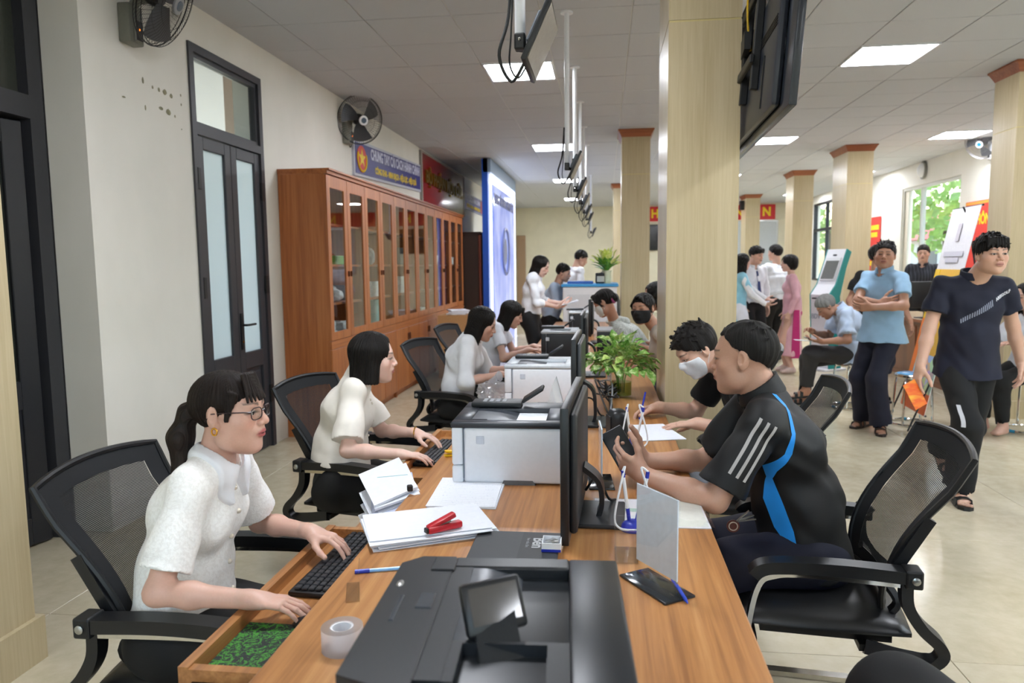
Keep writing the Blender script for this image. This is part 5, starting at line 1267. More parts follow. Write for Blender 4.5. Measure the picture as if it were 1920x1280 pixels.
def face_mask(P, mat, top=-.004):
    hl = P.hl; hc, H, hs = P.hc, P.H, P.hs; f = Fld()
    f.p.append((lambda q: smin(hl(q)-.0055, el((0, .070, -.04), (.045, .036, .048))[0](q), .01), A((0, 0, 0)), .2, .01, 'u'))
    f.p.append((lambda q: q[:, 2]-top-.25*np.maximum(0, .012-np.abs(q[:, 0]))+(.09-q[:, 1])*.12, A((0, 0, 0)), 9., .004, 'i')); f.p.append((lambda q: -(q[:, 1]-.022-(np.abs(q[:, 2]+.05))*.25), A((0, 0, 0)), 9., .004, 'i')); f.p.append((lambda q: -(q[:, 2]+.108), A((0, 0, 0)), 9., .006, 'i'))
    g = lambda Q: f((Q-hc) @ H/F4(hs))*F4(hs)
    o = mesh_from([nets(g, hc-.15, hc+.15, .0036 if P.lod == 0 else .006)], 'face_mask', mat, P.loc, P.root)
    for s in (-1, 1):
        mb = MB()
        for z0, z1 in ((-.016, .016), (-.085, -.028)): mb.tube([V((P.loc_at(s*x, y, z)-P.loc).tolist()) for x, y, z in ((.058, .03, z0), (.072, .008, (z0+z1)/2), (.083, -.016, z1))], .0014, 5)
        mb.build('ear_loop', mat, o, True)
def sandals(P, mat='black', strap2=False, sole='dark'):
    q = P.k
    for g in ('l', 'r'):
        L = P.leg[g]; t = L['toe']; sd = np.cross(t, A((0, 0, 1))); a = L['a']-P.loc; T = lambda u, v, z: V((a+t*u*q+sd*v*q+A((0, 0, z-a[2]))).tolist())
        low = float(L['a'][2]-.082*q) if L['a'][2] > .1 else 0.0
        mb = MB(); out = [(-.065, .0), (-.06, .026), (0, .036), (.09, .046), (.15, .044), (.185, .02), (.19, -.01), (.17, -.038), (.09, -.046), (0, -.034), (-.05, -.03)]
        n = len(out); mb.add([T(u, v, low) for u, v in out]+[T(u, v, low+.02) for u, v in out], [tuple(range(n))[::-1], tuple(range(n, 2*n))]+[(i, (i+1) % n, n+(i+1) % n, n+i) for i in range(n)])
        o = mb.build('sandal', sole, P.root); 
        for (u, hgt) in ([(.10, .062)] if not strap2 else [(.105, .06), (.05, .075)]):
            w = MB(); w.bar([T(u, -.047, low+.01), T(u, -.04, low+hgt*.8), T(u, -.015, low+hgt), T(u, .015, low+hgt), T(u, .04, low+hgt*.8), T(u, .047, low+.01)], .05 if not strap2 else .03, .006, tuple((t*.001+A((0, 0, 1))).tolist())); w.build('strap', mat, o, True)
def shoes(P, mat='black'):
    f = Fld(); q = P.k
    for g in ('l', 'r'):
        L = P.leg[g]; t = L['toe']; sd = np.cross(t, A((0, 0, 1))); a = L['a']
        f.add(ec(a-t*.03*q-A((0, 0, .042*q)), a+t*.13*q-A((0, 0, .052*q)), (.04*q, .04*q), (.048*q, .028*q), sd), .02); f.add(rc(a, a+t*.05*q-A((0, 0, .03*q)), .045*q, .042*q), .03)
    f.cut((0, 0, .0), (0, 0, -1)); lo = np.minimum(P.leg['l']['a'], P.leg['r']['a'])-.26; hi = np.maximum(P.leg['l']['a'], P.leg['r']['a'])+.26; lo[2] = 0
    mesh_from([nets(f, lo, hi, .012)], 'shoes', mat, P.loc, P.root)
def buttons(P, zs, mat='pearl', r=.007, xoff=0.):
    me = P.sho.data; bv = BVHTree.FromPolygons([v.co[:] for v in me.vertices], [p.vertices[:] for p in me.polygons])
    for h in zs:
        og = P.pel+P.U*h+P.Fr*.45+P.Ax*xoff-P.loc; hit = bv.ray_cast(V(og.tolist()), V((-P.Fr).tolist()), .6)
        if hit[0] is not None: MB().ball(hit[0]+hit[1]*r*.3, (r, r, r), 10).build('button', mat, P.root, True)

# ---- 1 woman with ponytail and glasses
p = Person('person', 'person in white lace blouse and glasses typing at the pulled out drawer', (-1.02, 1.75, 0), 11, 'f', 1.51, 0, dict(pel=(-1.10, 1.745, .56), lean=13, slump=.24, twist=-4,
    arm_r=dict(w=(-.80, 1.525, .722), d=(1, .12, -.12), n=(.1, 0, -1), curl=.30, pole=(-.4, -.5, -.8)), arm_l=dict(w=(-.82, 1.905, .742), d=(1, -.08, -.22), n=(-.1, -.1, -1), curl=(.30, .34, .36, .38), spread=.25, pole=(-.35, .55, -.75), thumb=.05),
    leg_l=dict(a=(-.74, 1.86, .08)), leg_r=dict(a=(-.76, 1.66, .08))), dict(at=(-.960, 1.752, 1.112), yaw=-9, pitch=-1, roll=-2), 'f')
p.browc = (.035, .025, .02); p.lipc = (.70, .27, .30); p.make_body()
p.shirt('lace', .80, .012, -.03, .022, .060, .03, 'blouse', .004, 1, 0, .02)
# flat pointed collar
f = Fld(); shf = p.shf; f.p.append((lambda P_: shf(P_)-.012, A(p.nb), .5, .01, 'u'))
f.p.append((rc(p.nb-p.U1*.045+p.Fr*.035, p.nb+p.U1*.06, .094, .094)[0], A(p.nb), .5, .006, 'i')); f.add(rc(p.nb+p.Fr*.115-p.U1*.15, p.nb+p.Fr*.055+p.U1*.02, .062, .006), .004, 's'); f.add(rc(p.nb-p.U1*.02+p.Fr*.004, p.nb+p.U1*.2, .06, .066), .004, 's')
mesh_from([nets(f, p.nb-.22, p.nb+.22, .0055)], 'collar', 'wblouse', p.loc, p.root)
buttons(p, (.37, .31, .24, .17, .10, .04)); p.trousers('btrs', .03, .95, .06)
def w1hair(h):
    h.add(el((0, -.014, .034), (.0805, .1005, .0875)), .01)
    h.p.append((lambda q: -p.hairline(q), A((0, 0, 0)), 9., .006, 'i'))
    for x0, x1 in ((-.05, -.060), (-.038, -.047), (-.026, -.030), (-.012, -.013), (.004, .004), (.018, .021), (.032, .038), (.044, .054)): h.add(ec((x0*.55, .06, .105), (x1, .094-abs(x1)*.25, .036), (.014, .008), (.005, .003), (1, 0, 0)), .004)
    for s in (-1, 1): h.add(ec((s*.066, .045, .06), (s*.0755, .026, -.012), (.006, .015), (.004, .007), (1, 0, 0)), .008)
    h.add(rc((0, -.098, .012), (0, -.122, .0), .022, .026), .01)
    h.add(rc((0, -.122, .0), (.006, -.146, -.07), .026, .034), .02); h.add(rc((.006, -.146, -.07), (.016, -.142, -.17), .034, .024), .02); h.add(rc((.016, -.142, -.17), (.02, -.128, -.25), .024, .006), .02)
p.recede = -.002; p.hair(w1hair, 'hairbrown', .0032, .1, .0009, freq=60)
gp = lambda x, y, z: V((p.loc_at(x, y, z)-p.loc).tolist())
gl = None
for s in (-1, 1):
    pts = [(s*.0335+.0255*math.copysign(abs(math.cos(a))**.6, math.cos(a)), .1005-abs(.0335+.0255*math.cos(a)*s)*.16, .0015+.0165*math.copysign(abs(math.sin(a))**.75, math.sin(a))) for a in np.linspace(0, 2*PI, 29)[:-1]]
    mb = MB(); mb.tube([gp(*q) for q in pts], .0015, 6, True); 
    if gl is None:
        gl = mb; 
    else: gl.add(mb.v, mb.f)
    gl.tube([gp(s*.059, .091, .008), gp(s*.070, .075, .010), gp(s*.0785, .02, .010), gp(s*.081, -.014, .008), gp(s*.080, -.03, -.012)], .0016, 6)
    c_ = gp(s*.0335, .0945, .0015); ring = [gp(*q) for q in pts]; LM = MB(); LM.add([c_]+ring, [(0, i+1, (i+1) % 28+1) for i in range(28)]); 
    LM.build('lens', 'glass', p.root)
gl.tube([gp(-.009, .1, .006), gp(0, .103, .009), gp(.009, .1, .006)], .0015, 6)
gl.build('glasses_frame', plain('2a1418', .3), p.root, True)
for s in (-1, 1):
    e = p.loc_at(s*.0835, -.004, -.040)-p.loc; MB().tube([V((e+A((.007*math.cos(a), 0, .009*math.sin(a)))).tolist()) for a in np.linspace(0, 2*PI, 13)[:-1]], .0022, 6, True).build('earring', 'gold', p.root, True)
W1 = p
# ---- 2 woman with bob
p = Person('person', 'person in cream chiffon blouse typing on a keyboard beside the black lidded printer', (-1.08, 3.06, 0), 18, 'f', 1.52, 0, dict(pel=(-1.16, 3.07, .55), lean=10, slump=.22,
    arm_r=dict(w=(-.82, 2.83, .722), d=(1, .2, -.10), n=(0, 0, -1), curl=.32, pole=(-.4, -.5, -.8)), arm_l=dict(w=(-.835, 3.12, .745), d=(1, -.12, -.2), n=(0, -.1, -1), curl=(.28, .33, .36, .38), spread=.22, pole=(-.4, .5, -.75), thumb=.05),
    leg_l=dict(a=(-.78, 3.18, .08)), leg_r=dict(a=(-.80, 2.98, .08))), dict(at=(-.995, 3.052, 1.09), yaw=-4, pitch=4), 'fl')
p.lipc = (.72, .28, .27); p.make_body(); p.shirt('chiffon', .84, .016, .07, .014, .060, .03, 'blouse', .004, 2, .012, .02, slb=.004); buttons(p, (.36, .345, .27, .20, .14), 'pearl', .006)
p.trousers('btrs', .03, .95, .16, 'trousers'); hair_long(p, .125, .024, mat='hair', flat=.118, wide=1.06, back=.038)
p.collar('chiffon', .022, 'frill_collar', .006, True)
MB().tube([V((p.arm['l']['w']-p.loc+A((0, .031*math.cos(a), .026*math.sin(a)))).tolist()) for a in np.linspace(0, 2*PI, 17)[:-1]], .003, 6, True).build('bracelet', 'gold', p.root, True)
W2_ = p
# ---- 3 man in the striped black polo holding a phone
p = Person('person', 'person in black polo with bright blue side panel holding a phone at the desk', (.62, 2.4, 0), 178, 'm', 1.66, 0, dict(pel=(.635, 2.40, .575), lean=15, slump=.20, twist=-4, shfwd=.03,
    arm_l=dict(w=(.128, 2.345, .800), d=(-.80, .36, .42), n=(-.1, .85, .5), curl=(.48, .58, .66, .7), spread=.03, pole=(.1, -.45, -.9), thumb=.1), arm_r=dict(w=(.140, 2.52, .800), d=(-.82, -.36, .40), n=(-.1, -.85, .5), curl=(.5, .6, .68, .7), spread=.03, pole=(.1, .45, -.9), thumb=.1),
    leg_l=dict(a=(.28, 2.26, .08)), leg_r=dict(a=(.26, 2.54, .08))), dict(at=(.448, 2.42, 1.176), yaw=-19, pitch=4, roll=2), 'm')
p.build = .93; p.recede = .014; p.hl_up = .022; p.lipc = (.64, .36, .33); p.scalp = lin((.2, .16, .14))[:3]; p.make_body(); p.shirt('bpolo', .84, .014, -.075, .024, .066, .02, 'polo_shirt', .0045, 3, belly=.0, hemflare=.010)
p.short_hair('hairshort', .003, .007, .0012, 0., 26, .012, (.1, -.6, .1), 3); p.collar('bpolo', .022, 'collar', .007, True); p.trousers('ntrs', .024, .9, .1)
sandals(p)
from_px = {}
def unproj(x, y, Y):
    d = _f+_r*((x-960)/1370)-_u*((y-640)/1370); t = Y/d.y; return V((0, 0, CH))+d*t
def px_decal(P, ob, lefts, rights, Y, mat, name):
    a = [unproj(x, y, Y) for x, y in lefts]; b = [unproj(x, y, Y) for x, y in rights]; L0 = V(P.loc.tolist())
    qs = [((a[i].x, a[i].z), (b[i].x, b[i].z), (b[i+1].x, b[i+1].z), (a[i+1].x, a[i+1].z)) for i in range(len(a)-1)]
    return decal(ob, qs, V((0, Y, 0))-L0, (1, 0, 0), (0, 0, 1), mat, name, P.root, .0016, 6, 1.0)
PBLUE = cloth('bright_blue_panel', '1a97f2', .6); PWH = cloth('reflective_stripe', 'b9b6b4', .5)
px_decal(p, p.sho, [(1454, 741), (1475, 766), (1482, 813), (1470, 850), (1438, 882), (1447, 905), (1442, 949), (1461, 1001), (1487, 1037)], [(1463, 744), (1482, 766), (1491, 813), (1484, 850), (1461, 888), (1456, 905), (1475, 955), (1491, 1000), (1497, 1034)], 2.24, PBLUE, 'side_panel')
sa, ea = p.sh['l'], p.arm['l']['e']; ux = unit((ea-sa)*A((1, 0, 1))); vx = A((-ux[2], 0, ux[0])); vx = vx if vx[0] > 0 else -vx; La = float(np.linalg.norm((ea-sa)*A((1, 0, 1))))
for off in (-.024, .0, .024):
    c0 = sa+vx*off; n_ = 5; L_ = [c0+ux*(La*(-.02+.66*t_/n_))-vx*.0045 for t_ in range(n_+1)]; R_ = [c0+ux*(La*(-.02+.66*t_/n_))+vx*.0045 for t_ in range(n_+1)]
    decal(p.sho, [((L_[t_][0], L_[t_][2]), (R_[t_][0], R_[t_][2]), (R_[t_+1][0], R_[t_+1][2]), (L_[t_+1][0], L_[t_+1][2])) for t_ in range(n_)], V((0, float(sa[1]), 0))-V(p.loc.tolist()), (1, 0, 0), (0, 0, 1), PWH, 'sleeve_stripe', p.root, .0016, 6, 1.0)
M1 = p
# ---- 4 man with white mask writing
p = Person('person', 'person in black tee with a white face mask writing on paper', (.62, 3.42, 0), 180, 'm', 1.64, 0, dict(pel=(.76, 3.42, .575), lean=26, slump=.3, twist=4,
    arm_r=dict(w=(.26, 3.53, .795), d=(-.93, -.1, -.25), n=(-.1, -.6, -.75), curl=(.55, .6, .7, .75), spread=.02, pole=(.1, .6, -.8), thumb=.25), arm_l=dict(w=(.405, 3.22, .785), d=(-.95, .28, -.12), n=(0, 0, -1), curl=.18, pole=(.2, -.6, -.7)),
    leg_l=dict(a=(.34, 3.28, .08)), leg_r=dict(a=(.34, 3.56, .08))), dict(at=(.425, 3.44, 1.085), yaw=16, pitch=36, roll=4), 'ml')
p.make_body(); p.shirt('btee', .72, .016, -.05, .02, .066, 0, 'tshirt', .004, 4); face_mask(p, plain('e2e4e8', .8))
p.short_hair('hair', .009, .018, .002, .0, 70, .019, (.3, .7, .3), 5); p.trousers('jeans', .022, .9, .1); sandals(p)
MM = p
# ---- 5 and 6 the next two women on the staff side
p = Person('person', 'person in a white blouse bent over the desk by the pale lidded printer', (-.95, 4.86, 0), 0, 'f', 1.54, 1, dict(pel=(-.99, 4.86, .56), lean=13, slump=.22,
    arm_r=dict(w=(-.665, 4.66, .78), d=(1, .1, -.05), n=(0, 0, -1), curl=.4, pole=(-.3, -.5, -.8)), arm_l=dict(w=(-.64, 4.98, .78), d=(1, -.1, -.05), n=(0, 0, -1), curl=.4, pole=(-.3, .5, -.8)), leg_l=dict(a=(-.62, 4.97, .08)), leg_r=dict(a=(-.62, 4.77, .08))), dict(at=(-.815, 4.85, 1.095), yaw=2, pitch=22), 'f')
p.make_body(); p.shirt('wblouse', 1.15, .022, .0, .02, .06, .02, 'blouse', .006, 5, slb=.012); p.trousers('btrs', .02, .95, .14); hair_long(p, .27, .022, mat='hair', wide=1.0)
p = Person('person', 'person in a white T-shirt seated with both arms stretched over the desk', (-.92, 6.12, 0), 0, 'f', 1.54, 1, dict(pel=(-.99, 6.12, .56), lean=16, slump=.26,
    arm_r=dict(w=(-.62, 5.98, .79), d=(1, .1, -.05), n=(0, 0, -1), curl=.3, pole=(-.3, -.5, -.8)), arm_l=dict(w=(-.60, 6.24, .79), d=(1, -.1, -.05), n=(0, 0, -1), curl=.3, pole=(-.3, .5, -.8)), leg_l=dict(a=(-.62, 6.22, .08)), leg_r=dict(a=(-.62, 6.02, .08))), dict(at=(-.775, 6.11, 1.075), yaw=4, pitch=24), 'f')
p.make_body(); p.shirt('wtee', .6, .016, -.03, .016, .062, 0, 'tshirt', .004, 6); p.trousers('btrs', .02, .95, .14); hair_long(p, .16, .026, mat='hair', fringe=True, wide=1.08)
# ---- 7 standing woman with papers
p = Person('person', 'standing person in white shirt and black trousers reading papers', (-.80, 8.3, 0), -5, 'f', 1.62, 1, dict(pel=(-.83, 8.3, .90), lean=6, slump=.06,
    arm_r=dict(w=(-.52, 8.16, 1.02), d=(1, .1, .12), n=(0, .4, .9), curl=.5, pole=(-.5, -.4, -.8)), arm_l=dict(w=(-.50, 8.40, 1.05), d=(1, -.1, .05), n=(0, -.3, .9), curl=.5, pole=(-.5, .4, -.8))), dict(yaw=-8, pitch=24, at=(-.715, 8.3, 1.475)), 'fl')
p.make_body(); p.shirt('wshirt', 1.35, .018, .04, .016, .06, .02, 'shirt', .005, 7); p.trousers('btrs', .014, .97, .17); hair_long(p, .34, .022, mat='hair'); shoes(p)
# ---- 8 9 10 far staff
def seated(name_label, loc, face, sex, height, lod, head, skin, lean=14, pz=.56, **kw):
    F = A((math.cos(math.radians(face)), math.sin(math.radians(face)), 0)); L = A((-F[1], F[0], 0)); b = A((loc[0], loc[1], 0)); k = height/1.68
    po = dict(pel=tuple(b+A((0, 0, pz))), lean=lean, slump=.2, leg_l=dict(a=tuple(b+F*.36+L*.1+A((0, 0, .08)))), leg_r=dict(a=tuple(b+F*.36-L*.1+A((0, 0, .08)))),
              arm_l=dict(w=tuple(b+F*.38*k+L*.14+A((0, 0, pz+.24))), d=tuple(F), n=(0, 0, -1), curl=.3), arm_r=dict(w=tuple(b+F*.38*k-L*.14+A((0, 0, pz+.24))), d=tuple(F), n=(0, 0, -1), curl=.3)); po.update(kw)
    return Person('person', name_label, (loc[0], loc[1], 0), face, sex, height, lod, po, head, skin)
p = seated('seated person in a pale shirt at the far end of the desk', (-.74, 10.1), -10, 'm', 1.64, 2, dict(pitch=15), 'm', 12, .74)
p.make_body(); p.shirt('pblue', 1.7, .016, -.02, .012, .064, 0, 'shirt', .004, 8); p.short_hair('hair', .008, .012, tufts=30); p.trousers('btrs')
MB().lathe([(.18, 0), (.2, .02), (.2, .05), (.03, .06), (.03, .5), (.2, .56), (.2, .62), (.0, .63)], 16, Matrix.Translation((-.74, 10.1, 0))).build('bar_stool', 'black'); tag(bpy.data.objects['bar_stool'], 'black padded stool under the far seated person', 'stool')
def standing(name_label, loc, face, sex, height, lod, head, skin, lean=2, **kw):
    k = height/1.68; F = A((math.cos(math.radians(face)), math.sin(math.radians(face)), 0)); L = A((-F[1], F[0], 0)); b = A((loc[0], loc[1], 0))
    po = dict(pel=tuple(b+A((0, 0, .925*k))), lean=lean, slump=.04, leg_l=dict(a=tuple(b+L*.10+A((0, 0, .08)))), leg_r=dict(a=tuple(b-L*.10+F*.04+A((0, 0, .08))))); po.update(kw)
    return Person('person', name_label, (loc[0], loc[1], 0), face, sex, height, lod, po, head, skin)
p = standing('standing person in a white shirt with back turned at the far counter', (-.52, 11.2), 30, 'm', 1.68, 2, dict(pitch=25, yaw=-20), 'ml', 10)
p.make_body(); p.shirt('wshirt', 1.8, .02, -.04, .012, .064, 0, 'shirt', .005, 9); p.short_hair('hair', .008, .014, tufts=30); p.trousers('btrs'); shoes(p)
p = seated('person in black sitting behind the vase on the far white counter', (.12, 11.1), 180, 'm', 1.62, 2, dict(pitch=10), 'm', 8, .60)
p.make_body(); p.shirt('bpolo', .6, .016, -.03, .016, .066, 0, 'shirt'); p.short_hair('hair', .014, .016); p.trousers('btrs')
# ---- customers beyond the column
p = seated('person in a beige tee and black face mask looking back from the desk', (.50, 5.36), 178, 'f', 1.58, 1, dict(at=(.275, 5.33, 1.165), yaw=62, pitch=4, roll=3), 'd', 16, .58,
    arm_l=dict(w=(.31, 5.10, .80), d=(-.9, .1, -.1), n=(0, 0, -1), curl=.4, pole=(.2, -.4, -.9)), arm_r=dict(w=(.22, 5.50, .80), d=(-.9, -.1, -.1), n=(0, 0, -1), curl=.4))
p.make_body(); p.shirt('beige', .62, .014, -.03, .014, .064, .02, 'tshirt', .004, 11); face_mask(p, plain('131416', .8))
def bunhair(h):
    h.add(el((0, -.014, .034), (.082, .102, .089)), .01); h.p.append((lambda q: -p.hairline(q), A((0, 0, 0)), 9., .006, 'i')); h.add(el((0, -.105, .0), (.04, .035, .04)), .015)
    for s_ in (-1, 1): h.add(ec((s_*.012, .07, .098), (s_*.070, .052, .03), (.022, .010), (.014, .007), (0, 1, 0)), .012); h.add(ec((s_*.070, .045, .035), (s_*.079, .012, -.03), (.006, .016), (.004, .009), (1, 0, 0)), .012)
p.hair(bunhair, 'hair'); p.trousers('gtrs')
p = seated('person in a grey floral jacket and pale face mask bent toward the desk', (.38, 6.3), 178, 'f', 1.58, 1, dict(at=(-.0, 6.2, 1.165), yaw=-14, pitch=26), 'd', 40, .60,
    arm_l=dict(w=(.12, 6.02, .80), d=(-.9, .1, -.1), n=(0, 0, -1), curl=.4), arm_r=dict(w=(.05, 6.4, .80), d=(-.9, -.1, -.1), n=(0, 0, -1), curl=.4))
p.make_body(); p.shirt('floral', 1.8, .03, -.05, .014, .066, 0, 'jacket', .006, 12, slb=.01); face_mask(p, plain('d5d8d6', .8)); p.hair(bunhair, 'hair'); p.trousers('btrs')
f = Fld(); f.add(el(p.nb-p.Fr*.05+p.U1*.0, (.10, .10, .045)), .03); f.noise(p.folds(.006, 1.4, 3)); p.garment('hood', f, 'floral', .012, p.nb-.2, p.nb+.2)
e = p.loc_at(0, -.085, .0)-p.loc; MB().tube([V((e+p.H[:, 0]*(.034*math.cos(a))+p.H[:, 2]*(.034*math.sin(a))).tolist()) for a in np.linspace(0, 2*PI, 15)[:-1]], .012, 6, True).build('hair_tie', plain('a04a78', .6), p.root, True)
p = seated('person in charcoal half hidden behind the black masked customer', (.62, 6.05), 178, 'f', 1.60, 2, dict(at=(.41, 5.98, 1.225), yaw=10, pitch=15), 'd', 16, .60)
p.make_body(); p.shirt('gtrs', .6, .016, -.03, .016, .064, 0, 'tshirt'); hair_long(p, .1, .024, mat='hair'); p.trousers('btrs')
# ---- walking man
p = Person('person', 'person in a navy polo with a diagonal stripe walking with an orange leaflet', (2.22, 4.85, 0), -96, 'm', 1.66, 0, dict(pel=(2.245, 4.84, .865), lean=3, slump=.03,
    arm_r=dict(w=(1.915, 4.70, .845), d=(-.25, -.1, -.95), n=(.85, .2, -.2), curl=(.35, .42, .45, .5), pole=(.1, .9, -.2)), arm_l=dict(w=(2.60, 4.92, .83), d=(.1, -.1, -.95), n=(-.9, .1, 0), curl=.4, pole=(.5, .8, 0)),
    leg_r=dict(a=(2.165, 4.70, .09), pole=(0, -1, .2), toe=(-.12, -1, 0)), leg_l=dict(a=(2.285, 5.22, .20), pole=(0, -1, .2), toe=(0, -.86, -.5))), dict(at=(2.283, 4.70, 1.515), yaw=10, pitch=0), 'ml')
p.make_body(); p.shirt('npolo', .62, .016, -.10, .022, .064, .03, 'polo_shirt', .0045, 21, hemflare=.018); p.collar('npolo', .03, 'collar', .008, True); p.trousers('btrs', .014, .95, .1, flare=.026)
def mop(h):
    h.add(el((0, -.012, .04), (.0885, .108, .094)), .01); h.p.append((lambda q: -p.hairline(q)-.012*(q[:, 1] > .03), A((0, 0, 0)), 9., .008, 'i'))
    for x in (-.05, -.03, -.01, .012, .034, .052): h.add(rc((x*.8, .072, .088), (x*1.15+.006, .099-abs(x)*.35, .046+.01*math.sin(x*300)), .018, .006), .008)
    rt_ = np.random.RandomState(8)
    for _ in range(50):
        n_ = unit((rt_.uniform(-1, 1), rt_.uniform(-1, .8), rt_.uniform(.2, 1))); c_ = A((0, -.012, .04))+n_*A((.0885, .108, .094))*.97; dd = unit(n_*.4+A((rt_.uniform(-.5, .5), .5, -.1))); h.add(rc(c_, c_+dd*.022, .007, .002), .006)
p.recede = -.004; p.hair(mop, 'hair', .0045, 0, .0022, freq=30); sandals(p, 'black', False, 'black'); WK = p
STR = cloth('grey_print', '8d94a6', .7); STR2 = cloth('light_print', 'd3d6de', .7)
for i in range(16):
    x = 1806+i*3.65; y = 603-i*2.25; hgt = 8+.28*i
    px_decal(p, p.sho, [(x, y-hgt*.5), (x, y+hgt*.5)], [(x+1.9, y-1.1-hgt*.5), (x+1.9, y-1.1+hgt*.5)], 4.70, STR, 'print_bar')
def text_decal(P, ob, s_, size, cx_, cy_, Y, rot, mat, name='print_lettering', xs=1.0):
    c = unproj(cx_, cy_, Y); o = text(s_, size, mat, Matrix.Identity(4), P.root, name, 0, xs, .001, shear=.3); me = ob.data; bv = BVHTree.FromPolygons([v.co[:] for v in me.vertices], [q.vertices[:] for q in me.polygons]); Rm = Matrix.Rotation(rot, 2); L0 = V(P.loc.tolist())
    bm = bmesh.new(); bm.from_mesh(o.data); bmesh.ops.triangulate(bm, faces=bm.faces); bad = []
    for v in bm.verts:
        q = Rm @ v.co.xy; w = V((c.x+q.x, Y-.5, c.z+q.y))-L0; hit = bv.ray_cast(w, V((0, 1, 0)), 1.2)
        if hit[0] is None: bad.append(v)
        else: v.co = hit[0]+hit[1]*.003
    bmesh.ops.delete(bm, geom=bad, context='VERTS'); bm.to_mesh(o.data); bm.free(); return o
text_decal(p, p.sho, 'ARISGOLF', .023, 1884, 554, 4.70, math.radians(33), STR2)
for k, (x, y) in enumerate(((1778, 757), (1789, 757))):
    px_decal(p, p.root.children[[c.name.split('.')[0] for c in p.root.children].index('trousers')], [(x, y), (x-1, y+18), (x-3, y+36)], [(x+6, y), (x+5, y+18), (x+3, y+36)], 4.66, STR2, 'leg_print')
lf = thing('leaflet', 'orange leaflet in the hand of the walking person', 'leaflet', (1.875, 4.66, .675)); T = Matrix.Rotation(math.radians(-28), 4, 'Y') @ Matrix.Rotation(.25, 4, 'Z')
def mat_leaf():
    t = NT('orange_leaflet'); n = t.noise(t.co((3, 3, 9)), 2, 2); t.bsdf(t.ramp(n, [(.35, 'f0902a'), (.5, 'e85f22'), (.7, 'f4c23c')]), .4); return t.end()
MB().box(-.042, .042, -.0015, .0015, -.085, .085, T).build('sheet', mat_leaf(), lf); MB().box(-.042, .042, -.0035, -.002, -.085, .085, T).build('inner_sheet', mat_leaf(), lf)
# ---- man with crossed arms
p = standing('person in a light blue polo standing with crossed arms', (2.38, 6.68), -148, 'm', 1.635, 1, dict(at=(2.388, 6.66, 1.535), yaw=34, pitch=-3, roll=-3), 'd', 0,
    arm_l=dict(w=(2.215, 6.42, 1.105), d=(-.9, .35, -.05), n=(.2, .8, .3), curl=.5, pole=(.6, -.5, -.6)), arm_r=dict(w=(2.30, 6.47, 1.135), d=(.86, -.35, .22), n=(.3, .8, .1), curl=.35, pole=(-.8, .2, -.6)), pel=(2.40, 6.69, .888), leg_r=dict(a=(2.33, 6.85, .08), toe=(-.75, -.6, 0)), leg_l=dict(a=(2.385, 6.60, .08), toe=(-.3, -1, 0)))
p.build = 1.06; p.make_body(); p.shirt('lblue', .64, .016, -.10, .014, .066, .03, 'polo_shirt', .005, 22, hemflare=.045); p.collar('lblue', .032, 'collar', .008, True); p.trousers('ntrs', .018, .97, .1, flare=.026); p.short_hair('hair', .007, .016, .002, 0., 60, .022, (.5, .3, .2), 9); sandals(p, plain('33241c', .5), True, plain('2c211b', .6)); BL = p
# ---- old man on a stool
p = Person('person', 'person in a pale blue shirt sitting on a stool with a phone', (2.47, 7.75, 0), 176, 'm', 1.60, 1, dict(pel=(2.50, 7.76, .56), lean=17, slump=.42,
    arm_l=dict(w=(2.165, 7.62, .69), d=(-.95, .1, .1), n=(0, .3, 1), curl=.35, pole=(.5, -.5, -.7)), arm_r=dict(w=(2.145, 7.84, .76), d=(-.7, -.35, .5), n=(-.3, -.5, -.5), curl=.6, pole=(.4, .5, -.8)),
    leg_l=dict(a=(2.075, 7.80, .17), pole=(-1, -.1, .9), toe=(-1, .1, -.12)), leg_r=dict(a=(2.09, 7.90, .08), pole=(-1, .1, .5), toe=(-1, .05, 0))), dict(at=(2.235, 7.76, 1.035), yaw=2, pitch=42), 'd')
p.make_body(); p.shirt('pblue', .78, .024, -.07, .03, .066, 0, 'shirt', .007, 23, hemflare=.025); p.collar('pblue', .026, 'collar', .008, False); p.trousers('gtrs', .024, .93, .1); p.short_hair('hairgrey', .01, .012, .002); sandals(p, 'black', True, 'black'); OLD = p
ph = thing('phone', 'phone with a pale blue screen in the hand of the person sitting on a stool', 'phone', (2.075, 7.64, .715)); T = Matrix.Rotation(math.radians(12), 4, 'Y'); MB().rbox(-.075, .075, -.037, .037, -.004, .004, .003, 2, T).build('casing', 'dark', ph); MB().box(-.07, .07, -.033, .033, .0042, .005, T).build('screen', plain('9fb8d8', .2), ph)
pp = thing('paper_sheet', 'white folded paper held with the phone', 'paper', (1.99, 7.66, .70)); MB().box(-.08, .09, -.05, .05, -.001, .001, Matrix.Rotation(.06, 4, 'Y')).build('sheet', 'paper', pp); MB().box(-.08, .09, -.05, .0, .002, .004, Matrix.Rotation(.06, 4, 'Y')).build('fold', 'paper', pp)
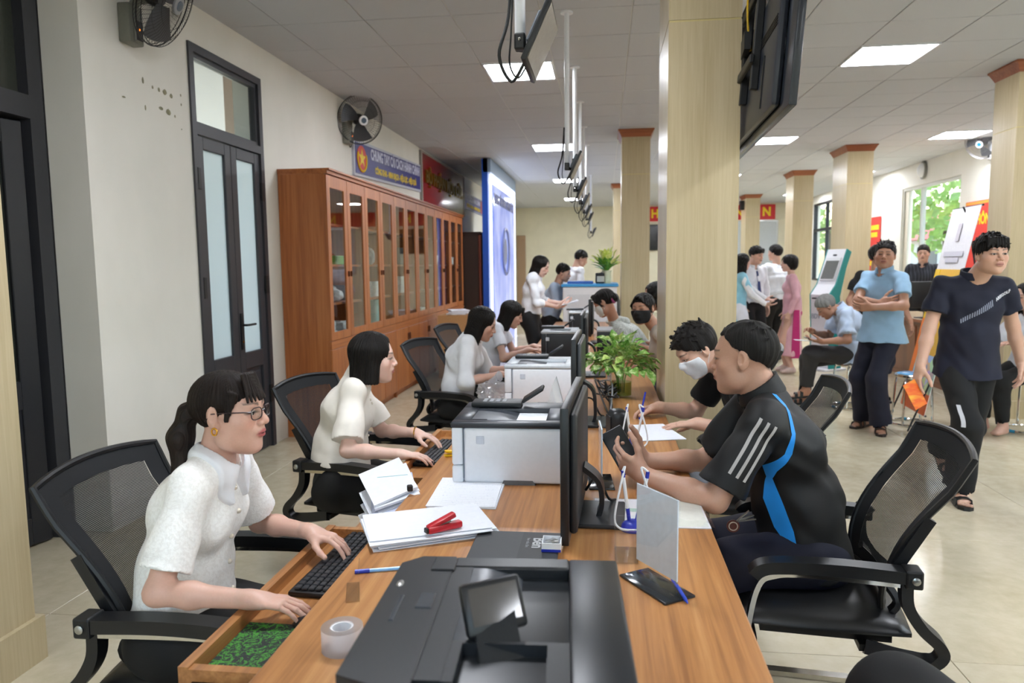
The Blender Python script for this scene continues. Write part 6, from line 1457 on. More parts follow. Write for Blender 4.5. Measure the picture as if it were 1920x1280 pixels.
# ---- group by the far column
def tunic(P, mat, zh=.22, sl=1.85, sw=.0, name='long_tunic', seed=0):
    P.shirt(mat, sl, .012, -.9, .008, .056, 0, name, .004, seed) if False else None
    f = Fld(); q = P.k; P.torso(f, .012, .05); f.add(ec(P.waist, A((P.pel[0], P.pel[1], zh-.1)), (.135*q, .105*q), (.23*q+sw, .17*q), P.Lf), .06); f.cut((0, 0, zh), (0, 0, -1), .004)
    for g in 'lr':
        a = P.arm[g]; end = a['e']+(a['w']-a['e'])*(sl-1); f.add(rc(P.sh[g], a['e'], .056*q, .046*q), .03); f.add(rc(a['e'], end, .046*q, .036*q), .02)
    f.noise(P.folds(.005, .8, seed)); f.add(rc(P.nb, P.nb+P.U1*.2, .052, .056), .006, 's'); o = P.garment(name, f, mat, .013); P.sho = o; return o
p = standing('person in a pink long dress over magenta trousers', (2.50, 10.2), 172, 'f', 1.55, 2, dict(yaw=8, pitch=4), 'f', 2); p.make_body(); tunic(p, 'pinkd', .24, 1.9, .0, 'long_tunic', 31); p.trousers('magenta', .0, 1.0, .1, thin=.8)
MB().add([(-.02, -.185, .86), (.05, -.185, .86), (.07, -.20, .22), (-.045, -.20, .22), (-.02, -.17, .86), (.05, -.17, .86), (.07, -.185, .22), (-.045, -.185, .22)], [(0, 1, 2, 3), (7, 6, 5, 4), (0, 4, 5, 1), (1, 5, 6, 2), (2, 6, 7, 3), (3, 7, 4, 0)]).build('side_slit_panel', 'magenta', p.root)
def puff(h):
    h.add(el((0, -.02, .03), (.10, .118, .10)), .01); h.add(el((0, -.04, -.03), (.095, .09, .085)), .03); h.add(ec((0, .15, .05), (0, .13, -.2), (.055, .09), (.06, .08), (1, 0, 0)), .012, 's')
p.hair(puff, 'hair'); shoes(p, plain('c7b0a8', .5))
p = standing('person in a white shirt with a blue tie listening', (2.06, 10.62), -62, 'm', 1.66, 2, dict(yaw=16, pitch=8), 'ml', 0); p.make_body(); p.shirt('wshirt', 1.88, .022, .02, .012, .064, 0, 'shirt', .006, 32); p.collar('wshirt', .028, 'collar', .006, True); p.trousers('btrs', .02, .97, .15); p.hair(mop, 'hair'); shoes(p)
tm = p.sho.data; bv = BVHTree.FromPolygons([v.co[:] for v in tm.vertices], [q.vertices[:] for q in tm.polygons]); tp = []
for h_, w_ in ((.46, .014), (.44, .018), (.30, .026), (.16, .034), (.06, .036), (.03, .005)):
    for sg in (-1, 1):
        og = p.pel+p.U*h_+p.Fr*.4+p.Ax*w_*sg-p.loc; hit = bv.ray_cast(V(og.tolist()), V((-p.Fr).tolist()), .6); tp.append((hit[0] if hit[0] else V((p.pel+p.U*h_+p.Fr*.12-p.loc).tolist()))+V((p.Fr*.008).tolist()))
MB().add(tp, [(2*i, 2*i+1, 2*i+3, 2*i+2) for i in range(5)]).build('necktie', plain('20386f', .6), p.root)
p = standing('person in a white shirt seen from behind by the far column', (2.58, 11.5), 118, 'm', 1.70, 2, dict(yaw=20, pitch=0), 'ml', 0, arm_l=dict(w=(2.36, 11.72, 1.28), d=(.1, .3, .9), n=(0, 1, 0), curl=.5), arm_r=dict(w=(2.55, 11.75, 1.28), d=(-.1, .3, .9), n=(0, 1, 0), curl=.5)); p.make_body(); p.shirt('wshirt', 1.8, .022, .0, .012, .064, 0, 'shirt', .006, 33); p.trousers('btrs', .02, .97, .15); p.short_hair('hair', .012, .014); shoes(p)
p = standing('person in an aqua long dress reaching out one hand beside the column', (1.80, 10.3), 8, 'f', 1.58, 2, dict(yaw=8, pitch=6), 'f', 3, arm_l=dict(w=(2.19, 10.34, .99), d=(.95, -.1, -.2), n=(0, -.3, .9), curl=.3), arm_r=dict(w=(2.14, 10.12, .93), d=(.95, 0, -.1), n=(0, .3, .9), curl=.3)); p.make_body(); tunic(p, 'aqua', .2, 1.05, 0, 'long_tunic', 34)
f = Fld()
for g in 'lr':
    a = p.arm[g]; f.add(rc(p.sh[g], a['e'], .054, .045), .02); f.add(rc(a['e'], a['e']+(a['w']-a['e'])*.92, .045, .034), .02)
p.garment('sheer_sleeves', f, 'wblouse', .013); p.trousers('wtee', .03, 1.0, .1, flare=.04); hair_long(p, .25, .022)
# ---- others on the right
p = standing('person in a black tee behind the person in the light blue polo', (2.83, 8.15), -80, 'm', 1.60, 2, dict(yaw=30), 'd', 2, arm_l=dict(w=(3.16, 8.05, .86), d=(.2, -.2, -.9), n=(-.9, 0, 0), curl=.4)); p.make_body(); p.shirt('btee', .62, .02, -.09, .026, .066, 0, 'tshirt', .005, 41); p.trousers('nshorts', .03, .4, .1); p.short_hair('hair', .014, .016); sandals(p)
p = standing('person in a dark striped shirt standing behind the wooden counter', (4.62, 11.4), -125, 'm', 1.66, 2, dict(yaw=8, pitch=3), 'ml', 0); p.make_body(); p.shirt('stripe', 1.8, .022, -.06, .012, .064, .02, 'shirt', .004, 42); p.collar('stripe', .026, 'collar', .006, True); p.trousers('btrs'); p.short_hair('hair', .008, .02); shoes(p)
p = seated('person in navy seated behind the leaning banner', (4.75, 9.2), 180, 'm', 1.6, 2, dict(pitch=10), 'd', 10, .58); p.make_body(); p.shirt('npolo', .6, .02, -.05, .02, .066, 0, 'shirt'); p.trousers('btrs'); p.short_hair('hair', .012, .014)
p = seated('person in a white top seated on a chrome stool by the near right column', (3.66, 6.78), 200, 'f', 1.56, 2, dict(pitch=10), 'f', 4, .56); p.make_body(); p.shirt('wtee', .9, .03, -.09, .02, .062, 0, 'top', .006, 43, hemflare=.03); p.trousers('btrs'); hair_long(p, .2)
p = Person('person', 'person in black trousers whose knee shows beside the near chair', (.87, 1.28, 0), 104, 'm', 1.64, 2, dict(pel=(.88, 1.27, .53), lean=-8, slump=.1, leg_l=dict(a=(.62, 1.68, .08), pole=(-.2, .8, 1)), leg_r=dict(a=(1.22, 1.42, .08), pole=(.9, .3, .3)),
    arm_l=dict(w=(.98, 1.00, .62), d=(-.2, .6, -.2), n=(0, 0, -1), curl=.3, pole=(-.2, -.9, -.2)), arm_r=dict(w=(1.16, 1.36, .60), d=(-.3, .8, -.3), n=(0, 0, -1), curl=.3)), dict(), 'ml'); p.make_body(); p.shirt('btee', .7, .02, -.05, .02, .066, 0, 'tshirt'); p.trousers('btrs', .045, .95, .1); p.short_hair('hair', .012, .014); sandals(p)
# ================================================================== THINGS ON THE DESK
def mat_lined():
    t = NT('lined_paper'); w = t.n('TexWave', wave_type='BANDS', bands_direction='Y'); t.l(t.co(), w.inputs[0]); w.inputs['Scale'].default_value = 36; n = t.noise(t.co((160, 60, 1)), 1, 3, .7)
    c1 = t.ramp(w.outputs[1], [(.90, 'eef0f6'), (.97, 'a9afbd')]); c2 = t.ramp(n, [(.60, 'ffffff'), (.66, '8d96ad')])
    m = t.n('Mix', data_type='RGBA', blend_type='MULTIPLY'); m.inputs[0].default_value = .25; t.l(c1, m.inputs[6]); t.l(c2, m.inputs[7]); b = t.bsdf(None, .85); t.l(m.outputs[2], b.inputs['Base Color']); return t.end()
M['lined'] = mat_lined()
def sheet(name, label, loc, rz, w, d, mat='paper', n=1, th=.0012, jit=.004, cat='paper'):
    o = thing(name, label, cat, loc, rz)
    for k in range(n):
        T = Matrix.Translation((R.uniform(-jit, jit), R.uniform(-jit, jit), k*th*2.2)) @ Matrix.Rotation(R.uniform(-1, 1)*jit*4, 4, 'Z')
        MB().box(-w/2, w/2, -d/2, d/2, .0004, .0004+th, T).build('sheet', mat, o)
    return o
sheet('notepad_sheet', 'handwritten lined sheets lying before the white printer', (-.437, 2.262, DZ), math.radians(2), .212, .30, 'lined', 3)
sheet('paper_stack', 'fan of blank white papers under the red stapler', (-.49, 1.93, DZ), math.radians(-64), .215, .33, 'paper', 7, .0016, .016, 'papers')
# red stapler
st_ = thing('stapler', 'small red stapler resting open on the white papers', 'stapler', (-.425, 1.865, DZ+.026), math.radians(40))
MB().rbox(-.052, .05, -.012, .012, .0, .018, .005, 2).build('base', 'red', st_, True)
MB().rbox(-.05, .035, -.011, .011, -.004, .010, .004, 2, Matrix.Translation((0, .004, .024)) @ Matrix.Rotation(math.radians(-17), 4, 'Y') ).build('arm', 'red', st_, True)
MB().rbox(-.048, .02, -.007, .007, .018, .023, .001, 1, Matrix.Rotation(math.radians(-8), 4, 'Y')).build('magazine', 'steel', st_); MB().rbox(-.058, -.048, -.009, .009, .002, .016, .002, 1).build('nose', 'black', st_)
# dark leaflet box under the monitor with printed lettering
bx_ = thing('flat_carton', 'flat dark printed carton under the near monitor', 'carton', (-.215, 1.80, DZ)); MB().rbox(-.125, .1, -.11, .11, 0, .012, .002, 1).build('body', plain('2b2d31', .5), bx_)
MB().box(.0, .065, -.1, .105, .0122, .0126).build('printed_panel', plain('1b1c1f', .5), bx_)
text('Ben', .045, plain('b8babd', .5), frameT((.045, .03, .0128), (0, -1, 0), (1, 0, 0)), bx_, 'lettering', .0003, 1, .001); text('hen màu đen', .012, plain('9a9c9f', .5), frameT((.018, .03, .0128), (0, -1, 0), (1, 0, 0)), bx_, 'lettering', .0003)
cb_ = thing('paper_clip_box', 'little white and blue box of paper clips', 'box', (-.132, 1.80, DZ+.0128)); q = MB(); q.box(-.024, -.022, -.028, .028, 0, .022).box(.022, .024, -.028, .028, 0, .022).box(-.022, .022, -.028, -.026, 0, .022).box(-.022, .022, .026, .028, 0, .022).box(-.022, .022, -.026, .026, 0, .002); q.build('tray', 'white', cb_)
MB().box(-.0245, .0245, -.0285, -.028, 0, .007).build('blue_band', 'blue', cb_); q = MB()
for k in range(26):
    a = R.uniform(0, PI); c = V((R.uniform(-.016, .016), R.uniform(-.02, .02), R.uniform(.006, .02))); e = V((math.cos(a)*.009, math.sin(a)*.009, R.uniform(-.003, .003))); q.tube([c-e, c+e, c+e+V((.002, .002, .001)), c-e+V((.002, .002, .001))], .0005, 4)
tag(q.build('clips', 'steel', cb_), kind='stuff')
def keyboard(loc, rz, label):
    k = thing('keyboard', label, 'keyboard', loc, rz); MB().rbox(-.068, .068, -.205, .205, 0, .014, .004, 2).build('base', 'blackp', k, True); m = MB()
    for i in range(6):
        for j in range(17): m.rbox(-.055+i*.0185, -.0395+i*.0185, -.196+j*.0232, -.176+j*.0232, .0142, .0215, .002, 1)
    tag(m.build('keys', plain('26282d', .45), k), kind='stuff'); return k
keyboard((-.705, 1.86, .668), math.radians(-2), 'black keyboard in the drawer of the typist in the lace blouse'); keyboard((-.70, 3.05, .668), math.radians(-3), 'black keyboard in the drawer of the typist in the chiffon blouse')
def mat_green():
    t = NT('green_print'); n = t.noise(t.co(), 42, 5, .75, 2.5); t.bsdf(t.ramp(n, [(.50, '1b2023'), (.56, '4fa832'), (.62, '2c6a28'), (.66, '1b2023')]), .7); return t.end()
mp = thing('mouse_pad', 'black mouse pad with green splash print', 'mouse pad', (-.715, 1.41, .668)); MB().rbox(-.095, .095, -.11, .11, 0, .003, .0012, 1).build('pad', mat_green(), mp); MB().box(-.096, .096, -.111, .111, 0, .0012).build('edge', 'black', mp)
ms = thing('mouse', 'black mouse under the hand of the typist in the lace blouse', 'mouse', (-.655, 1.52, .670)); MB().ball((0, 0, .0), (.052, .03, .024), 14).build('shell', 'blackp', ms, True); MB().rbox(.01, .03, -.003, .003, .018, .024, .002, 1).build('wheel', 'steel', ms)
# stack of papers in the small drawer
fs = thing('paper_stack', 'thick slanting bundle of white papers with a black clip in the small drawer', 'papers', (-.70, 2.30, .56), math.radians(24))
for k in range(16):
    T = Matrix.Translation((R.uniform(-.018, .012), R.uniform(-.012, .03), .0+k*.0135)) @ Matrix.Rotation(R.uniform(-.14, .14), 4, 'Z') @ Matrix.Rotation(math.radians(-16+R.uniform(-2, 2)), 4, 'Y') @ Matrix.Rotation(math.radians(10), 4, 'X')
    MB().box(-.075, .075, -.12, .12, 0, .0075, T).build('sheaf', 'paper' if k % 4 else plain('ccd3ea', .8), fs)
MB().rbox(.035, .053, -.112, -.094, .205, .225, .003, 1).build('binder_clip', 'black', fs); MB().box(-.05, .05, -.02, -.018, .235, .236).build('teal_line', plain('6fb7bd', .6), fs)
yl = thing('staple_remover', 'small yellow staple remover on the desk edge', 'staple remover', (-.592, 2.715, DZ), .5); MB().rbox(-.022, .022, -.012, .012, 0, .010, .004, 2).build('lower_jaw', plain('e8bb12', .4), yl, True); MB().rbox(-.022, .022, -.012, .012, .014, .024, .004, 2, Matrix.Rotation(.12, 4, 'Y')).build('upper_jaw', plain('e8bb12', .4), yl, True)
# crumpled bag behind the printer and white tent of paper
bg = thing('plastic_bag', 'crumpled clear plastic bag left of the rear white printer', 'bag', (-.60, 3.86, DZ)); bm = bmesh.new(); bmesh.ops.create_icosphere(bm, subdivisions=4, radius=1); rr = random.Random(4)
for v in bm.verts:
    d_ = v.co.normalized(); v.co *= 1+.16*math.sin(9*d_.x+2)*math.cos(7*d_.y)+.05*math.sin(17*d_.z+11*d_.x)+rr.uniform(-.015, .015); v.co = V((v.co.x*.085, v.co.y*.09, max(0, v.co.z*.055+.055)))
def mat_bag():
    t = NT('clear_plastic'); g = t.n('BsdfGlossy'); g.inputs['Roughness'].default_value = .12; tr = t.n('BsdfTransparent'); d_ = t.n('BsdfTranslucent'); d_.inputs[0].default_value = (.85, .86, .9, 1); m1 = t.n('MixShader'); m1.inputs[0].default_value = .55; t.l(tr.outputs[0], m1.inputs[1]); t.l(d_.outputs[0], m1.inputs[2]); m2 = t.n('MixShader'); m2.inputs[0].default_value = .14; t.l(m1.outputs[0], m2.inputs[1]); t.l(g.outputs[0], m2.inputs[2]); return t.end(m2)
M['bag'] = mat_bag(); q = MB(); q.bm(bm); q.build('film', 'bag', bg, True); MB().tube([(.0, .0, .10), (.02, .01, .135), (.04, .0, .14)], [.03, .012, .03], 8).build('knot', 'bag', bg)
tn = thing('paper_tent', 'white folded carton standing between the two white printers', 'carton', (-.205, 2.99, DZ)); MB().add([(-.07, -.14, 0), (.065, -.14, 0), (.0, -.14, .255), (-.07, .14, 0), (.065, .14, 0), (.0, .14, .255)], [(0, 2, 5, 3), (2, 1, 4, 5), (0, 1, 2), (3, 5, 4)]).build('folded_sheet', 'white', tn); MB().box(-.07, .065, -.141, .141, 0, .003).build('base_flap', 'white', tn)
# acrylic sign holders
def sign_holder(loc, rz, label, w=.15, h=.22, paper=True):
    s = thing('sign_holder', label, 'sign holder', loc, rz); MB().rbox(-w/2-.01, w/2+.01, -.042, .042, 0, .006, .002, 2).build('base', plain('25282c', .12), s, True)
    MB().box(-w/2, w/2, -.004, -.002, .006, h).build('front_pane', 'acryl', s); MB().box(-w/2, w/2, .002, .004, .006, h).build('rear_pane', 'acryl', s)
    if paper: MB().box(-w/2+.002, w/2-.002, -.0015, .0015, .04, h-.002).build('card', plain('dbe5f2', .5), s)
    return s
sign_holder((.118, 1.625, DZ), math.radians(-56), 'clear acrylic sign holder with a pale card nearest the black printer', .15, .225)
sign_holder((-.012, 2.42, DZ), math.radians(-86), 'acrylic sign holder edge on beside the phone holder in the striped polo', .15, .20, True)
sign_holder((.03, 4.35, DZ), math.radians(-80), 'acrylic sign holder with a blue card behind the leafy plant', .12, .16)
def pen_stand(loc, rz, label):
    s = thing('pen_stand', label, 'pen stand', loc, rz); MB().lathe([(.032, 0), (.034, .006), (.026, .02), (.012, .028), (.0, .028)], 20).build('base', 'blue', s, True)
    for x, hgt, tl in ((-.008, .15, -.03), (.010, .145, .05)):
        p_ = MB(); p_.tube([(x, 0, .02), (x+tl*.2, 0, .062)], .0055, 8); pe = p_.build('pen', 'blue', s, True); MB().tube([(x+tl*.2, 0, .062), (x+tl*.6, 0, hgt)], .005, 8).build('barrel', 'white', pe, True); MB().tube([(x+tl*.6, 0, hgt), (x+tl*.65, 0, hgt+.018)], .0055, 8).build('cap', 'blue', pe, True)
        sg = -1 if x < 0 else 1; MB().tube(spline([(x+tl*.65, 0, hgt+.018), (x+sg*.014, 0, hgt+.028), (x+sg*.03, -.01, hgt-.03), (x+sg*.045, -.015, .04), (x+sg*.03, -.02, .012), (0, -.03, .01)]), .0032, 6).build('cord', 'white', pe, True)
    return s
pen_stand((.078, 1.985, DZ), .2, 'blue pen stand with two tethered pens before the plastic folder'); pen_stand((.115, 2.90, DZ), .3, 'blue pen stand with two tethered pens beside the masked writer')
cbx = thing('clear_box', 'small empty clear acrylic box beside the near pen stand', 'box', (.055, 1.80, DZ)); q = MB(); q.box(-.03, -.027, -.055, .055, 0, .085).box(.027, .03, -.055, .055, 0, .085).box(-.027, .027, -.055, -.052, 0, .085).box(-.027, .027, .052, .055, 0, .085).box(-.027, .027, -.052, .052, 0, .003); q.build('walls', 'acryl', cbx)
bp = thing('pen', 'blue ballpoint pen lying behind the near sign holder', 'pen', (.168, 1.60, DZ+.005), math.radians(-80)); MB().tube([(-.06, 0, 0), (.045, 0, 0), (.062, 0, 0)], [.0045, .0045, .0012], 8).build('barrel', plain('2b4fd0', .25), bp, True); MB().box(-.06, -.02, -.001, .001, .005, .008).build('clip', 'steel', bp)
bp2 = thing('pen', 'blue and white pen by the black printer', 'pen', (-.545, 1.64, DZ+.005), .3); MB().tube([(-.05, 0, 0), (.06, 0, 0)], .0045, 8).build('barrel', plain('7fb4e8', .3), bp2, True); MB().tube([(-.05, 0, 0), (-.015, 0, 0)], .0052, 8).build('cap', 'blue', bp2, True)
ah = thing('sign_holder', 'small clear acrylic stand beside the black printer', 'sign holder', (-.548, 1.53, DZ), math.radians(-72)); MB().box(-.05, .05, -.0015, .0015, 0, .06).build('pane', 'acryl', ah); MB().box(-.05, .05, -.03, .0, 0, .003).build('foot', 'acryl', ah)
tr_ = thing('tape_roll', 'clear tape roll tucked beside the black printer', 'tape', (-.50, 1.29, DZ)); MB().lathe([(.022, 0), (.04, 0), (.04, .045), (.022, .045), (.022, 0)], 24, None, False).build('roll', 'bag', tr_, True); MB().lathe([(.018, .002), (.022, .002), (.022, .043), (.018, .043), (.018, .002)], 20, None, False).build('core', 'white', tr_, True)
# plastic folder with papers, loose sheet
fo = thing('document_folder', 'clear plastic folder of documents under the elbow of the phone holder', 'folder', (.138, 2.125, DZ), math.radians(1)); MB().box(-.165, .155, -.12, .12, .0005, .003).build('papers', plain('f4eff2', .6), fo); MB().box(-.17, .165, -.125, .125, .0032, .0042).build('film', 'acryl', fo); MB().box(-.075, -.005, .0, .028, .0043, .0046).build('id_card', plain('a9c0b4', .5), fo)
MB().box(.045, .15, -.11, .11, .0031, .0034).build('pale_form', plain('e6e6dc', .7), fo); fo.children[0].rotation_euler = (0, 0, .0)
sheet('paper_sheet', 'white form the masked writer is writing on', (.205, 3.18, DZ), math.radians(14), .21, .30, 'paper', 2)
pen = thing('pen', 'blue pen in the writing hand of the masked writer', 'pen', (.175, 3.46, .80), 0); MB().tube([(-.01, -.025, -.045), (.02, .03, .075)], .0045, 8).build('barrel', 'blue', pen, True); MB().tube([(-.0125, -.03, -.052), (-.01, -.025, -.045)], [.001, .004], 8).build('tip', 'steel', pen)
bs = thing('sensor_unit', 'black rounded desk speaker beside the masked writer', 'speaker', (.055, 2.97, DZ), .3); MB().rbox(-.04, .04, -.045, .045, .012, .145, .03, 4).build('shell', 'blackp', bs, True); MB().lathe([(.035, 0), (.035, .012), (.02, .014)], 18).build('foot', 'black', bs, True); MB().rbox(-.0415, -.038, -.03, .03, .04, .12, .01, 2).build('grille', 'black', bs)
cbl = thing('cable_bundle', 'tangle of black cables behind the monitors', 'cables', (.0, 3.6, DZ))
for k in range(7): MB().tube(spline([(R.uniform(-.06, .0), R.uniform(-.3, .5), .1), (R.uniform(-.02, .07), R.uniform(-.2, .6), .02), (R.uniform(.0, .08), R.uniform(-.2, .6), .008), (R.uniform(-.02, .09), R.uniform(-.1, .6), .03+.01*k), (R.uniform(-.05, .02), R.uniform(0, .8), .06)]), .0045, 6).build('cable', ['black', 'dark', plain('8f9299', .4)][k % 3], cbl, True)
dev = thing('card_reader', 'black box with a silver top behind the leafy plant', 'machine', (.0, 5.6, DZ)); MB().rbox(-.055, .06, -.16, .16, 0, .235, .006, 2).build('body', plain('15171b', .45), dev, True); MB().rbox(-.057, .062, -.16, .16, .235, .25, .004, 1).build('top', plain('a9adb1', .4), dev)
# phone in the hands of the man with the blue panel polo
pf = thing('phone', 'black phone held in both hands by the person in the striped polo', 'phone', (.058, 2.412, .866)); T = frameT((0, 0, 0), (.87, .18, .46), (-.36, .42, .83)); MB().rbox(-.039, .039, -.078, .078, -.0045, .0045, .004, 3, T).build('casing', plain('121315', .35), pf, True); MB().box(-.036, .036, -.074, .074, -.0052, -.0046, T).build('screen', 'screen', pf)
kc = thing('keychain', 'bunch of keys with a round brown tag on a navy lap', 'keys', (.40, 2.28, .665)); MB().lathe([(.0, 0), (.02, 0), (.02, .004), (.0, .004)], 20, Matrix.Rotation(PI/2, 4, 'X'), False).build('tag', plain('5a2a22', .4), kc, True); MB().tube([(.013*math.cos(a), -.005, .013*math.sin(a)) for a in np.linspace(0, 2*PI, 17)[:-1]], .0018, 5, True).build('tag_ring', plain('c9b9a6', .4), kc)
for a in (.2, .5, .9): MB().bar([(.01, 0, .015), (.01+.06*math.cos(a), .0, .015+.045*math.sin(a))], .008, .003).build('key', 'steel', kc)
pa = thing('paper_sheet', 'white papers in the hands of the standing reader', 'papers', (-.40, 8.28, 1.05))
for k in range(3): MB().box(-.10, .11, -.15, .15, k*.004, k*.004+.002, Matrix.Rotation(math.radians(-16), 4, 'Y') @ Matrix.Rotation(.06*k, 4, 'Z')).build('sheet', 'paper', pa)
# leafy plant in a glass jar
pl = thing('potted_plant', 'bushy variegated pothos in a glass jar of water', 'plant', (.092, 4.06, DZ))
MB().lathe([(.0, .004), (.058, .004), (.062, .01), (.062, .13), (.066, .135), (.0635, .135), (.059, .13), (.059, .012), (.0, .01)], 24, None, False).build('jar', 'acryl', pl, True); MB().lathe([(.0, .012), (.0575, .012), (.0575, .085), (.0, .085)], 24, None, False).build('water', glass('jar_water', (.55, .62, .28), .02), pl, True)
def leaf_mesh(L, w, mat):
    m = MB(); m.grid(lambda u, v: V((L*u, (v-.5)*2*w*math.sin(PI*u**.75)**.9*(1-.15*u), -.25*L*u*u+.22*abs(v-.5)*w*4*math.sin(PI*u))), 7, 4); o = m.build('leaf', mat, None, True, 80); me = o.data; bpy.data.objects.remove(o); return me
def mat_leafv(a, b, c, s):
    t = NT('leaf'); n = t.noise(t.co(), s, 4, .7); t.bsdf(t.ramp(n, [(.38, a), (.52, b), (.64, c)]), .32); return t.end()
LV = [leaf_mesh(.068, .026, mat_leafv('4f8a35', '86b552', 'd3dfa6', 40)), leaf_mesh(.076, .029, mat_leafv('5c9a40', '9cc463', 'e2e8bd', 34)), leaf_mesh(.058, .024, mat_leafv('6a9f3c', 'a9c763', 'ccd98c', 38))]
rl = random.Random(11)
for k in range(190):
    th = rl.uniform(0, 2*PI); ph_ = rl.uniform(.05, 1.0)**.7*1.75; r_ = rl.uniform(.06, .165)*(1 if ph_ < 1.35 else 1.0); c = V((r_*math.sin(ph_)*math.cos(th)*1.05, r_*math.sin(ph_)*math.sin(th)*1.05, .175+r_*math.cos(ph_)*.95)); o = link('leaf', LV[k % 3], pl); o.location = c
    o.rotation_euler = Euler((rl.uniform(-.6, .6), ph_-PI/2+rl.uniform(-.3, .7), th+rl.uniform(-.7, .7))); sc = rl.uniform(.75, 1.15); o.scale = (sc, sc, sc)
sm = MB()
for k in range(16):
    th = rl.uniform(0, 2*PI); sm.tube(spline([(0.02*math.cos(th), .02*math.sin(th), .02), (.03*math.cos(th), .03*math.sin(th), .12), (.09*math.cos(th), .09*math.sin(th), .2)]), .0022, 5)
tag(sm.build('stems', plain('6f9a45', .5), pl, True), kind='stuff')
# ================================================================== FAR WHITE COUNTER WITH FLOWERS
fc = thing('white_counter', 'white counter with a bright blue top at the end of the desk', 'counter', (-.18, 9.95, 0)); MB().rbox(-.36, .34, -.38, .4, 0, 1.2, .006, 1).build('body', 'white', fc); MB().rbox(-.38, .36, -.40, .42, 1.2, 1.235, .004, 1).build('top', plain('3f9fe0', .35), fc); MB().box(-.30, .02, -.385, -.38, .15, 1.1).build('front_panel', plain('d5d9de', .4), fc)
tb = thing('blue_tray', 'flat blue folder on the white counter', 'folder', (-.32, 9.85, 1.235)); MB().rbox(-.17, .17, -.14, .14, 0, .03, .004, 1).build('body', plain('2f62b0', .4), tb); MB().box(-.16, .16, -.13, .13, .03, .034).build('label_sheet', plain('5b86c9', .5), tb)
mc = thing('desk_gadget', 'dark gadget beside the flower vase on the white counter', 'machine', (-.06, 9.85, 1.235)); MB().rbox(-.06, .06, -.05, .05, 0, .14, .01, 2).build('body', 'dark', mc); MB().rbox(-.04, .06, -.06, -.05, .02, .1, .004, 1).build('panel', 'steel', mc)
vs_ = thing('flower_vase', 'white vase of green and yellow flowers on the far counter', 'vase', (.03, 9.9, 1.235)); MB().lathe([(.0, 0), (.05, 0), (.06, .04), (.055, .14), (.07, .17), (.06, .17), (.0, .15)], 20, None, False).build('vase', plain('dfe2c0', .35), vs_, True)
GL_ = leaf_mesh(.2, .035, mat_leafv('3f7f22', '5f9f30', '86b84a', 12)); YL_ = leaf_mesh(.11, .03, mat_leafv('b6cf45', 'd6e07a', 'eef0b0', 14))
for k in range(34):
    th = rl.uniform(0, 2*PI); ph_ = rl.uniform(.1, 1.1); o = link('leaf', GL_, vs_); o.location = (.03*math.cos(th), .03*math.sin(th), .15+rl.uniform(0, .06)); o.rotation_euler = (0, ph_-PI/2, th)
for k in range(26):
    th = rl.uniform(0, 2*PI); ph_ = rl.uniform(.2, 1.15); r_ = rl.uniform(.14, .24); o = link('petal', YL_, vs_); o.location = (r_*math.sin(ph_)*math.cos(th), r_*math.sin(ph_)*math.sin(th), .17+r_*math.cos(ph_)); o.rotation_euler = (0, ph_-PI/2-.2, th)
# ================================================================== RIGHT HAND SIDE
def make_stool():
    s = thing('stool', 'x', 'stool', group='round chrome stools'); MB().lathe([(.0, .435), (.15, .435), (.158, .445), (.158, .46), (.15, .468), (.0, .468)], 28, None, False).build('seat_rim', 'chrome', s, True); MB().lathe([(.0, .4685), (.138, .4685), (.13, .474), (.0, .476)], 28, None, False).build('seat_top', plain('5d9fd0', .2), s, True)
    for k in range(4):
        a = PI/4+k*PI/2; e = V((math.cos(a), math.sin(a), 0)); MB().tube(spline([e*.07+V((0, 0, .43)), e*.13+V((0, 0, .425)), e*.155+V((0, 0, .39)), e*.175+V((0, 0, .1)), e*.18+V((0, 0, .02))], 4), .0105, 8).build('leg', 'chrome', s, True)
    MB().tube([(.18*math.cos(a), .18*math.sin(a), .014) for a in np.linspace(0, 2*PI, 29)[:-1]], .0105, 8, True).build('base_ring', 'chrome', s, True)
    for k in range(4):
        a = k*PI/2; MB().tube([(.18*math.cos(a+d_), .18*math.sin(a+d_), .014) for d_ in np.linspace(-.12, .12, 4)], .0135, 8).build('foot_pad', plain('2f8fb5', .5), s, True)
    return s
s0 = make_stool(); SL = [((2.79, 6.98), 'empty round chrome stool beside the leaning banner'), ((2.50, 7.76), 'round chrome stool under the person with the phone and folded paper'), ((3.64, 6.78), 'round chrome stool under the person in a white top'), ((.89, 1.27), 'round chrome stool under the person in black trousers by the near chair'), ((.50, 5.36), 'round chrome stool under the black masked customer'), ((.40, 6.3), 'round chrome stool under the person in the floral jacket'), ((.64, 6.05), 'round chrome stool under the half hidden customer'), ((4.75, 9.2), 'round chrome stool behind the wooden counter'), ((.12, 11.1), 'round chrome stool behind the far white counter')]
for k, ((x, y), l) in enumerate(SL): place(s0 if k == 0 else copy_tree(s0), (x, y, 0), .3*k, l)
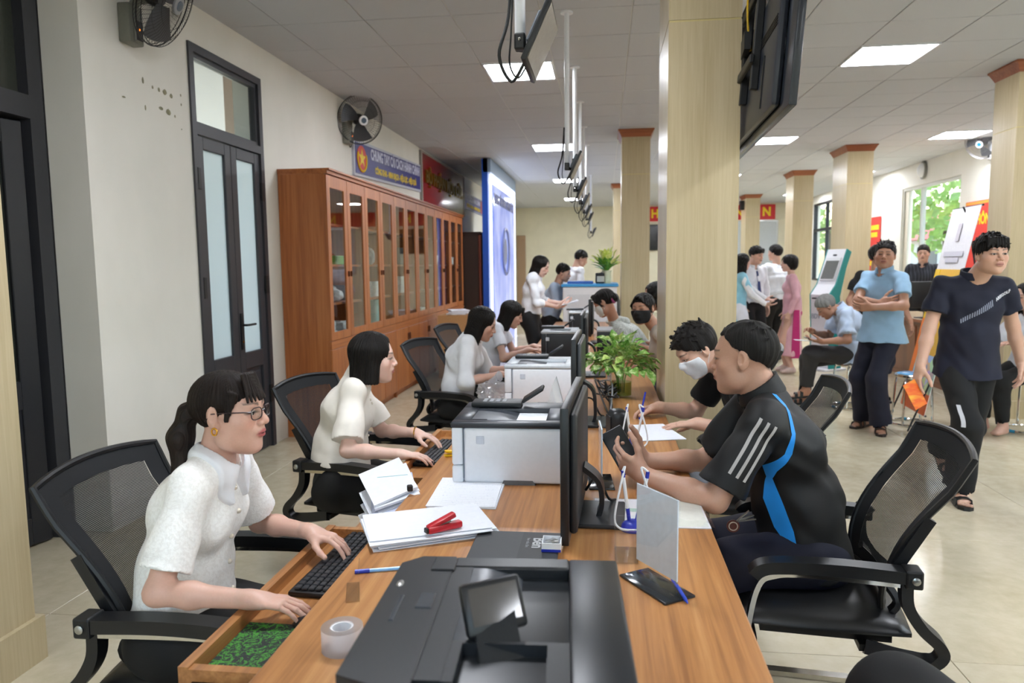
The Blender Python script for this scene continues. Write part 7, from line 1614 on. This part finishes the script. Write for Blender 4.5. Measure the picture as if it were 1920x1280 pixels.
# wooden counter with monitor
wc = thing('wooden_counter', 'reddish wooden counter beside the leaning banner', 'counter', (4.15, 9.6, 0)); MB().box(-.28, .28, -1.4, 1.5, 0, .74).build('body', wood('counter_wood', '5e3018', '743f20', '864c28', 1, .35, 30), wc); MB().rbox(-.32, .32, -1.44, 1.54, .74, .77, .004, 1).build('top', plain('c9b291', .3), wc); MB().box(-.325, -.318, -1.44, 1.54, .735, .77).build('edge_strip', M['crown'], wc)
for k in range(4): MB().rbox(-.29, -.28, -1.36+k*.71, -.70+k*.71, .08, .68, .004, 1).build('front_panel', wood('counter_panel', '5e3018', '743f20', '864c28', 2, .35, 30), wc)
cm = thing('monitor', 'black monitor seen from behind on the wooden counter', 'monitor', (4.03, 9.75, .77), math.radians(-70)); MB().rbox(-.02, .015, -.26, .26, .13, .46, .006, 2).build('casing', 'blackp', cm, True); MB().rbox(-.04, -.018, -.18, .18, .2, .4, .01, 2).build('back_shell', 'dark', cm, True); MB().bar([(-.03, 0, .25), (-.03, 0, .01)], .06, .02, (1, 0, 0)).build('stand_neck', 'black', cm); MB().rbox(-.1, .06, -.12, .12, 0, .012, .004, 1).build('stand_base', 'black', cm)
wsn = thing('card_stand', 'tall white card stand on the wooden counter', 'sign', (3.96, 9.25, .77), math.radians(-70)); MB().rbox(-.004, .004, -.075, .075, .02, .32, .002, 1).build('card', 'white', wsn); MB().rbox(-.03, .03, -.08, .08, 0, .02, .003, 1).build('foot', plain('e3c35a', .4), wsn)
bln = thing('water_bottle', 'slim blue and white bottle on the wooden counter', 'bottle', (4.12, 9.35, .77)); MB().lathe([(.0, 0), (.035, 0), (.036, .2), (.015, .25), (.015, .28), (0, .28)], 16, None, False).build('bottle', plain('dfe8f0', .2), bln, True); MB().lathe([(.0365, .06), (.0365, .16)], 16, None, False).build('label', plain('2a6fc8', .4), bln, True)
# leaning banner
xb = thing('leaning_banner', 'leaning white yellow and orange display banner on a stand', 'banner', (0, 0, 0)); b0, b1 = V((2.72, 6.55, .16)), V((3.09, 6.55, 1.94)); wv = V((.04, .60, 0)); nn = (b1-b0).normalized().cross(wv.normalized())
def band(t0, t1, s0_, s1_, off, mat, name, par=xb):
    P_ = lambda s_, t_: b0+(b1-b0)*t_+wv*s_+nn*(-off); m = MB(); q_ = [P_(s0_, t0), P_(s1_, t0), P_(s1_, t1), P_(s0_, t1)]; q2 = [v+nn*.003 for v in q_]; m.add(q_+q2, [(0, 1, 2, 3), (7, 6, 5, 4), (0, 4, 5, 1), (1, 5, 6, 2), (2, 6, 7, 3), (3, 7, 4, 0)]); return m.build(name, mat, par)
def mat_collage():
    t = NT('photo_collage'); v = t.n('TexVoronoi'); t.l(t.co(), v.inputs[0]); v.inputs['Scale'].default_value = 9; b = t.bsdf(None, .4); hs_ = t.n('HueSaturation'); hs_.inputs['Saturation'].default_value = .6; t.l(v.outputs['Color'], hs_.inputs['Color']); t.l(hs_.outputs[0], b.inputs['Base Color']); return t.end()
sg = 1 if nn.x < 0 else -1
OF = .004*(1 if nn.x > 0 else -1)
band(0, 1, 0, 1, 0, plain('e8e6ea', .35), 'sheet'); band(.28, .70, 0, 1, OF, plain('f0b92c', .35), 'yellow_field'); band(.28, .70, .82, 1, OF*1.6, plain('f3c713', .35), 'yellow_edge'); band(.0, .10, 0, 1, OF, plain('e2662a', .35), 'orange_foot'); band(.10, .28, 0, 1, OF, mat_collage(), 'photo_strip'); band(.05, .45, .85, 1, OF*2.2, plain('ef7f2a', .35), 'orange_edge')
for k, (t_, w_, m_) in enumerate(((.60, .5, 'e0a030'), (.50, .55, 'e0a030'), (.775, .7, 'cfccd6'), (.745, .45, 'cfccd6'), (.88, .12, 'cfc8d0'))): band(t_-.012-(k < 2)*.01-(k == 4)*.03, t_+.012+(k < 2)*.01+(k == 4)*.03, .5-w_/2, .5+w_/2, OF*2.4, plain(m_, .4), 'print_line')
lg = MB(); lg.tube([b1+wv*.5+nn*.03, b1+wv*.5+V((.02, 0, -.1)), V((3.5, 6.95, .02))], .008, 6); lg.build('rear_leg', 'dark', xb, True)
for s_ in (0.05, .95): MB().tube([b0+wv*s_+V((.05, 0, .3)), b0+wv*s_+V((-.12, 0, -.14))], .008, 6).build('front_leg', 'dark', xb, True)
MB().tube([b1+wv*.0+V((.01, 0, 0)), b1+wv*1.0+V((.01, 0, 0))], .009, 6).build('top_rail', 'dark', xb, True); MB().tube([b0+wv*.0+V((.01, 0, 0)), b0+wv*1.0+V((.01, 0, 0))], .009, 6).build('bottom_rail', 'dark', xb, True); MB().tube([b1+wv*.5+V((.02, 0, 0)), b0+wv*.5+V((.02, 0, 0))], .007, 6).build('mast', 'dark', xb, True)
# self service kiosk
ks = thing('self_service_kiosk', 'white and teal self service kiosk with a tilted screen', 'kiosk', (2.97, 10.5, 0), math.radians(-58))
side = [(-.02, 0), (.20, 0), (.16, .55), (.14, 1.02), (.24, 1.40), (.33, 1.62), (.25, 1.66), (.06, 1.18), (-.06, 1.04), (-.03, .6)]
MB().prism(side, -.15, .15, 'x').build('body', 'white', ks)
for s_ in (-1, 1): MB().prism([(a*1.0+(.004 if a > .1 else 0), b) for a, b in side], s_*.15, s_*.17, 'x').build('side_cheek', plain('1f8f8c', .35), ks)
Tk = frameT((0, .135, 1.39), (1, 0, 0), (0, .43, 1)); MB().rbox(-.125, .125, -.17, .17, -.002, .006, .003, 1, Tk).build('screen_bezel', plain('d9dcde', .3), ks); MB().box(-.108, .108, -.15, .12, .0065, .008, Tk).build('screen', plain('6d6f6c', .15), ks); MB().rbox(-.03, .03, .195, .215, .0, .006, .003, 1, Tk).build('camera', 'black', ks)
MB().rbox(-.12, -.03, -.068, -.05, .98, 1.0, .002, 1).build('card_slot', 'dark', ks); text('BDV', .1, plain('9aa6b4', .5), frameT((-.06, -.045, .74), (1, 0, 0), (0, 0, 1)), ks, 'lettering', .002, .8); MB().rbox(-.2, .2, -.12, .28, 0, .03, .005, 1).build('base_plate', 'white', ks)
bn = thing('waste_bin', 'blue plastic bin under the drawers', 'bin', (-.93, 2.40, 0)); MB().lathe([(.0, 0), (.10, 0), (.125, .30), (.13, .31), (.12, .31), (.095, .012), (0, .012)], 20, None, False).build('tub', plain('2440b8', .4), bn, True); MB().tube([(.13*math.cos(a), .13*math.sin(a), .31) for a in np.linspace(0, 2*PI, 25)[:-1]], .006, 6, True).build('rim', plain('2440b8', .4), bn, True)
sp = thing('wall_speaker', 'small black speaker on the side of the far column', 'speaker', (3.60, 20.2, 3.0)); MB().rbox(-.05, .05, -.08, .08, -.12, .12, .01, 2).build('cabinet', 'black', sp); MB().rbox(.04, .062, -.02, .02, -.02, .02, .004, 1).build('bracket', 'dark', sp)
